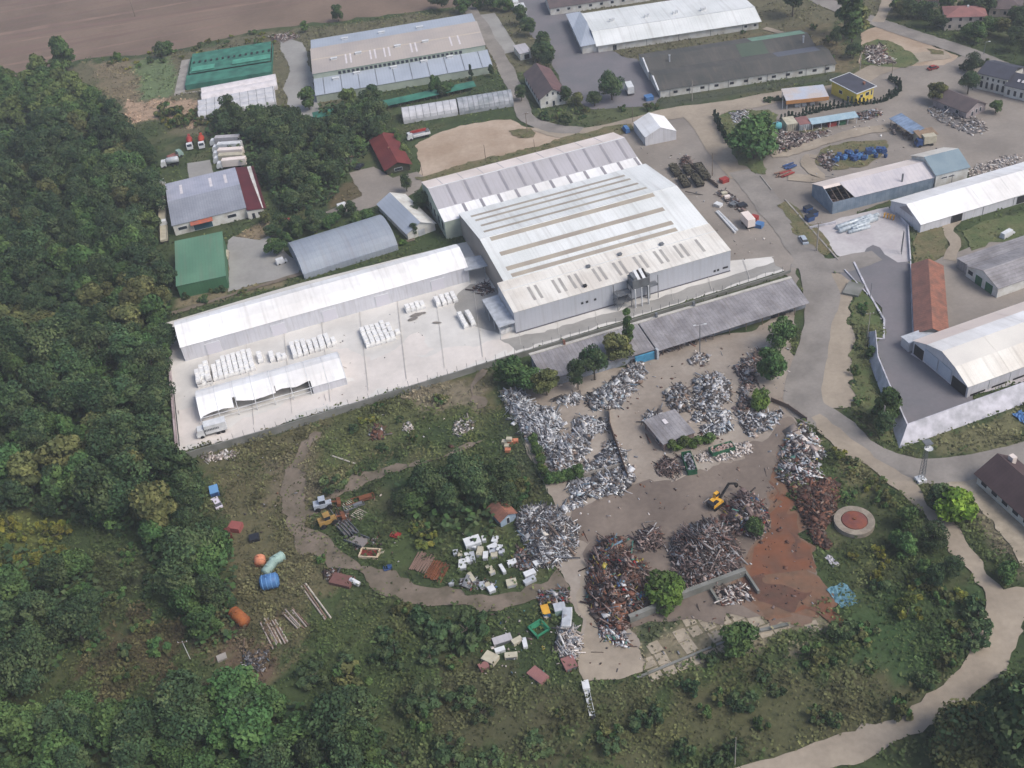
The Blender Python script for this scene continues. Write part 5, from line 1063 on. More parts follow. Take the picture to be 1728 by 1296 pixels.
for px, sz, az, lab, m_ in (((608,845),(7,1.8,1.0),12,'long rusty frame lying under the orange weeds in the meadow',M_rust),((598,856),(5,1.4,.8),18,'dark steel frame with white tube below the rusty frame',M_steel),((668,905),(2.2,1.6,.9),-30,'red farm implement in the orange weeds',M_red),((655,960),(1.8,1.4,.8),10,'small dark blue box on the lower meadow edge',M_dblue)):
    r = T('frame_scrap', lab, 'frame', g(*px), az); b = MB(); sx, sy, s3 = sz
    for y in (-sy/2, sy/2): b.bx(0,y,s3*.6,sx,.18,.2)
    for k in range(5): b.bx(-sx/2+sx*k/4,0,s3*.6,.15,sy,.15); b.bx(-sx/2+sx*k/4,0,s3*.3,.15,.15,s3*.6)
    b.build('frame', m_, r); b = MB(); b.bx(sx*.2,0,s3*.8,sx*.45,sy*.7,.3); b.build('plate', m_, r)
for px, lab, m_ in (((713,950),'stack of long brown planks lying side by side by the meadow edge',mp[1]),((738,965),'stack of orange-brown rusty sheets beside the brown planks',M_rust)):
    r = T('plank_stack', lab, 'planks', g(*px), 62)
    for k in range(12): b = MB(); b.bx(rnd.uniform(-.3,.3),-2+k*.36,.3+.1*(k%2),5.4,.26,.2,rnd.uniform(-.06,.06)); b.build('plank', m_, r)
r = T('yellow_crate', 'stack of pale crates at the top of the grassy corridor left of the silvery scrap', 'crates', g(852,748), -20)
for x,y,z in ((0,0,0),(1.5,.3,0),(2.6,.8,0),(1.0,-1.4,0),(1.2,.2,.9),(1.6,-2.8,0)): b = MB(); b.bx(x,y,z+.45,1.4,1.1,.8,.1*x); b.build('crate', [M_cream2,M_salmon][int(x*2)%2], r)
# white trough at the bottom centre
r = T('white_trough', 'long narrow white metal trough lying below the sandy turning place', 'trough', g(987,1152), az2((987,1152),(999,1206)))
b = MB(); b.bx(1.2,0,.6,2.0,1.4,1.1); b.build('head_box', M_whitep, r); b = MB(); b.box(2.2,8.2,-.5,.5,.2,.3); b.box(2.2,8.2,-.55,-.45,.2,.7); b.box(2.2,8.2,.45,.55,.2,.7); b.build('channel', M_whitep, r); b = MB(); b.box(8.2,8.8,-.4,.4,.1,.6); b.build('end_cap', M_dark, r)
r = T('white_container', 'long white box beside the sandy drive at the lower scrap pile', 'container', g(956,1064), az2((956,1064),(958,1038))); b = MB(); b.box(0,5,-1,1,0,1.5); b.build('body', M_whitep, r); b = MB(); b.box(.1,4.9,-.9,.9,1.5,1.6); b.build('lid', M_paleS, r)
boxobj('crate', 'crate', 'pale aqua square crate above the long white box', (945,1031), (2.4,2.2,1.4), 5, mat('pale_aqua', None), top=M_paleS)
boxobj('crate', 'crate', 'blue crate with yellow lid beside the aqua crate', (921,1034), (1.6,2.6,1.1), 8, M_blue, top=M_dig)
r = T('hopper_frame', 'green square steel hopper frame in the weeds left of the long white box', 'hopper', g(910,1065), 30)
b = MB()
for k in range(4):
    a_ = k*math.pi/2; b.bx(1.6*math.cos(a_),1.6*math.sin(a_),1.0,.3,3.4,.4,a_); b.bx(1.5*math.cos(a_+.785)*1.3,1.5*math.sin(a_+.785)*1.3,.5,.25,.25,1.0)
    b.bx(1.2*math.cos(a_),1.2*math.sin(a_),.7,.15,2.2,.9,a_,0,.5)
b.build('frame', mat('bright_green_paint', C(52,130,96), None), r)
for (px, sz, az, m_, lab) in (((848,1082),(4.0,1.8,.8),12,M_lilac,'pale lilac machine bed among the scattered white boxes'),((873,1084),(2.2,1.3,.8),25,M_cream2,'cream box right of the lilac machine bed'),((886,1088),(.9,2.4,.8),5,M_whitep,'upright white narrow box beside the cream box'),
    ((844,1099),(2.1,1.1,.7),12,M_whitep,'small white box below the lilac machine bed'),((863,1109),(2.6,1.3,.8),-3,M_cream2,'cream box with red base in the weeds'),((828,1114),(3.0,2.4,1.0),-38,M_cream2,'square cream cabinet with dark vents, leftmost of the scattered boxes'),
    ((817,1127),(2,1.6,.8),20,M_pinkbrown,'pinkish small box at the bottom left of the scattered boxes'),((908,1142),(4,2.4,.7),-50,M_pinkbrown,'brown-pink flat car part in the lower weeds'),((961,1122),(2.6,3,.8),15,M_pinkbrown,'brown heap of plates at the end of the white tangle')):
    boxobj('metal_box', 'box', lab, px, sz, az, m_, extra=M_steel if sz[0] > 2.5 else None)
# white goods in the junk meadow
wg = [(318,520,200,110),(350,575,120,60),(182,660,60,60),(235,680,60,60),(250,770,90,120),(330,690,50,130),(385,680,60,120),(470,620,70,110),(545,680,60,90),(600,590,120,60),(625,640,70,60),(640,690,80,60),(655,490,70,80),(710,600,70,70),(740,650,60,60),(600,840,70,110),(840,780,110,60),(1040,910,140,60),(1035,1000,150,50),(830,1015,120,80),(605,1095,80,70),(530,490,50,60),(130,1030,60,50),(380,930,50,120),(760,830,40,110),(1160,790,70,60),(505,1050,60,60),(570,1060,60,50)]
for k, (x, y, w_, h_) in enumerate(wg):
    px = (740+x*.1389+w_*.07, 840+y*.1389+h_*.07); sx = max(.7, w_*.1389/7.6); sy = max(.7, h_*.1389/6.0); m_ = [M_whitep, M_whitep, M_paleS, M_cream2][k % 4]
    if k == 0: lab = 'big white metal cabin panel with a dark square hatch in the junk meadow'
    else: lab = 'white discarded appliance box lying in the grass of the junk meadow'
    r = boxobj('appliance', 'appliance', lab, px, (sx,sy,.9 if k else 1.6), rnd.uniform(-25,25) if k else 14, m_, group='discarded white appliances in the junk meadow', extra=M_paleS)
    if k == 0: b = MB(); b.box(-.4,.5,-.3,.5,1.68,1.76); b.build('hatch', M_dark, r)
# skips and lorries loaded with scrap in the yard
def skip(px, L, az, m, label, fill, wd=2.4):
    r = T('skip', label, 'skip', g(*px), az); b = MB(); b.box(-L/2,L/2,-wd/2,wd/2,.1,.3)
    for y in (-wd/2, wd/2-.12): b.box(-L/2,L/2,y,y+.12,.3,1.7)
    for x in (-L/2, L/2-.12): b.box(x,x+.12,-wd/2,wd/2,.3,1.7)
    b.build('tub', m, r); b = MB(); R_ = random.Random(int(px[0]))
    for k in range(60):
        v = R_.choice(fill); b.col = C(*v); b.bx(R_.uniform(-L/2+.4,L/2-.4), R_.uniform(-wd/2+.3,wd/2-.3), R_.uniform(1.0,1.8), R_.uniform(.2,.9), R_.uniform(.15,.6), R_.uniform(.1,.4), R_.uniform(0,3), R_.uniform(-.6,.6))
    tag(b.build('scrap_load', M_scrap, r), kind='stuff'); return r
skip((1163,786), 6.8, az2((1157,768),(1168,800)), M_cargreen, 'long green skip filled with grey scrap standing below the small shed', [(120,120,124),(96,92,94),(160,160,166)])
skip((1218,763), 6.0, 12, M_cargreen, 'green skip heaped with pinkish rubble at the edge of the dark drive', [(186,160,150),(160,130,120),(204,190,180)])
def hulk(px, L, az, label):
    r = T('loaded_barge_body', label, 'skip', g(*px), az); b = MB(); b.add([(-L/2,-1.2,.2),(L/2-.6,-1.2,.2),(L/2-.6,1.2,.2),(-L/2,1.2,.2),(-L/2,-1.5,1.7),(L/2,-1.3,1.7),(L/2,1.3,1.7),(-L/2,1.5,1.7)], [(0,3,2,1),(0,1,5,4),(1,2,6,5),(2,3,7,6),(3,0,4,7)]); b.build('tub', M_black, r)
    b = MB(); b.box(-L/2+.05,L/2-.1,-1.25,1.25,1.2,1.5)
    for k in range(40): b.bx(rnd.uniform(-L/2+.4,L/2-.4), rnd.uniform(-1,1), rnd.uniform(1.5,2.1), rnd.uniform(.3,1), rnd.uniform(.2,.7), rnd.uniform(.2,.5), rnd.uniform(0,3), rnd.uniform(-.4,.4))
    tag(b.build('dark_load', M_coal, r), kind='stuff'); return r
for px, L, lab in (((1140,292),7.5,'upper left black tub heaped with dark greenish load'),((1155,311),7,'lower left black tub heaped with dark greenish load'),((1162,292),5.5,'small middle black tub between the four loaded ones'),((1177,309),7.5,'wide black tub with pale green load, nearest of the tubs'),((1185,294),11,'longest black tub beside the thin brown fence')):
    hulk(px, L, az2((1128,272),(1160,320)), lab)
# water-tank like objects and junk on the factory lot
for px, sz, az, m_, lab in (((1222,307),(2.6,2.2,1.3),20,M_red,'red oval container on the lot beside the road'),((1273,372),(2.2,1.8,1.6),-40,M_red,'red tub right of the white cargo trailer'),((1281,383),(2.4,2.2,1.4),-40,M_blue,'blue-green tub at the lower right of the red tub'),((1222,330),(1.8,1.4,1.2),10,M_cream2,'upper cream crate in the row of junk beside the road'),((1227,336),(1.8,1.2,1.2),10,M_pinkroof,'lower pinkish crate in the row of junk beside the road'),
    ((1212,348),(2.4,1.8,1.0),-50,M_whitep,'white box at the upper end of the white steel beams'),((1252,350),(2.6,2.2,1.2),20,M_black,'black machine beside the road edge'),((1238,347),(2.4,2,1.0),30,M_steel,'grey machine left of the black one')):
    boxobj('crate' if 'crate' in lab else 'metal_container', 'container', lab, px, sz, az, m_)
bundle((1210,358), (1243,392), 3, 1.0, .35, [M_whitep, M_paleS], 'white steel beams lying on the factory lot', 'beam_bundle', 'beams')
# galvanised ducts on the concrete pad
for k, (a_, c_, rr) in enumerate((((1412,384),(1470,364),.8),((1416,390),(1480,368),.8),((1438,386),(1466,376),.75),((1441,379),(1482,362),.7),((1432,392),(1468,382),.6))):
    htank(a_, c_, rr, mat('galvanised', C(196,204,210), C(150,162,170), .8, .4, .1), 'galvanised round duct piece, number %s from the top of the pad heap' % ['one','two','three','four','five'][k], 'duct')
r = T('yellow_rack', 'yellow steel rack standing behind the galvanised ducts', 'rack', g(1492,368), -45)
b = MB()
for k in range(4): b.bx(k*1.0,0,.9,.12,.9,1.8)
b.bx(1.5,-.4,1.7,3.4,.1,.12); b.bx(1.5,.4,1.7,3.4,.1,.12); b.build('frame', M_dig, r)
# blue drums and machines in the island
for k in range(22):
    u = 1408+k*4.1; v = 272-k*.55+rnd.uniform(-7,7); x, y = g(u, v); r = T('plastic_drum', 'blue plastic drum or bin standing in the weedy island of the dusty lot', 'drum', (x,y), rnd.uniform(0,90), 'blue bins in the weedy island')
    b = MB(); s_ = rnd.uniform(.9,1.5)
    if k % 2: b.lathe((0,0,0), [(0,0),(.5*s_,0),(.62*s_,.6),(.6*s_,1.4*s_),(0,1.4*s_)], 12)
    else: b.box(-.8*s_,.8*s_,-.6*s_,.6*s_,.1,1.3*s_); b.box(-.5*s_,.5*s_,-.9*s_,.9*s_,.3,.9)
    b.build('shell', [M_dblue, M_blue, M_dblue][k % 3], r); b = MB(); b.lathe((0,0,1.4*s_), [(.3,0),(.3,.15),(0,.15)], 8); b.build('lid', M_black if k % 2 else M_dblue, r)
for u, v, lab in ((1363,357,'left'),(1372,365,'middle'),(1366,372,'lower')):
    x, y = g(u, v); r = T('blue_bin', lab+' one of three dark blue bins outside the blue walled hall gable', 'bin', (x,y), 20); b = MB(); b.box(-1.2,1.2,-1,1,0,1.7); b.build('body', M_dblue, r); b = MB(); b.box(-1.25,1.25,-1.05,1.05,1.7,1.85); b.build('lid', M_black, r)
for u, v, m_, lab in ((1327,296,M_red,'red steel beams stack in the small yard below the big round tree'),(1333,283,M_dblue,'dark blue drum group above the red beams'),(1318,296,mp[1],'brown beams left of the red beams')):
    bundle((u-8,v+3), (u+9,v-3), 4, 2.2, .3, [m_], lab, 'beam_stack', 'beams')
for u, v, lab in ((1338,205,'cream crate'),):
    pass
tag(wallmesh(lin([g(1385,297), g(1412,300)], 3), .3, .3).build('kerb_wall', M_conc), 'short kerb at the lower left of the island with blue bins', 'kerb')
# blue sheet and blue tarpaulin bits
for px, sz, az, m_, lab in (((1422,1006),(4.4,5.8,.35),15,mat('turquoise_sheets', C(110,150,166), C(70,110,120), 1.4, .6), 'crumpled turquoise sheets lying in the grass right of the rust coloured soil'),((1404,948),(1.6,3.4,.4),15,M_lilac,'grey-lilac sheet lying in the grass below the rusty heap'),((1726,705),(3,4,.6),20,M_blue,'bright blue tarpaulin on the grass at the right edge')):
    x, y = g(*px); r = T('tarpaulin', lab, 'tarpaulin', (x,y), az); b = MB(); sx, sy, s3 = sz; n_ = 8
    V = [(sx*(i/n_-.5)+rnd.uniform(-.2,.2), sy*(j/n_-.5)+rnd.uniform(-.2,.2), .1+rnd.uniform(0,s3)) for j in range(n_+1) for i in range(n_+1)]
    b.add(V, [(j*(n_+1)+i, j*(n_+1)+i+1, (j+1)*(n_+1)+i+1, (j+1)*(n_+1)+i) for j in range(n_) for i in range(n_)]); b.build('sheet', m_, r)
# manhole slab and small boxes
boxobj('concrete_slab', 'slab', 'dark grey manhole slab beside the narrow wall strip', (1440,491), (4.5,6,.8), -35, M_concd)
boxobj('container', 'container', 'blue bin at the lower left corner of the dark roofed hall', (1095,168), (3,3,1.5), 10, M_blue)
# ------------------------------------------------------------------ wrapped bales on the yard
def bale_proto():
    r = T('wrapped_bale', 'x', 'bale', (0,0)); b = MB(); b.add([(-.55,-.55,0),(.55,-.55,0),(.55,.55,0),(-.55,.55,0),(-.62,-.62,.55),(.62,-.62,.55),(.62,.62,.55),(-.62,.62,.55),(-.5,-.5,1.1),(.5,-.5,1.1),(.5,.5,1.1),(-.5,.5,1.1)],
        [(0,3,2,1),(8,9,10,11),(0,1,5,4),(1,2,6,5),(2,3,7,6),(3,0,4,7),(4,5,9,8),(5,6,10,9),(6,7,11,10),(7,4,8,11)]); b.build('bag', M_bale, r); b = MB(); b.box(-.6,.6,-.6,.6,-.12,-.01); b.build('pallet', M_wood, r); return r
BP = None; YA = 14.0
def bale_row(u, v, n, nx, lab, grp, dx=1.36, dy=1.38, lay=1, az=YA, sc_=1.22):
    global BP
    x0, y0 = g(u, v); a_ = math.radians(az)
    for i in range(nx):
        for j in range(n if not hasattr(n, '__len__') else n[i]):
            for k in range(lay if not (lay == 2 and rnd.random() < .25) else 1):
                lx, ly = i*dx+rnd.uniform(-.07,.07), j*dy+rnd.uniform(-.07,.07); x = x0+lx*math.cos(a_)-ly*math.sin(a_); y = y0+lx*math.sin(a_)+ly*math.cos(a_); z = .14+k*1.32
                s_ = (sc_, sc_*rnd.uniform(.95,1.1), sc_*rnd.uniform(1.05,1.35))
                if BP is None: BP = bale_proto(); BP.location = (x,y,z); BP['label'] = lab; BP['group'] = grp; BP.rotation_euler.z = a_; BP.scale = s_
                else: dup(BP, (x,y), az+rnd.uniform(-5,5), lab, grp, z, s_)
bale_row(339, 652, [4,5,6], 3, 'white wrapped bale at the left end of the big bale block beside the torn tent', 'bales at the left end of the big block', lay=2)
bale_row(366, 642, [5,6,7,7,7,7,7,7], 8, 'white wrapped bale in the big bale block beside the torn tent', 'bales of the big block', lay=1, dx=1.5)
bale_row(441, 612, 3, 1, 'white wrapped bale at the right end of the big block', 'bales right of the big block')
bale_row(461, 610, 3, 1, 'white wrapped bale in a lone row left of the dark-speckled rows', 'bales in the lone row')
bale_row(473, 608, [2,1], 2, 'white wrapped bale in the loose group behind the torn tent ridge', 'loose bales behind the tent')
bale_row(499, 604, [5,5,5], 3, 'white wrapped bale in the three rows behind the tent ridge', 'bales in three rows behind the tent', dx=1.6)
bale_row(527, 595, [4,4,4], 3, 'white wrapped bale in the rows at the right end of the tent', 'bales in rows at the tent end', dx=1.6)
bale_row(547, 588, [4,4,2], 3, 'greyish wrapped bale in the rightmost rows near the tent end', 'bales right of the tent rows', dx=1.6)
bale_row(622, 586, [6,6,6,6,6,5], 6, 'white wrapped bale in the square bale field in the middle of the yard', 'bales of the square field', dx=1.5, dy=1.6)
bale_row(672, 565, [1], 1, 'single pinkish bale at the right side of the square bale field', 'bale beside the square field')
bale_row(690, 527, [2,2,2,2], 4, 'white wrapped bale in the short double row near the third sliding door', 'bales in the short double row', dx=1.5)
bale_row(741, 517, [3,3,3,3], 4, 'white wrapped bale in the block nearest the factory', 'bales of the block nearest the factory', dx=1.7, lay=1)
bale_row(786, 553, [5], 1, 'white wrapped bale in the left of two thin rows in front of the factory canopy', 'bales in the left thin row')
bale_row(799, 549, [5], 1, 'white wrapped bale in the right of two thin rows in front of the factory canopy', 'bales in the right thin row')
bale_row(849, 562, [2,2,2], 3, 'white bag under the loading canopy of the factory', 'bags under the loading canopy', dx=1.4)
# ------------------------------------------------------------------ scrap heaps
SILV = [(204,206,210)]*6+[(178,178,182)]*5+[(232,232,232)]*4+[(136,138,144)]*4+[(92,92,96)]*5+[(164,150,140)]*2+[(176,192,202)]*1+[(60,60,64)]*2
MIX = [(150,150,154)]*4+[(104,100,100)]*5+[(78,74,74)]*5+[(188,188,190)]*2+[(128,110,98)]*3+[(92,110,126)]+[(206,200,190)]
DARK = [(122,104,100)]*6+[(82,70,68)]*6+[(62,56,56)]*6+[(146,126,120)]*4+[(168,152,146)]*2+[(120,82,68)]*2+[(172,170,172)]
RUST = [(112,78,64)]*6+[(90,62,54)]*6+[(68,52,48)]*5+[(134,92,72)]*3+[(150,130,116)]*1+[(96,86,80)]*3
COLR = DARK+[(74,110,150),(150,52,50),(196,196,198),(84,130,120),(110,140,160),(186,170,80)]
WHIT = [(214,206,200)]*5+[(188,176,168)]*5+[(150,138,130)]*3+[(226,224,222)]*2
def heap(label, pts, h, n, pal, size=(.9,.5,.25), rods=.2, name='scrap_heap', edge=3.0, cat='scrap heap', world=False, seed=1, mound=True):
    R_ = np.random.default_rng(seed+int(h*10)+n); P_ = [g(*p) for p in pts] if not world else pts; A_ = np.array(P_); lo, hi = A_.min(0), A_.max(0)
    X = []; 
    while sum(len(a_) for a_ in X) < n:
        q = R_.uniform(lo, hi, (n*3, 2)); X.append(q[inpoly(q[:,0], q[:,1], P_)])
    X = np.concatenate(X)[:n]
    def dist(q):
        d = np.full(len(q), 1e9)
        for i in range(len(A_)):
            a_, b_ = A_[i], A_[(i+1) % len(A_)]; ab = b_-a_; t_ = np.clip(((q-a_)@ab)/(ab@ab+1e-9), 0, 1); d = np.minimum(d, np.linalg.norm(q-(a_+t_[:,None]*ab), axis=1))
        return d
    hz = lambda q: h*np.minimum(1, dist(q)/edge)**.7*(.55+.75*vnoise(q[:,0], q[:,1], 3.2, seed))
    Z = hz(X); Z = Z*R_.uniform(.75, 1.0, n)+.15
    S_ = np.array(size)*.9*R_.uniform(.35, 1.7, (n,3)); rr = R_.random(n) < rods; S_[rr] = np.stack([R_.uniform(1.6,3.6,rr.sum()), R_.uniform(.08,.2,rr.sum()), R_.uniform(.08,.2,rr.sum())], 1)
    big = R_.random(n) < .05; S_[big] *= 1.9; S_[R_.random(n) < .03] *= np.array([1.6,2.2,.6])
    sm_ = R_.random(n) < .4; S_[sm_ & ~rr] *= .5; X = X+R_.normal(0, .45, X.shape)*sm_[:,None]
    yaw = R_.uniform(0, 6.28, n); lean = R_.uniform(1.7, 2.3, n); al = R_.random(n) < .35; yaw[al] = lean[al]; pi_ = R_.normal(0, .35, n); ro = R_.normal(0, .4, n)
    cy, sy, cp, sp, cr, sr = np.cos(yaw), np.sin(yaw), np.cos(pi_), np.sin(pi_), np.cos(ro), np.sin(ro)
    Rm = np.empty((n,3,3)); Rm[:,0,0] = cy*cp; Rm[:,0,1] = cy*sp*sr-sy*cr; Rm[:,0,2] = cy*sp*cr+sy*sr; Rm[:,1,0] = sy*cp; Rm[:,1,1] = sy*sp*sr+cy*cr; Rm[:,1,2] = sy*sp*cr-cy*sr; Rm[:,2,0] = -sp; Rm[:,2,1] = cp*sr; Rm[:,2,2] = cp*cr
    cube = np.array([(-1,-1,-1),(1,-1,-1),(1,1,-1),(-1,1,-1),(-1,-1,1),(1,-1,1),(1,1,1),(-1,1,1)])/2.
    V = np.einsum('nij,nkj->nki', Rm, cube[None]*S_[:,None,:])+np.concatenate([X, Z[:,None]], 1)[:,None,:]; V[...,2] = np.maximum(V[...,2], .03)
    fq = np.array([(0,3,2,1),(4,5,6,7),(0,1,5,4),(1,2,6,5),(2,3,7,6),(3,0,4,7)]); F = (fq[None]+8*np.arange(n)[:,None,None]).reshape(-1,4)
    pc = np.array([C(*c_)[:3] for c_ in pal]); cc = pc[R_.integers(0, len(pal), n)]*R_.uniform(.75,1.2,(n,1)); cc = np.repeat(cc, 6, 0); V = V.reshape(-1,3)
    if mound:
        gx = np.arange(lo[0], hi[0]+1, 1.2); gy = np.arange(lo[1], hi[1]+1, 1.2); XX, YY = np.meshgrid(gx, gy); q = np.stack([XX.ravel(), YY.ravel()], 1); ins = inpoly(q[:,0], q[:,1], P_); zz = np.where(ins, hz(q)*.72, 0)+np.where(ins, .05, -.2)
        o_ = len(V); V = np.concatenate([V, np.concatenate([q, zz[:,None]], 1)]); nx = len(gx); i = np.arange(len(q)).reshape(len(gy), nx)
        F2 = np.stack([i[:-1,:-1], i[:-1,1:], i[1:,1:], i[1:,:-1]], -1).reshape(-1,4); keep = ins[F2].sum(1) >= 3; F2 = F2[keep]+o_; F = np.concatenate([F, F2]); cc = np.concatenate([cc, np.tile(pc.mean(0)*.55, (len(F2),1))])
    return tag(rawmesh(name, V, F, cc, M_scrap), label, cat, kind='stuff')
def rawmesh(name, V, F, cc, m):
    me = bpy.data.meshes.new(name); me.vertices.add(len(V)); me.vertices.foreach_set('co', np.ascontiguousarray(V, dtype=np.float32).ravel())
    k = F.shape[1]; me.loops.add(F.size); me.loops.foreach_set('vertex_index', F.astype(np.int32).ravel()); me.polygons.add(len(F)); me.polygons.foreach_set('loop_start', np.arange(0, F.size, k, dtype=np.int32)); me.update()
    a_ = me.color_attributes.new('Col', 'FLOAT_COLOR', 'CORNER'); c4_ = np.concatenate([cc, np.ones((len(cc),1))], 1).astype(np.float32); a_.data.foreach_set('color', np.repeat(c4_, k, 0).ravel())
    me.materials.append(m); o = bpy.data.objects.new(name, me); COL.objects.link(o); return o
D = lambda L: [(820+x*.2778, 540+y*.2778) for x, y in L]; E_ = lambda L: [(940+x*.2778, 780+y*.2778) for x, y in L]; Q4 = lambda L: [(1248+x*.2778, 540+y*.2778) for x, y in L]; Z7 = lambda L: [(740+x*.1389, 840+y*.1389) for x, y in L]
def scatter_litter(label, pts, n, pal, size=(.7,.4,.12), seed=3): return heap(label, pts, .12, int(n*.35), pal, size, .04, 'litter', 2, 'litter', False, seed, False)
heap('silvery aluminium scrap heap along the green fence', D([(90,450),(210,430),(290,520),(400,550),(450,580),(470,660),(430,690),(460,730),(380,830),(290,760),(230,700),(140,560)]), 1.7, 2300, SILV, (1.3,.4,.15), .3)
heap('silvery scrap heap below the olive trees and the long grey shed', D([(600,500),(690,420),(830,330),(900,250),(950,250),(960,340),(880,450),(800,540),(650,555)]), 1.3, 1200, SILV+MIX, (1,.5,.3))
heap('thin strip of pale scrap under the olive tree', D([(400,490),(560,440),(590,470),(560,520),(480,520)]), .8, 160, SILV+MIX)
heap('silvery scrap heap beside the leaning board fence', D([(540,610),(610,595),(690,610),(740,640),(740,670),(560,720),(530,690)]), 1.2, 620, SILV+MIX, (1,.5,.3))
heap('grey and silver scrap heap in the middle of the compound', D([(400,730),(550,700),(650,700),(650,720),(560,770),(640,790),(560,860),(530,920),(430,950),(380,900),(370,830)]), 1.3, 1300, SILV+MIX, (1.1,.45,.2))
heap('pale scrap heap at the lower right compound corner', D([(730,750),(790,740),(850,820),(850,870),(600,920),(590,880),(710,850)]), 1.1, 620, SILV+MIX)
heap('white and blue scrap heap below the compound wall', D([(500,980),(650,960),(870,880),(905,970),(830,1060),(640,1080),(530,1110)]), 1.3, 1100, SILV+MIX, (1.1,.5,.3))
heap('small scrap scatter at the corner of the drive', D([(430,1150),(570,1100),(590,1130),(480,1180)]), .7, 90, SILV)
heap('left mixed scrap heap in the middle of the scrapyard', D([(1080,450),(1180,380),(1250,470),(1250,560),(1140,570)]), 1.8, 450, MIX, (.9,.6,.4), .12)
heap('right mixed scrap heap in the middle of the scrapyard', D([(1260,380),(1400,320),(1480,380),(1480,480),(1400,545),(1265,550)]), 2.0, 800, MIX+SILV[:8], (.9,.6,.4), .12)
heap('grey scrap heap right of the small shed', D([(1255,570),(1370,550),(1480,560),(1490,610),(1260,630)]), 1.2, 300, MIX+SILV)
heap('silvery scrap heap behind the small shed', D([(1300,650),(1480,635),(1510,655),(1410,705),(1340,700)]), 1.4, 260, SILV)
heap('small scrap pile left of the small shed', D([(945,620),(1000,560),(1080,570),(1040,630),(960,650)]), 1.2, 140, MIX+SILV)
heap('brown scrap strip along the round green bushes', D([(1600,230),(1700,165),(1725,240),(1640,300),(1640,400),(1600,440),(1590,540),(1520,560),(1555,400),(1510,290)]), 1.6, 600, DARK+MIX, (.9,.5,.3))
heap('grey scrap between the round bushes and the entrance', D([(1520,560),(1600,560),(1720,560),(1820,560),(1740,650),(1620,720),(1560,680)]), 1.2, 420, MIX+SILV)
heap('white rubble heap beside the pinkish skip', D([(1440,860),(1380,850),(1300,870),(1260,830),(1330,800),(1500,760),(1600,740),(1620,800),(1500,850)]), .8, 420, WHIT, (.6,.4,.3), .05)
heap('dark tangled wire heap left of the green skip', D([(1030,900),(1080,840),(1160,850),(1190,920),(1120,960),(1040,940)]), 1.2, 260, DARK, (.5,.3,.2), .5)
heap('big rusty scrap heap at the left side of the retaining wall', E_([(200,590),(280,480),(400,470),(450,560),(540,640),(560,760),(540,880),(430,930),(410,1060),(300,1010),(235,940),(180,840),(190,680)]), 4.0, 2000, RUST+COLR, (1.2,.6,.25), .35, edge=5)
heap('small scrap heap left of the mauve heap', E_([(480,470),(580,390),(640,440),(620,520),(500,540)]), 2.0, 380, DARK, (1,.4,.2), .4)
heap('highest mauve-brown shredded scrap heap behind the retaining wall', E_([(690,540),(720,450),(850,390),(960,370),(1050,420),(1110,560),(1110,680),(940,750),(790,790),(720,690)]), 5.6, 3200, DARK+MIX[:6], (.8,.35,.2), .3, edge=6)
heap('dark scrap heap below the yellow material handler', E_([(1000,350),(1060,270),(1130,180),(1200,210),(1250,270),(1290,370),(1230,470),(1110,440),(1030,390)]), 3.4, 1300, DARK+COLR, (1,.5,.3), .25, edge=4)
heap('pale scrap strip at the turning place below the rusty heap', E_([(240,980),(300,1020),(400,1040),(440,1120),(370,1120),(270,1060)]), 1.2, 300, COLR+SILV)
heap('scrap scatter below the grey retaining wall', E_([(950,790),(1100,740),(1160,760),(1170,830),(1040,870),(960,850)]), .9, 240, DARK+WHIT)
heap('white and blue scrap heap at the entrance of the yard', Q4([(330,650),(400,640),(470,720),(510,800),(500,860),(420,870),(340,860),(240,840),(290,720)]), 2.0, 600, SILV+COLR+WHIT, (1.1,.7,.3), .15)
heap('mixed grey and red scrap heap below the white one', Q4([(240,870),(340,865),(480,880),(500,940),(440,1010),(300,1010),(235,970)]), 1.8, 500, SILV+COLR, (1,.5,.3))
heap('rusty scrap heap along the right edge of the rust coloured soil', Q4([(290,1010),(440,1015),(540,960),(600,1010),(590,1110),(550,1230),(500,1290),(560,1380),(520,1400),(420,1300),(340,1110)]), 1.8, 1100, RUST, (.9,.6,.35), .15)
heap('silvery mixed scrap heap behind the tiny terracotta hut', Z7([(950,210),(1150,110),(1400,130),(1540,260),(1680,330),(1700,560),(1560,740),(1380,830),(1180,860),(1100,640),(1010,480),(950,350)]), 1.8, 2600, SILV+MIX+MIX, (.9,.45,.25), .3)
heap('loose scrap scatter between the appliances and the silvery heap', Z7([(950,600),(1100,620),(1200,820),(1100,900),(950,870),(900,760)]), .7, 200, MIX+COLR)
heap('low scrap strip at the lower meadow edge near the appliances', Z7([(240,1010),(420,1020),(680,1050),(700,1110),(500,1110),(270,1080)]), .6, 160, MIX+COLR+SILV)
heap('white tangled wire heap beside the sandy drive', [(944,1062),(972,1060),(981,1098),(970,1115),(944,1110)], 1.6, 380, SILV+WHIT, (.8,.3,.15), .5)
heap('scrap strip above the long white box', [(905,1000),(958,995),(960,1020),(912,1022)], .9, 160, COLR+MIX)
heap('pale rubble under the flat canopy corner', [(1228,192),(1262,185),(1268,205),(1240,215)], .9, 160, WHIT+SILV)
heap('dark junk heap beside the teal-roofed shed', [(1446,192),(1480,186),(1490,192),(1462,204),(1450,203)], 1.4, 220, DARK+SILV+COLR)
heap('brown rubble heap behind the dirt drive below the containers', [(1310,222),(1345,225),(1400,220),(1395,228),(1345,250),(1312,262)], .9, 420, WHIT+DARK)
heap('grey rubble heap around the stone house', [(1562,185),(1582,175),(1625,190),(1660,205),(1668,222),(1640,230),(1600,215),(1568,195)], .5, 320, WHIT+MIX)
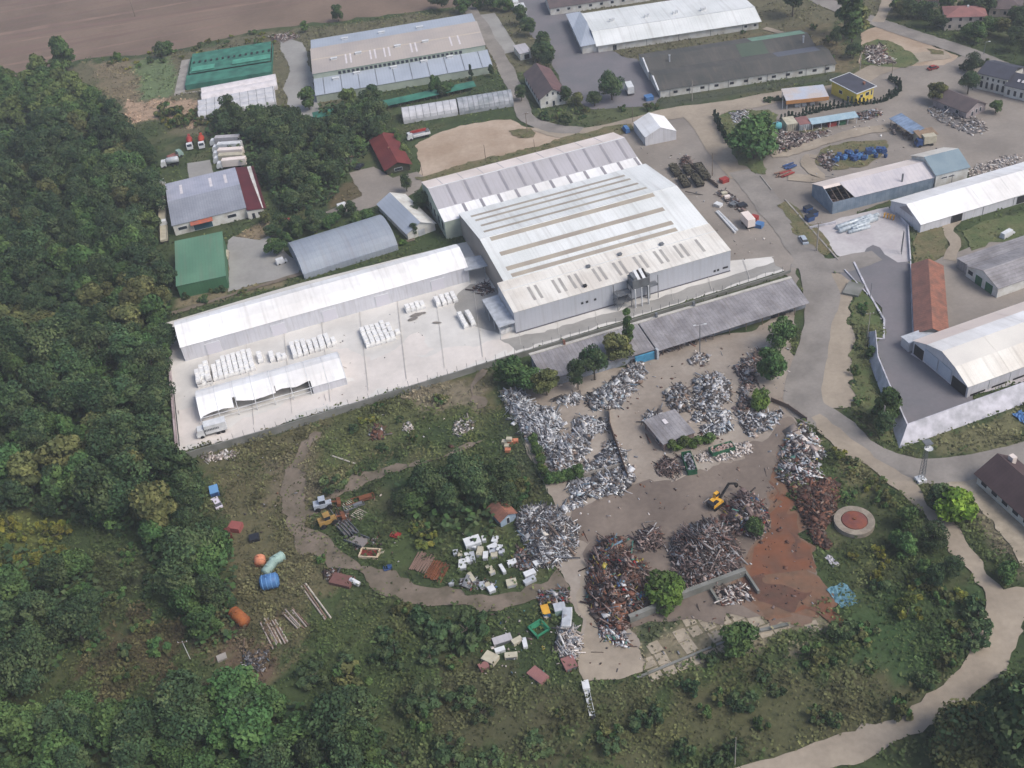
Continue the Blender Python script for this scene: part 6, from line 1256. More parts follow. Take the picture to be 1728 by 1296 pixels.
heap('pale rubble and timber on the island left of the red car', [(1455,80),(1490,75),(1500,95),(1515,108),(1480,112),(1460,105)], .8, 320, WHIT+DARK, (1.4,.3,.3), .3)
heap('brown scrap on the left end of the weedy island', [(1378,265),(1405,255),(1412,275),(1400,290),(1384,280)], 1.0, 200, DARK+MIX)
heap('rubble strip above the right white hall', [(1630,290),(1690,265),(1728,262),(1728,275),(1640,305)], .6, 260, WHIT)
heap('junk rows along the factory lot fence', [(1205,325),(1225,320),(1262,350),(1250,362)], .8, 160, MIX+DARK)
heap('wire coils behind the dark tubs', [(1145,274),(1160,262),(1168,278),(1150,285)], 1.4, 120, DARK)
heap('machine scrap at the left end of the factory by the link canopy', [(798,482),(822,478),(835,492),(815,500),(802,494)], 1.2, 160, DARK+MIX)
heap('junk under the eave of the long grey shed', [(1100,592),(1160,572),(1200,562),(1200,568),(1110,602)], .7, 220, MIX+DARK)
heap('small rubble at the foot of the floodlight pole', [(1162,606),(1180,596),(1200,600),(1192,614),(1168,616)], .8, 110, WHIT+MIX)
heap('timber rubble near the field at the top', [(452,62),(490,55),(508,62),(480,72),(460,70)], .8, 200, WHIT+DARK)
heap('pale pallets pile in the upper meadow', [(680,718),(692,712),(698,724),(684,730)], .4, 30, WHIT)
heap('grey rubble in the upper meadow near the corridor', [(760,720),(795,700),(800,725),(770,738)], .4, 110, MIX+WHIT)
heap('brick rubble in the upper meadow', [(620,720),(645,718),(650,738),(625,745)], .5, 90, RUST+MIX)
heap('broken concrete below the yard wall', [(340,770),(400,760),(405,770),(345,782)], .3, 120, WHIT)
heap('dark machine scrap in the lower left clearing', [(410,1100),(455,1098),(450,1130),(415,1140)], .9, 140, MIX)
heap('junk at the rusty trailer in the meadow', [(545,965),(570,958),(575,975),(550,978)], .7, 90, RUST+MIX)
heap('junk between the loaders and the grids in the meadow', [(545,870),(590,860),(600,930),(640,900),(650,930),(610,905),(570,885)], .5, 140, MIX+RUST)
scatter_litter('loose bits of scrap littering the whole scrapyard ground', [(860,665),(1070,620),(1270,562),(1340,520),(1330,690),(1310,790),(1370,950),(1380,1020),(1085,1130),(985,1140),(985,1000),(930,940),(945,830)], 1100, MIX+WHIT+RUST)
scatter_litter('small rubbish scattered over the junk meadow', [(380,800),(560,720),(830,650),(930,830),(960,990),(760,1000),(560,960),(420,900)], 420, WHIT+MIX+RUST, (.5,.35,.15))
scatter_litter('small rubbish in the weeds left of the sandy drive', [(800,1040),(960,1010),(975,1130),(930,1160),(800,1140)], 260, WHIT+COLR, (.6,.4,.2))
scatter_litter('stones and dark spots on the rust coloured soil', [(1300,800),(1330,850),(1380,960),(1380,1020),(1280,1030),(1265,930)], 260, DARK+RUST, (.4,.3,.1))
scatter_litter('gravel and small objects on the factory lot', [(1080,250),(1180,260),(1300,400),(1325,435),(1240,440),(1200,380)], 240, MIX+WHIT, (.5,.3,.15))
scatter_litter('small objects around the sheds of the right lot', [(1300,200),(1450,200),(1540,200),(1620,280),(1500,330),(1320,330)], 300, MIX+WHIT, (.5,.4,.2))
scatter_litter('bits of wrapping on the pale yard', [(300,620),(700,510),(850,560),(560,680),(320,740)], 120, WHIT+MIX, (.35,.3,.06))
# cracked slab field: gaps between slabs show the weeds
b = MB(); A0 = np.array(g(1082,1100)); ex = np.array(g(1180,1062))-A0; ex = ex/np.linalg.norm(ex); ey = np.array([-ex[1], ex[0]])
R_ = random.Random(11); plist = [g(*p_) for p_ in ((1085,1095),(1160,1040),(1230,1010),(1290,1040),(1380,1040),(1380,1062),(1260,1078),(1160,1118),(1100,1145))]
for i in range(-6, 26):
    for j in range(-8, 12):
        c_ = A0+ex*i*3.1+ey*j*3.1
        if inpoly([c_[0]], [c_[1]], plist)[0] and R_.random() < .95: b.bx(c_[0]+R_.uniform(-.2,.2),c_[1]+R_.uniform(-.2,.2),.03,R_.uniform(2.4,3.05),R_.uniform(2.4,3.05),.1,math.atan2(ex[1],ex[0])+R_.uniform(-.08,.08))
o = b.build('concrete_slabs', G_slab); o['kind'] = 'structure'
# ------------------------------------------------------------------ vegetation
def leaves(centres, normals, size, cols, R_):
    n = len(centres); r1 = R_.normal(size=(n,3)); nn = normals+.55*r1; nn /= np.linalg.norm(nn, axis=1)[:,None]+1e-9
    a_ = np.cross(nn, R_.normal(size=(n,3))); a_ /= np.linalg.norm(a_, axis=1)[:,None]+1e-9; b_ = np.cross(nn, a_); s_ = size*R_.uniform(.6,1.4,(n,1))
    V = np.stack([centres-a_*s_-b_*s_*.6, centres+a_*s_-b_*s_*.6, centres+a_*s_*.8+b_*s_*.6, centres-a_*s_*.8+b_*s_*.6], 1).reshape(-1,3)
    return V, np.arange(4*n).reshape(n,4), cols
def crown(R, H0, H1, nb, nl, pal, seed, leaf=.34, shape='round'):
    R_ = np.random.default_rng(seed); Cc = []; Nn = []; Co = []; pal = np.array([C(*p_)[:3] for p_ in pal]); per = nl//nb
    for k in range(nb):
        t_ = R_.uniform(0, 1) if nb > 1 else .5; an = R_.uniform(0, 6.28)
        if shape == 'round': z = H0+(H1-H0)*(.12+.76*t_); rr = R*.68*math.sqrt(max(.04, 1-(2*t_-.85)**2/1.6))*math.sqrt(R_.uniform(.1,1)); br = R*R_.uniform(.28,.46)
        elif shape == 'tall': z = H0+(H1-H0)*(.06+.9*t_); rr = R*.6*math.sin(math.pi*min(1,.15+.8*t_))*math.sqrt(R_.uniform(.1,1)); br = R*R_.uniform(.35,.55)
        elif shape == 'cone': z = H0+(H1-H0)*t_*.95; rr = R*.75*(1-t_)*R_.uniform(.4,1); br = R*(.5-.35*t_)
        else: z = H0+(H1-H0)*(.15+.6*t_); rr = R*1.05*math.sqrt(R_.uniform(0,1)); br = R*R_.uniform(.18,.36)
        c_ = np.array([rr*math.cos(an), rr*math.sin(an), z]); d = R_.normal(size=(per,3)); d[:,2] = np.abs(d[:,2])*1.0-.25; d /= np.linalg.norm(d, axis=1)[:,None]
        q = c_+d*br*R_.uniform(.72,1.06,(per,1))*np.array([1,1,.85]); q[:,2] = np.maximum(q[:,2], .1); Cc.append(q); Nn.append(d)
        bc = pal[R_.integers(0,len(pal))]*R_.uniform(.8,1.22); Co.append(bc*R_.uniform(.78,1.25,(per,1)))
    return leaves(np.concatenate(Cc), np.concatenate(Nn), leaf, np.concatenate(Co), R_)
def tree_proto(name, label, cat, R, H, nb, nl, pal, seed, leaf=.34, shape='round', h0=None):
    r = T(name, label, cat, (0,0)); V, F, cc = crown(R, H*.22 if h0 is None else h0, H, nb, nl, pal, seed, leaf, shape)
    o = rawmesh('crown', V, F, cc, M_leaf); o.parent = r
    b = MB(); R_ = random.Random(seed); b.cyl((0,0,0), (0,0,H*.62), R*.06+.04, R*.03+.02, n=6)
    for k in range(5 if H > 3 else 2): an = R_.uniform(0,6.28); z = H*R_.uniform(.25,.55); b.cyl((0,0,z), (R*.55*math.cos(an),R*.55*math.sin(an),z+H*.25), R*.025+.03, .03, n=4)
    b.build('trunk', M_bark, r); return r
FOR = [(62,84,54),(72,92,58),(54,75,50),(81,96,62)]; MID = [(73,101,56),(84,108,60),(66,93,53)]; LIT = [(88,106,60),(98,114,64),(82,98,58)]; OLV = [(96,100,60),(84,90,56),(106,108,66)]; YEL = [(124,124,54),(108,114,52),(92,104,50)]; BRT = [(88,114,50),(102,126,54),(78,102,48)]; CON = [(44,66,52),(52,74,56)]
PROT = {}
def protos(key, n, *a, **k):
    PROT[key] = [tree_proto({'tree':'tree','thuja':'thuja','shrub':'shrub'}[a[1]], a[0], a[1], a[2]*(1+.08*(i-1)), a[3]*(1+.1*(i%3-1)), a[4], a[5], a[6], 100+i*7+len(PROT)*50, **k) for i in range(n)]
protos('forest', 7, '', 'tree', 4.4, 11, 28, 3900, FOR, leaf=.28)
protos('dead', 1, '', 'tree', 3.2, 8, 14, 900, [(112,100,84),(128,116,92)], leaf=.22)
protos('mid', 5, '', 'tree', 4.2, 9, 24, 2700, MID, leaf=.33, h0=.9)
protos('light', 3, '', 'tree', 3.6, 7, 18, 1800, LIT, leaf=.36)
protos('olive', 3, '', 'tree', 4.4, 9, 18, 2200, OLV, leaf=.36)
protos('bright', 2, '', 'tree', 3.9, 5.6, 20, 2400, BRT, leaf=.32, h0=.3)
protos('giant', 1, '', 'tree', 9, 8, 70, 15000, OLV+OLV+FOR[:2], leaf=.34)
protos('vivid', 1, '', 'tree', 3.8, 6, 18, 2000, [(110,146,50),(126,158,56),(96,130,48)], leaf=.34)
protos('poplar', 2, '', 'tree', 2.2, 15, 22, 2000, MID, leaf=.36, shape='tall')
protos('cone', 2, '', 'thuja', 1.0, 4.2, 12, 420, CON, leaf=.3, shape='cone', h0=.1)
protos('shrub', 6, '', 'shrub', 1.6, 2.2, 13, 520, MID+OLV, leaf=.26, shape='low', h0=.0)
protos('dshrub', 6, '', 'shrub', 1.7, 2.4, 13, 560, FOR, leaf=.27, shape='low', h0=.0)
protos('yshrub', 3, '', 'shrub', 1.5, 1.6, 7, 380, YEL, leaf=.24, shape='low', h0=.0)
USED = set(); PLANTS = []
PLAN = []
def put(key, x, y, s_, label, group, cat=None, name=None):
    kind = cat or ('thuja' if key == 'cone' else 'shrub' if 'shrub' in key else 'tree'); PLAN.append([key, x, y, s_, label, group, kind]); return PLAN[-1]
def plant_all():
    """the 290 of each kind that show largest become things, the farther rest one mass per zone"""
    by = {}
    for p_ in PLAN: by.setdefault(p_[6], []).append(p_)
    rest = {}
    for kind, L in by.items():
        L.sort(key=lambda p_: (p_[5] is None, p_[3]*{'tree':4.2,'bush':4,'thuja':1,'shrub':1.6}[kind]*(2.4 if p_[0] == 'giant' else 1)/math.sqrt(p_[1]**2+p_[2]**2+CAM_H**2)), reverse=True)
        for p_ in L[:290]:
            key, x, y, s_, label, group, _ = p_; i = random.randrange(len(PROT[key])); pr = PROT[key][i]; az = random.uniform(0,360); sc3 = (s_*random.uniform(.8,1.2), s_*random.uniform(.8,1.2), s_*random.uniform(.75,1.25))
            if (key, i) in USED: o = dup(pr, (x,y), az, label, group, 0, sc3)
            else: USED.add((key, i)); o = pr; o.location = (x,y,0); o.rotation_euler = (0,0,math.radians(az)); o.scale = sc3; o['label'] = label
            if group: o['group'] = group
            elif 'group' in o: del o['group']
            o['category'] = kind; o.name = kind
        for p_ in L[290:]: rest.setdefault((p_[6], p_[5]), []).append(p_)
    for (kind, grp), L in rest.items():
        if len(L) < 1: continue
        merged('wood' if kind == 'tree' else 'scrub', [(p_[1], p_[2], p_[3], p_[0]) for p_ in L], 'farther '+grp, 'trees' if kind == 'tree' else 'shrubs')
    return {k: len(v) for k, v in by.items()}
CLEAR = [(g(u,v),r_) for u,v,r_ in ((404,1041,5),(462,945,7),(452,985,6),(438,945,4),(362,830,5),(366,852,6),(385,905,5),(399,893,4),(430,910,3),(1441,884,7.2),(1423,1005,5.5),(1404,948,3.5),(470,1070,6),(495,1045,6),(533,1015,6),(580,985,5),(624,936,4),(560,868,7),(595,880,7),(600,860,6),(720,955,6),(848,1082,4),(873,1084,4),(828,1114,4),(863,1109,4),(910,1065,4),(908,1142,4),(945,1031,4),(820,940,14),(870,975,12),(800,915,9),(990,1180,5),(846,890,5),(1590,40,1),(578,348,5),(602,288,5),(467,378,4),(322,255,6),(345,255,6),(290,268,8),(390,262,12),(1690,404,4),(852,748,4),(592,856,4),(607,870,4),(666,905,3))]
def blocked(x, y, m=0.):
    for (cx, cy), r_ in CLEAR:
        if (x-cx)**2+(y-cy)**2 < r_*r_: return True
    for (x0, y0, x1, y1), P_ in HB:
        if x0 < x < x1 and y0 < y < y1 and inpoly([x], [y], P_)[0]: return True
    return False
HB = [((min(p[0] for p in P_), min(p[1] for p in P_), max(p[0] for p in P_), max(p[1] for p in P_)), P_) for P_ in HARD]
def scatter(pts, spacing, keys, smin, smax, label, group, z=0, jit=.42, keep=1.0, cat=None, test=True):
    P_ = [g(u, v, z) for u, v in pts]; A_ = np.array(P_); lo, hi = A_.min(0), A_.max(0); out = []
    j = 0; yv = lo[1]
    while yv < hi[1]:
        xv = lo[0]+(spacing/2 if j % 2 else 0)
        while xv < hi[0]:
            x = xv+random.uniform(-jit,jit)*spacing; y = yv+random.uniform(-jit,jit)*spacing
            if random.random() < keep and inpoly([x],[y],P_)[0] and not (test and blocked(x,y)): out.append((x,y))
            xv += spacing
        yv += spacing*.87; j += 1
    for x, y in out: put(random.choice(keys), x, y, random.uniform(smin, smax), label, group, cat)
    return len(out)
random.seed(21)
FA = [(-90,215),(60,207),(150,212),(238,235),(262,262),(258,300),(262,400),(284,470),(286,540),(278,600),(284,700),(296,775),(330,800),(345,850),(335,880),(280,880),(200,890),(120,868),(60,850),(0,846),(-90,846)]
scatter(FA, 7.0, ['forest']*9+['mid']*4+['olive']*2+['light'], .62, 1.28, 'dark leafy tree in the dense wood filling the left side of the photo', 'trees of the dense wood on the left', z=5)
N = []
N.append(scatter([(-60,140),(40,120),(100,100),(140,120),(165,190),(130,212),(60,208),(-60,218)], 8, ['light','mid','light'], .9, 1.3, 'lighter green tree at the top left between wood and ploughed field', 'lighter trees below the ploughed field', z=4))
N.append(scatter([(380,180),(480,200),(530,212),(600,172),(640,180),(652,205),(630,235),(600,262),(580,300),(555,330),(490,345),(465,325),(448,290),(440,240),(400,222),(365,212)], 7.4, ['forest','mid','forest'], .75, 1.1, 'tree in the dense cluster between depot and red roofed house', 'trees between depot and red roofed house', z=4))
N.append(scatter([(225,900),(330,880),(388,890),(392,950),(372,1000),(395,1060),(380,1090),(330,1085),(290,1030),(262,960)], 6.8, ['mid','forest'], .75, 1.05, 'mid green tree in the belt left of the meadow with the coloured tanks', 'trees of the belt left of the meadow', z=3))
N.append(scatter([(-60,965),(60,985),(140,945),(172,990),(165,1050),(110,1085),(60,1150),(-60,1160)], 7.4, ['forest','mid'], .75, 1.1, 'tree at the left photo edge below the dense wood', 'trees at the lower left edge', z=4))
N.append(scatter([(-60,1180),(200,1195),(320,1175),(460,1165),(560,1200),(640,1210),(680,1340),(-60,1380)], 6.6, ['forest','mid','mid'], .7, 1.05, 'tree in the wooded strip at the bottom left of the photo', 'trees at the bottom left', z=4))
N.append(scatter([(668,805),(740,780),(830,775),(868,800),(880,840),(840,875),(800,905),(740,885),(690,872),(660,850)], 6.2, ['mid','forest'], .6, .95, 'tree of the round copse in the middle of the junk meadow', 'trees of the copse in the meadow', z=3))
N.append(scatter([(1425,845),(1500,852),(1560,895),(1612,955),(1625,1010),(1580,990),(1500,935),(1440,905)], 5.4, ['forest','mid'], .45, .7, 'dark bush in the thicket between round tank and sandy track', 'bushes between round tank and sandy track', z=2, cat='bush'))
N.append(scatter([(1552,845),(1620,868),(1660,935),(1728,985),(1740,1010),(1680,985),(1610,905)], 5.2, ['forest','mid'], .4, .65, 'green bush right of the sandy track below the paved slabs', 'bushes right of the sandy track', z=2, cat='bush'))
N.append(scatter([(455,388),(520,366),(612,343),(628,362),(600,372),(520,398),(486,418),(486,446),(458,440)], 4.2, ['forest','mid'], .38, .6, 'bush in the hedge row above the blue-grey vault', 'bushes of the hedge above the vault', z=1.5, cat='bush'))
N.append(scatter([(1500,22),(1575,62),(1600,72),(1640,60),(1665,52),(1728,100),(1900,180),(1900,-40),(1690,0),(1665,0),(1580,0),(1560,-40),(1500,-60)], 8.5, ['forest','mid','olive'], .6, 1.0, 'garden tree around the villas in the top right corner', 'garden trees at the top right', z=4, keep=.8))
N.append(scatter([(855,-5),(885,30),(905,60),(935,100),(945,115),(920,92),(895,60),(870,20)], 5, ['forest'], .6, .8, 'dark tree in the row left of the dark asphalt lot', 'trees of the row beside the coaches', z=3))
N.append(scatter([(700,0),(850,-30),(870,10),(830,12),(760,14)], 7, ['forest','mid'], .6, .9, 'tree beside the ploughed field above the long factory', 'trees above the long factory', z=3))
for u, v, key, s_, lab in ((1274,248,'mid',1.75,'big round tree beside the road, above the light kerb'),(1282,222,'mid',1.3,'olive-green side crown right of the big round tree'),(1328,562,'bright',.9,'upper bright green round bush at the scrapyard edge'),(1318,578,'mid',.8,'darker bush just below the upper bright green one'),(1300,628,'mid',1.05,'middle round bush at the right scrapyard edge'),(1282,676,'bright',.85,'lower bright bush beside the brown scrap strip'),
    (922,658,'olive',.85,'olive-green tree in front of the left end of the long grey shed'),(893,648,'mid',.8,'dark tree left of the olive-green one'),(1040,600,'olive',1.05,'largest olive-green tree in front of the long grey shed'),(1060,580,'poplar',.8,'narrow poplar rising beside the largest olive tree'),(1003,630,'forest',.8,'dark low tree between the two olive-green trees'),(975,648,'forest',.7,'small dark tree beside the silvery scrap'),(862,638,'mid',.8,'small tree left of the long grey shed corner'),
    (1126,1003,'bright',1.15,'round bush growing between the two parts of the retaining wall'),(1246,1086,'mid',.95,'round bush at the right end of the cracked slabs'),(1275,895,'mid',.55,'small bush between the dark scrap heap and rusty soil'),(1612,862,'vivid',1.35,'brightest yellow-green tree beside the paved slabs'),(1588,845,'forest',.8,'dark tree left of the brightest yellow-green tree'),
    (1645,1262,'giant',1.0,'huge olive tree at the lower right corner of the photo'),(1720,1275,'forest',1.6,'dark tree in the very lower right corner'),(1690,1230,'olive',1.2,'smaller olive tree right of the huge one'),(1032,158,'forest',.9,'dark tree beside the small white trailer'),(1003,172,'forest',.6,'bush left of the dark tree by the trailer'),(975,172,'olive',.7,'dull bush right of the white gabled house'),(955,170,'forest',.5,'low bush at the corner of the white gabled house'),
    (1426,30,'poplar',2.0,'left of the tall poplars at the top beside the road'),(1438,62,'poplar',2.1,'tallest poplar in the group beside the road'),(1446,48,'olive',1.5,'rear poplar of the group beside the road'),(1412,68,'forest',.7,'dark bush at the foot of the poplars'),(1440,92,'forest',.6,'bush below the poplars near the yellow house'),(1338,14,'forest',1.25,'dark round tree above the dark roofed hall'),(1582,162,'olive',1.05,'round tree left of the stone house'),(1634,150,'forest',.7,'dark bush behind the stone house'),
    (1681,185,'light',.7,'small light tree right of the stone house'),(1640,112,'forest',.7,'dark low bush in front of the ornate building'),(590,170,'light',1.3,'tall light green tree below the long factory'),(520,175,'mid',1.0,'tree at the left corner of the long factory'),(632,165,'forest',.8,'dark tree below the long factory wall'),(735,150,'mid',.75,'left tree at the factory wall above the net canopy'),(755,152,'mid',.6,'middle small tree at the factory wall'),(745,158,'forest',.5,'low bush at the factory wall'),
    (795,128,'cone',1.4,'single conical tree at the factory wall'),(830,125,'forest',.4,'round bush at the right factory corner'),(570,30,'mid',.7,'small tree between field and long factory'),(514,50,'mid',.5,'bush at the field edge by the rubble'),(282,85,'mid',.8,'pair of bushes at the field edge above the meadow, right one'),(272,92,'forest',.6,'left bush of the pair at the field edge'),(200,98,'bright',.6,'single green bush at the field edge'),(110,108,'mid',1.3,'big tree at the field edge at the left'),
    (195,192,'forest',1.0,'dark bush group at the sandy patch on the left, bigger one'),(180,190,'forest',.8,'dark bush beside the sandy patch, smaller one'),(672,240,'light',.5,'hedge bush on the right side of the red roofed house'),(682,258,'light',.5,'lower hedge bush right of the red roofed house'),(664,222,'light',.5,'upper hedge bush right of the red roofed house'),(686,318,'forest',.45,'dark bush above the gabled shed'),(718,345,'forest',.7,'bush between gabled shed and factory'),(700,360,'forest',.5,'low bush under the white slope of the gabled shed'),
    (465,420,'mid',.8,'round tree in the depot yard beside the parked small van'),(448,372,'olive',.6,'bush at the red car'),(680,410,'bright',.4,'small bright bush at the vault corner'),(700,395,'forest',.35,'low bush between vault and gabled shed'),(1500,700,'mid',.9,'bush around the pale concrete pole beside the banked wall'),(1490,728,'forest',.6,'low dark bush at the bend below the banked wall'),(1470,600,'mid',.4,'small bush on the verge by the green island'),
    (880,165,'forest',.5,'small round bush on the lane side'),(908,95,'forest',.8,'dark tree behind the white kiosk'),(925,108,'forest',.6,'bush between kiosk and gabled house'),(1145,742,'bright',.0,''),(1725,1190,'olive',1.0,'tree at the right edge above the huge olive tree')):
    if s_ == 0: continue
    x, y = g(u, v, PROT[key][0].children[0].dimensions.z*s_*.35); put(key, x, y, s_, lab, None)
for k in range(7):
    x, y = g(1134+k*11, 757-k*2.4, .8); put('bright' if k % 2 else 'light', x, y, .42, 'yellow-green hedge bush along the front of the small scrapyard shed', 'hedge bushes at the small shed', 'bush')
for k in range(8): x, y = g(900+k*3.4+(k>3)*0, 742+k*10, .8); put('bright' if k % 2 else 'mid', x, y, .33, 'green climber bush on the fence left of the silvery scrap', 'climbers on the compound fence', 'bush')
for k in range(7): x, y = g(928+k*8, 814-k*2, .6); put('mid', x, y, .33, 'green climber bush on the wall below the silvery scrap', 'climbers on the compound wall', 'bush')
scatter([(1312,590),(1330,590),(1345,620),(1335,690),(1300,690),(1296,650)], 3.6, ['shrub','dshrub'], .8, 1.5, 'shrub in the strip between round scrapyard bushes and the road', 'shrubs beside the scrapyard bushes', z=1)
# thuja hedges
hp = smoothpath([g(1318,205), g(1360,195), g(1400,185), g(1450,178), g(1490,172), g(1514,160), g(1518,148), g(1500,135)], 7)
for i, q in enumerate(hp[::1]): put('cone', q[0], q[1], random.uniform(.6,.85), 'thuja in the long dark hedge between canopy and teal-roofed shed', 'thujas of the long hedge')
for k in range(14): x, y = g(1205+k*1.6, 198+k*3.4); put('cone', x, y, random.uniform(.8,1.), 'thuja in the short hedge left of the big round tree', 'thujas of the short hedge')
for k in range(6): x, y = g(1294+k*6, 172-k*.7); put('dshrub', x, y, .7, 'clipped low bush left of the flat canopy', 'clipped bushes by the canopy')
for k in range(7): x, y = g(1626+k*6, 118-k*1.6); put('dshrub', x, y, .9, 'low hedge bush in front of the ornate building', 'hedge by the ornate building')
# shrubs, zone by zone
def sh(pts, sp, keys, a_, c_, lab, grp, keep=1.): N.append(scatter(pts, sp, keys, a_, c_, lab, grp, z=1, keep=keep))
sh([(600,1010),(700,1030),(820,1040),(930,1030),(900,1090),(840,1140),(800,1296),(660,1296),(600,1200),(480,1150),(600,1080)], 7, ['shrub','dshrub','dshrub'], .9, 1.8, 'green shrub in the rough ground below the dirt track', 'shrubs below the dirt track', .8)
sh([(740,1020),(800,1010),(850,1030),(850,1080),(760,1080)], 5, ['dshrub'], 1.6, 2.4, 'larger dark shrub just below the dirt track bend', 'dark shrubs below the track bend', .9)
sh([(820,1150),(980,1150),(1000,1296),(820,1296)], 8, ['shrub','dshrub'], .7, 1.4, 'low shrub in the weeds at the bottom centre', 'shrubs at the bottom centre', .8)
sh([(1010,1165),(1250,1090),(1400,1060),(1640,1090),(1600,1160),(1500,1220),(1340,1285),(1010,1300)], 7.2, ['shrub','dshrub'], .7, 1.5, 'low shrub in the wide weed field at the bottom right', 'shrubs of the lower right weed field', .75)
sh([(1400,900),(1460,920),(1560,960),(1650,1000),(1660,1080),(1500,1060),(1400,1000)], 5.6, ['shrub','dshrub','yshrub'], .9, 1.7, 'shrub on the green slope between rusty soil and sandy track', 'shrubs of the green slope', .8)
sh([(1560,985),(1640,1000),(1652,1060),(1610,1080),(1590,1020)], 4.6, ['yshrub'], .8, 1.4, 'yellow flowering clump near the outer edge of the sandy track', 'yellow clumps by the sandy track', .5)
sh([(1470,940),(1510,950),(1520,1000),(1470,990)], 4.2, ['yshrub'], .9, 1.4, 'yellowish clump in the middle of the green slope', 'yellowish clumps of the green slope', .8)
sh([(1375,715),(1420,730),(1500,800),(1520,860),(1440,850),(1400,790)], 5.2, ['shrub','yshrub','shrub'], .6, 1.3, 'dry shrub between entrance heap and road bend', 'dry shrubs at the road bend', .8)
sh([(700,870),(760,890),(770,930),(740,950),(700,940),(660,900)], 3.6, ['yshrub','yshrub','shrub'], .9, 1.4, 'yellow goldenrod clump along the copse edge', 'goldenrod clumps of the copse', .85)
sh([(840,790),(880,790),(900,850),(870,880),(845,850)], 4, ['yshrub','shrub'], 1.0, 1.7, 'yellow-green clump on the right side of the copse', 'yellow-green clumps right of the copse', .9)
sh([(-20,870),(60,872),(110,892),(110,930),(50,970),(-20,980)], 3.6, ['yshrub'], 1.2, 2.0, 'yellow flowering patch clump at the left edge below the wood', 'yellow clumps at the left edge', .8)
sh([(560,700),(800,650),(830,700),(700,760),(560,830),(530,780)], 8.5, ['dshrub','shrub'], .5, 1.3, 'small shrub in the upper junk meadow', 'shrubs of the upper meadow', .6)
sh([(620,690),(640,690),(650,720),(600,720)], 3.4, ['yshrub'], .7, 1.1, 'yellow-green clump at the rubble in the upper meadow', 'yellow clumps in the upper meadow', .7)
sh([(390,930),(560,880),(560,960),(620,1010),(520,1100),(420,1120),(390,1040)], 9.5, ['dshrub','shrub'], .5, 1.1, 'small shrub scattered in the tank meadow', 'shrubs of the tank meadow', .5)
sh([(150,930),(250,930),(300,1080),(330,1180),(180,1190),(120,1080),(180,1020)], 7.5, ['shrub','dshrub'], .7, 1.5, 'shrub in the brownish clearing at the lower left', 'shrubs of the lower left clearing', .7)
sh([(300,790),(350,790),(370,900),(340,890)], 4.5, ['dshrub','shrub'], 1., 1.6, 'shrub at the edge of the wood above the white car shell', 'shrubs at the wood edge', .9)
sh([(1440,500),(1462,520),(1455,600),(1480,690),(1500,740),(1465,730),(1440,690),(1438,600)], 4.2, ['shrub','dshrub'], .4, .9, 'low shrub on the verge left of the banked wall', 'shrubs on the verge of the banked wall', .8)
sh([(150,95),(480,45),(520,60),(300,100),(180,120)], 7, ['shrub','yshrub'], .6, 1.2, 'low shrub along the lower edge of the ploughed field', 'shrubs along the field edge', .7)
sh([(900,182),(1100,168),(1105,185),(960,205),(908,200)], 5, ['dshrub','shrub'], .6, 1.2, 'low shrub on the green strip below the white gabled house', 'shrubs of the green strip', .6)
sh([(400,200),(480,185),(500,215),(420,235)], 5, ['shrub'], 1., 1.8, 'light shrub in front of the dusty film tunnels', 'shrubs in front of the tunnels', .9)
sh([(265,185),(350,185),(360,210),(280,215)], 4.5, ['shrub','yshrub'], 1.1, 1.7, 'light green shrub at the wood edge under the sandy patch', 'shrubs under the sandy patch', .9)
sh([(1590,880),(1660,1010),(1700,960),(1728,1180),(1700,1200),(1690,1000)], 7, ['dshrub','shrub'], .6, 1.2, 'shrub right of the sandy track junction', 'shrubs at the track junction', .5)
sh([(1220,50),(1400,30),(1420,110),(1330,130),(1240,75)], 9, ['shrub','dshrub'], .5, 1.1, 'shrub on the dry lawn right of the pale blue factory', 'shrubs of the dry lawn', .6)
sh([(1440,75),(1530,80),(1545,115),(1450,115)], 5, ['shrub'], .5, 1.0, 'dry shrub on the rubble island', 'shrubs on the rubble island', .6)
sh([(300,480),(480,465),(500,462),(300,530)], 5, ['shrub','dshrub'], .5, 1.0, 'low shrub between green warehouse and long white hall', 'shrubs behind the long white hall', .7)
def merged(name, items, label, kind_cat):
    Vs = []; Fs = []; Cs = []; o_ = 0
    for x, y, s_, key in items:
        me = [c_ for c_ in random.choice(PROT[key]).children if len(c_.data.vertices) > 300][0].data; n = len(me.vertices); v = np.empty(n*3, dtype=np.float32); me.vertices.foreach_get('co', v); v = v.reshape(-1,3)
        f = np.empty(len(me.loops), dtype=np.int32); me.loops.foreach_get('vertex_index', f); c_ = np.empty(len(me.loops)*4, dtype=np.float32); me.color_attributes['Col'].data.foreach_get('color', c_); c_ = c_.reshape(-1,4)[::4,:3]
        a_ = random.uniform(0,6.28); v = v*s_; ca, sa = math.cos(a_), math.sin(a_)
        Vs.append(np.stack([v[:,0]*ca-v[:,1]*sa+x, v[:,0]*sa+v[:,1]*ca+y, v[:,2]], 1)); Fs.append(f.reshape(-1,4)+o_); Cs.append(c_*random.uniform(.8,1.2)); o_ += n
    return tag(rawmesh(name, np.concatenate(Vs), np.concatenate(Fs), np.concatenate(Cs), M_leaf), label, kind_cat, kind='stuff')
print('plants', plant_all())
ALLW = [[g(u,v,4) for u,v in P_] for P_ in (FA, [(350,178),(600,165),(652,205),(600,262),(555,330),(480,350),(430,290),(345,215)], [(225,900),(330,880),(388,890),(395,1060),(330,1085),(262,960)], [(-60,900),(140,925),(172,990),(60,1150),(-60,1160)], [(-60,1180),(460,1165),(640,1210),(680,1340),(-60,1380)], [(668,805),(830,775),(880,840),(800,905),(660,850)], [(-60,140),(100,100),(165,190),(60,208),(-60,218)])]
R_ = np.random.default_rng(5)
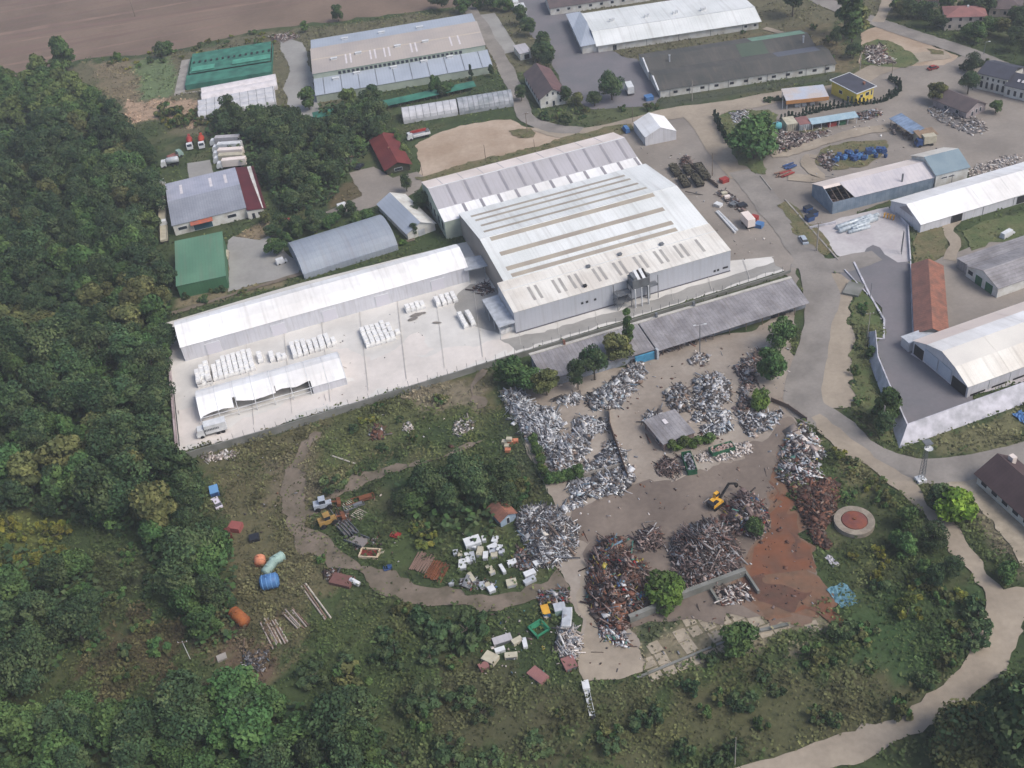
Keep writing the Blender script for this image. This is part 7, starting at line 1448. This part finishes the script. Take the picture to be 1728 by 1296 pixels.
def hardmask(x, y):
    m = np.zeros(len(x), bool)
    for P_ in HARD:
        A_ = np.array(P_); lo, hi = A_.min(0), A_.max(0); k = (x > lo[0])&(x < hi[0])&(y > lo[1])&(y < hi[1])
        if k.any(): m[k] |= inpoly(x[k], y[k], P_)
    return m
X = []; 
for P_ in ALLW:
    A_ = np.array(P_); lo, hi = A_.min(0), A_.max(0); n = int(np.prod(hi-lo)*1.3); q = R_.uniform(lo, hi, (n,2)); X.append(q[inpoly(q[:,0], q[:,1], P_)])
X = np.concatenate(X); X = X[~hardmask(X[:,0], X[:,1])]; n = len(X); print('undergrowth', n)
z = R_.uniform(.3, 3.2, n)*(.5+vnoise(X[:,0], X[:,1], 5)); pal = np.array([C(*p_)[:3] for p_ in FOR+MID[:1]])
V, F, cc = leaves(np.concatenate([X, z[:,None]], 1), np.tile([0,0,1.], (n,1)), .62, pal[R_.integers(0,len(pal),n)]*R_.uniform(.7,1.2,(n,1)), R_)
tag(rawmesh('undergrowth', V, F, cc, M_tuft), 'low leafy undergrowth below the trees of the woods', 'undergrowth', kind='stuff')
def softmask(x, y):
    m = np.zeros(len(x), bool)
    for P_ in SOFT: m |= inpoly(x, y, P_)
    return m
TRK = SOFT[:3]+[plist]
def weeds(name, label, box, n, size, zmax, lo=.08, seed=2, clump=11, thr=.35):
    (x0,x1,y0,y1) = box; q = R_.uniform((x0,y0), (x1,y1), (n,2)); q = q[~(hardmask(q[:,0], q[:,1]) & ~softmask(q[:,0], q[:,1]))]; u = fbm(q[:,0], q[:,1], clump, seed)
    trk = np.zeros(len(q), bool)
    for P_ in TRK: trk |= inpoly(q[:,0], q[:,1], P_)
    k = (R_.random(len(q)) < np.clip((u-thr)*3.2, lo, 1)) & ~(trk & (R_.random(len(q)) > .16)); q = q[k]; u = u[k]; n = len(q)
    base = gcol(q[:,0], q[:,1]); sf = softmask(q[:,0], q[:,1]); base[sf] = C(96,98,66)[:3]; t_ = vnoise(q[:,0], q[:,1], 6, 17)[:,None]; t2 = vnoise(q[:,0], q[:,1], 15, 27)[:,None]; t3 = vnoise(q[:,0], q[:,1], 2.6, 37)[:,None]
    green = np.array(C(60,84,46)[:3])*t_+np.array(C(104,108,62)[:3])*(1-t_); br = np.clip((base[:,0]/(base[:,1]+1e-4)-1.0)*3, 0, 1)[:,None]; mx = .6-.4*br; cc = base*(1-mx)+mx*(green*t2+base*(1-t2)); cc = cc*(.5+1.15*t3)*R_.uniform(.7,1.35,(n,1))
    V, F, cc = leaves(np.concatenate([q, (R_.uniform(.06,zmax,n)*(.3+1.1*u))[:,None]], 1), np.tile([0,-.3,1.], (n,1)), size, cc, R_)
    tag(rawmesh(name, V, F, cc, M_tuft), label, 'weeds', kind='stuff')
weeds('weeds', 'rough grass and weeds covering the near ground', (-150,140,95,240), 190000, .24, .6)
weeds('tall_weeds', 'clumps of tall weeds in the near ground', (-150,140,95,235), 170000, .3, 1.5, .03, 44, 6, .46)
weeds('rough_grass', 'rough grass covering the farther ground', (-200,260,240,520), 140000, .36, .6)
# ------------------------------------------------------------------ air
hz = MB(); hz.box(-700, 700, -60, 1500, -1.2, 190); o = hz.build('haze', None); o.data.materials.clear()
hm = bpy.data.materials.new('haze'); hm.use_nodes = True; n_ = hm.node_tree.nodes; n_.remove(n_['Principled BSDF']); pv = n_.new('ShaderNodeVolumePrincipled'); pv.inputs['Color'].default_value = (.9,.93,1,1); pv.inputs['Density'].default_value = .00026; pv.inputs['Anisotropy'].default_value = .2
hm.node_tree.links.new(pv.outputs[0], n_['Material Output'].inputs['Volume']); o.data.materials.append(hm); o['kind'] = 'stuff'; o['label'] = 'thin pale haze over the whole valley'; o['category'] = 'haze'
for (k_, i_) in [(a_, c_) for a_ in PROT for c_ in range(len(PROT[a_]))]:
    if (k_, i_) not in USED:
        r = PROT[k_][i_]
        for ch in list(r.children): bpy.data.objects.remove(ch, do_unlink=True)
        bpy.data.objects.remove(r, do_unlink=True)
print('objects', len(bpy.data.objects))
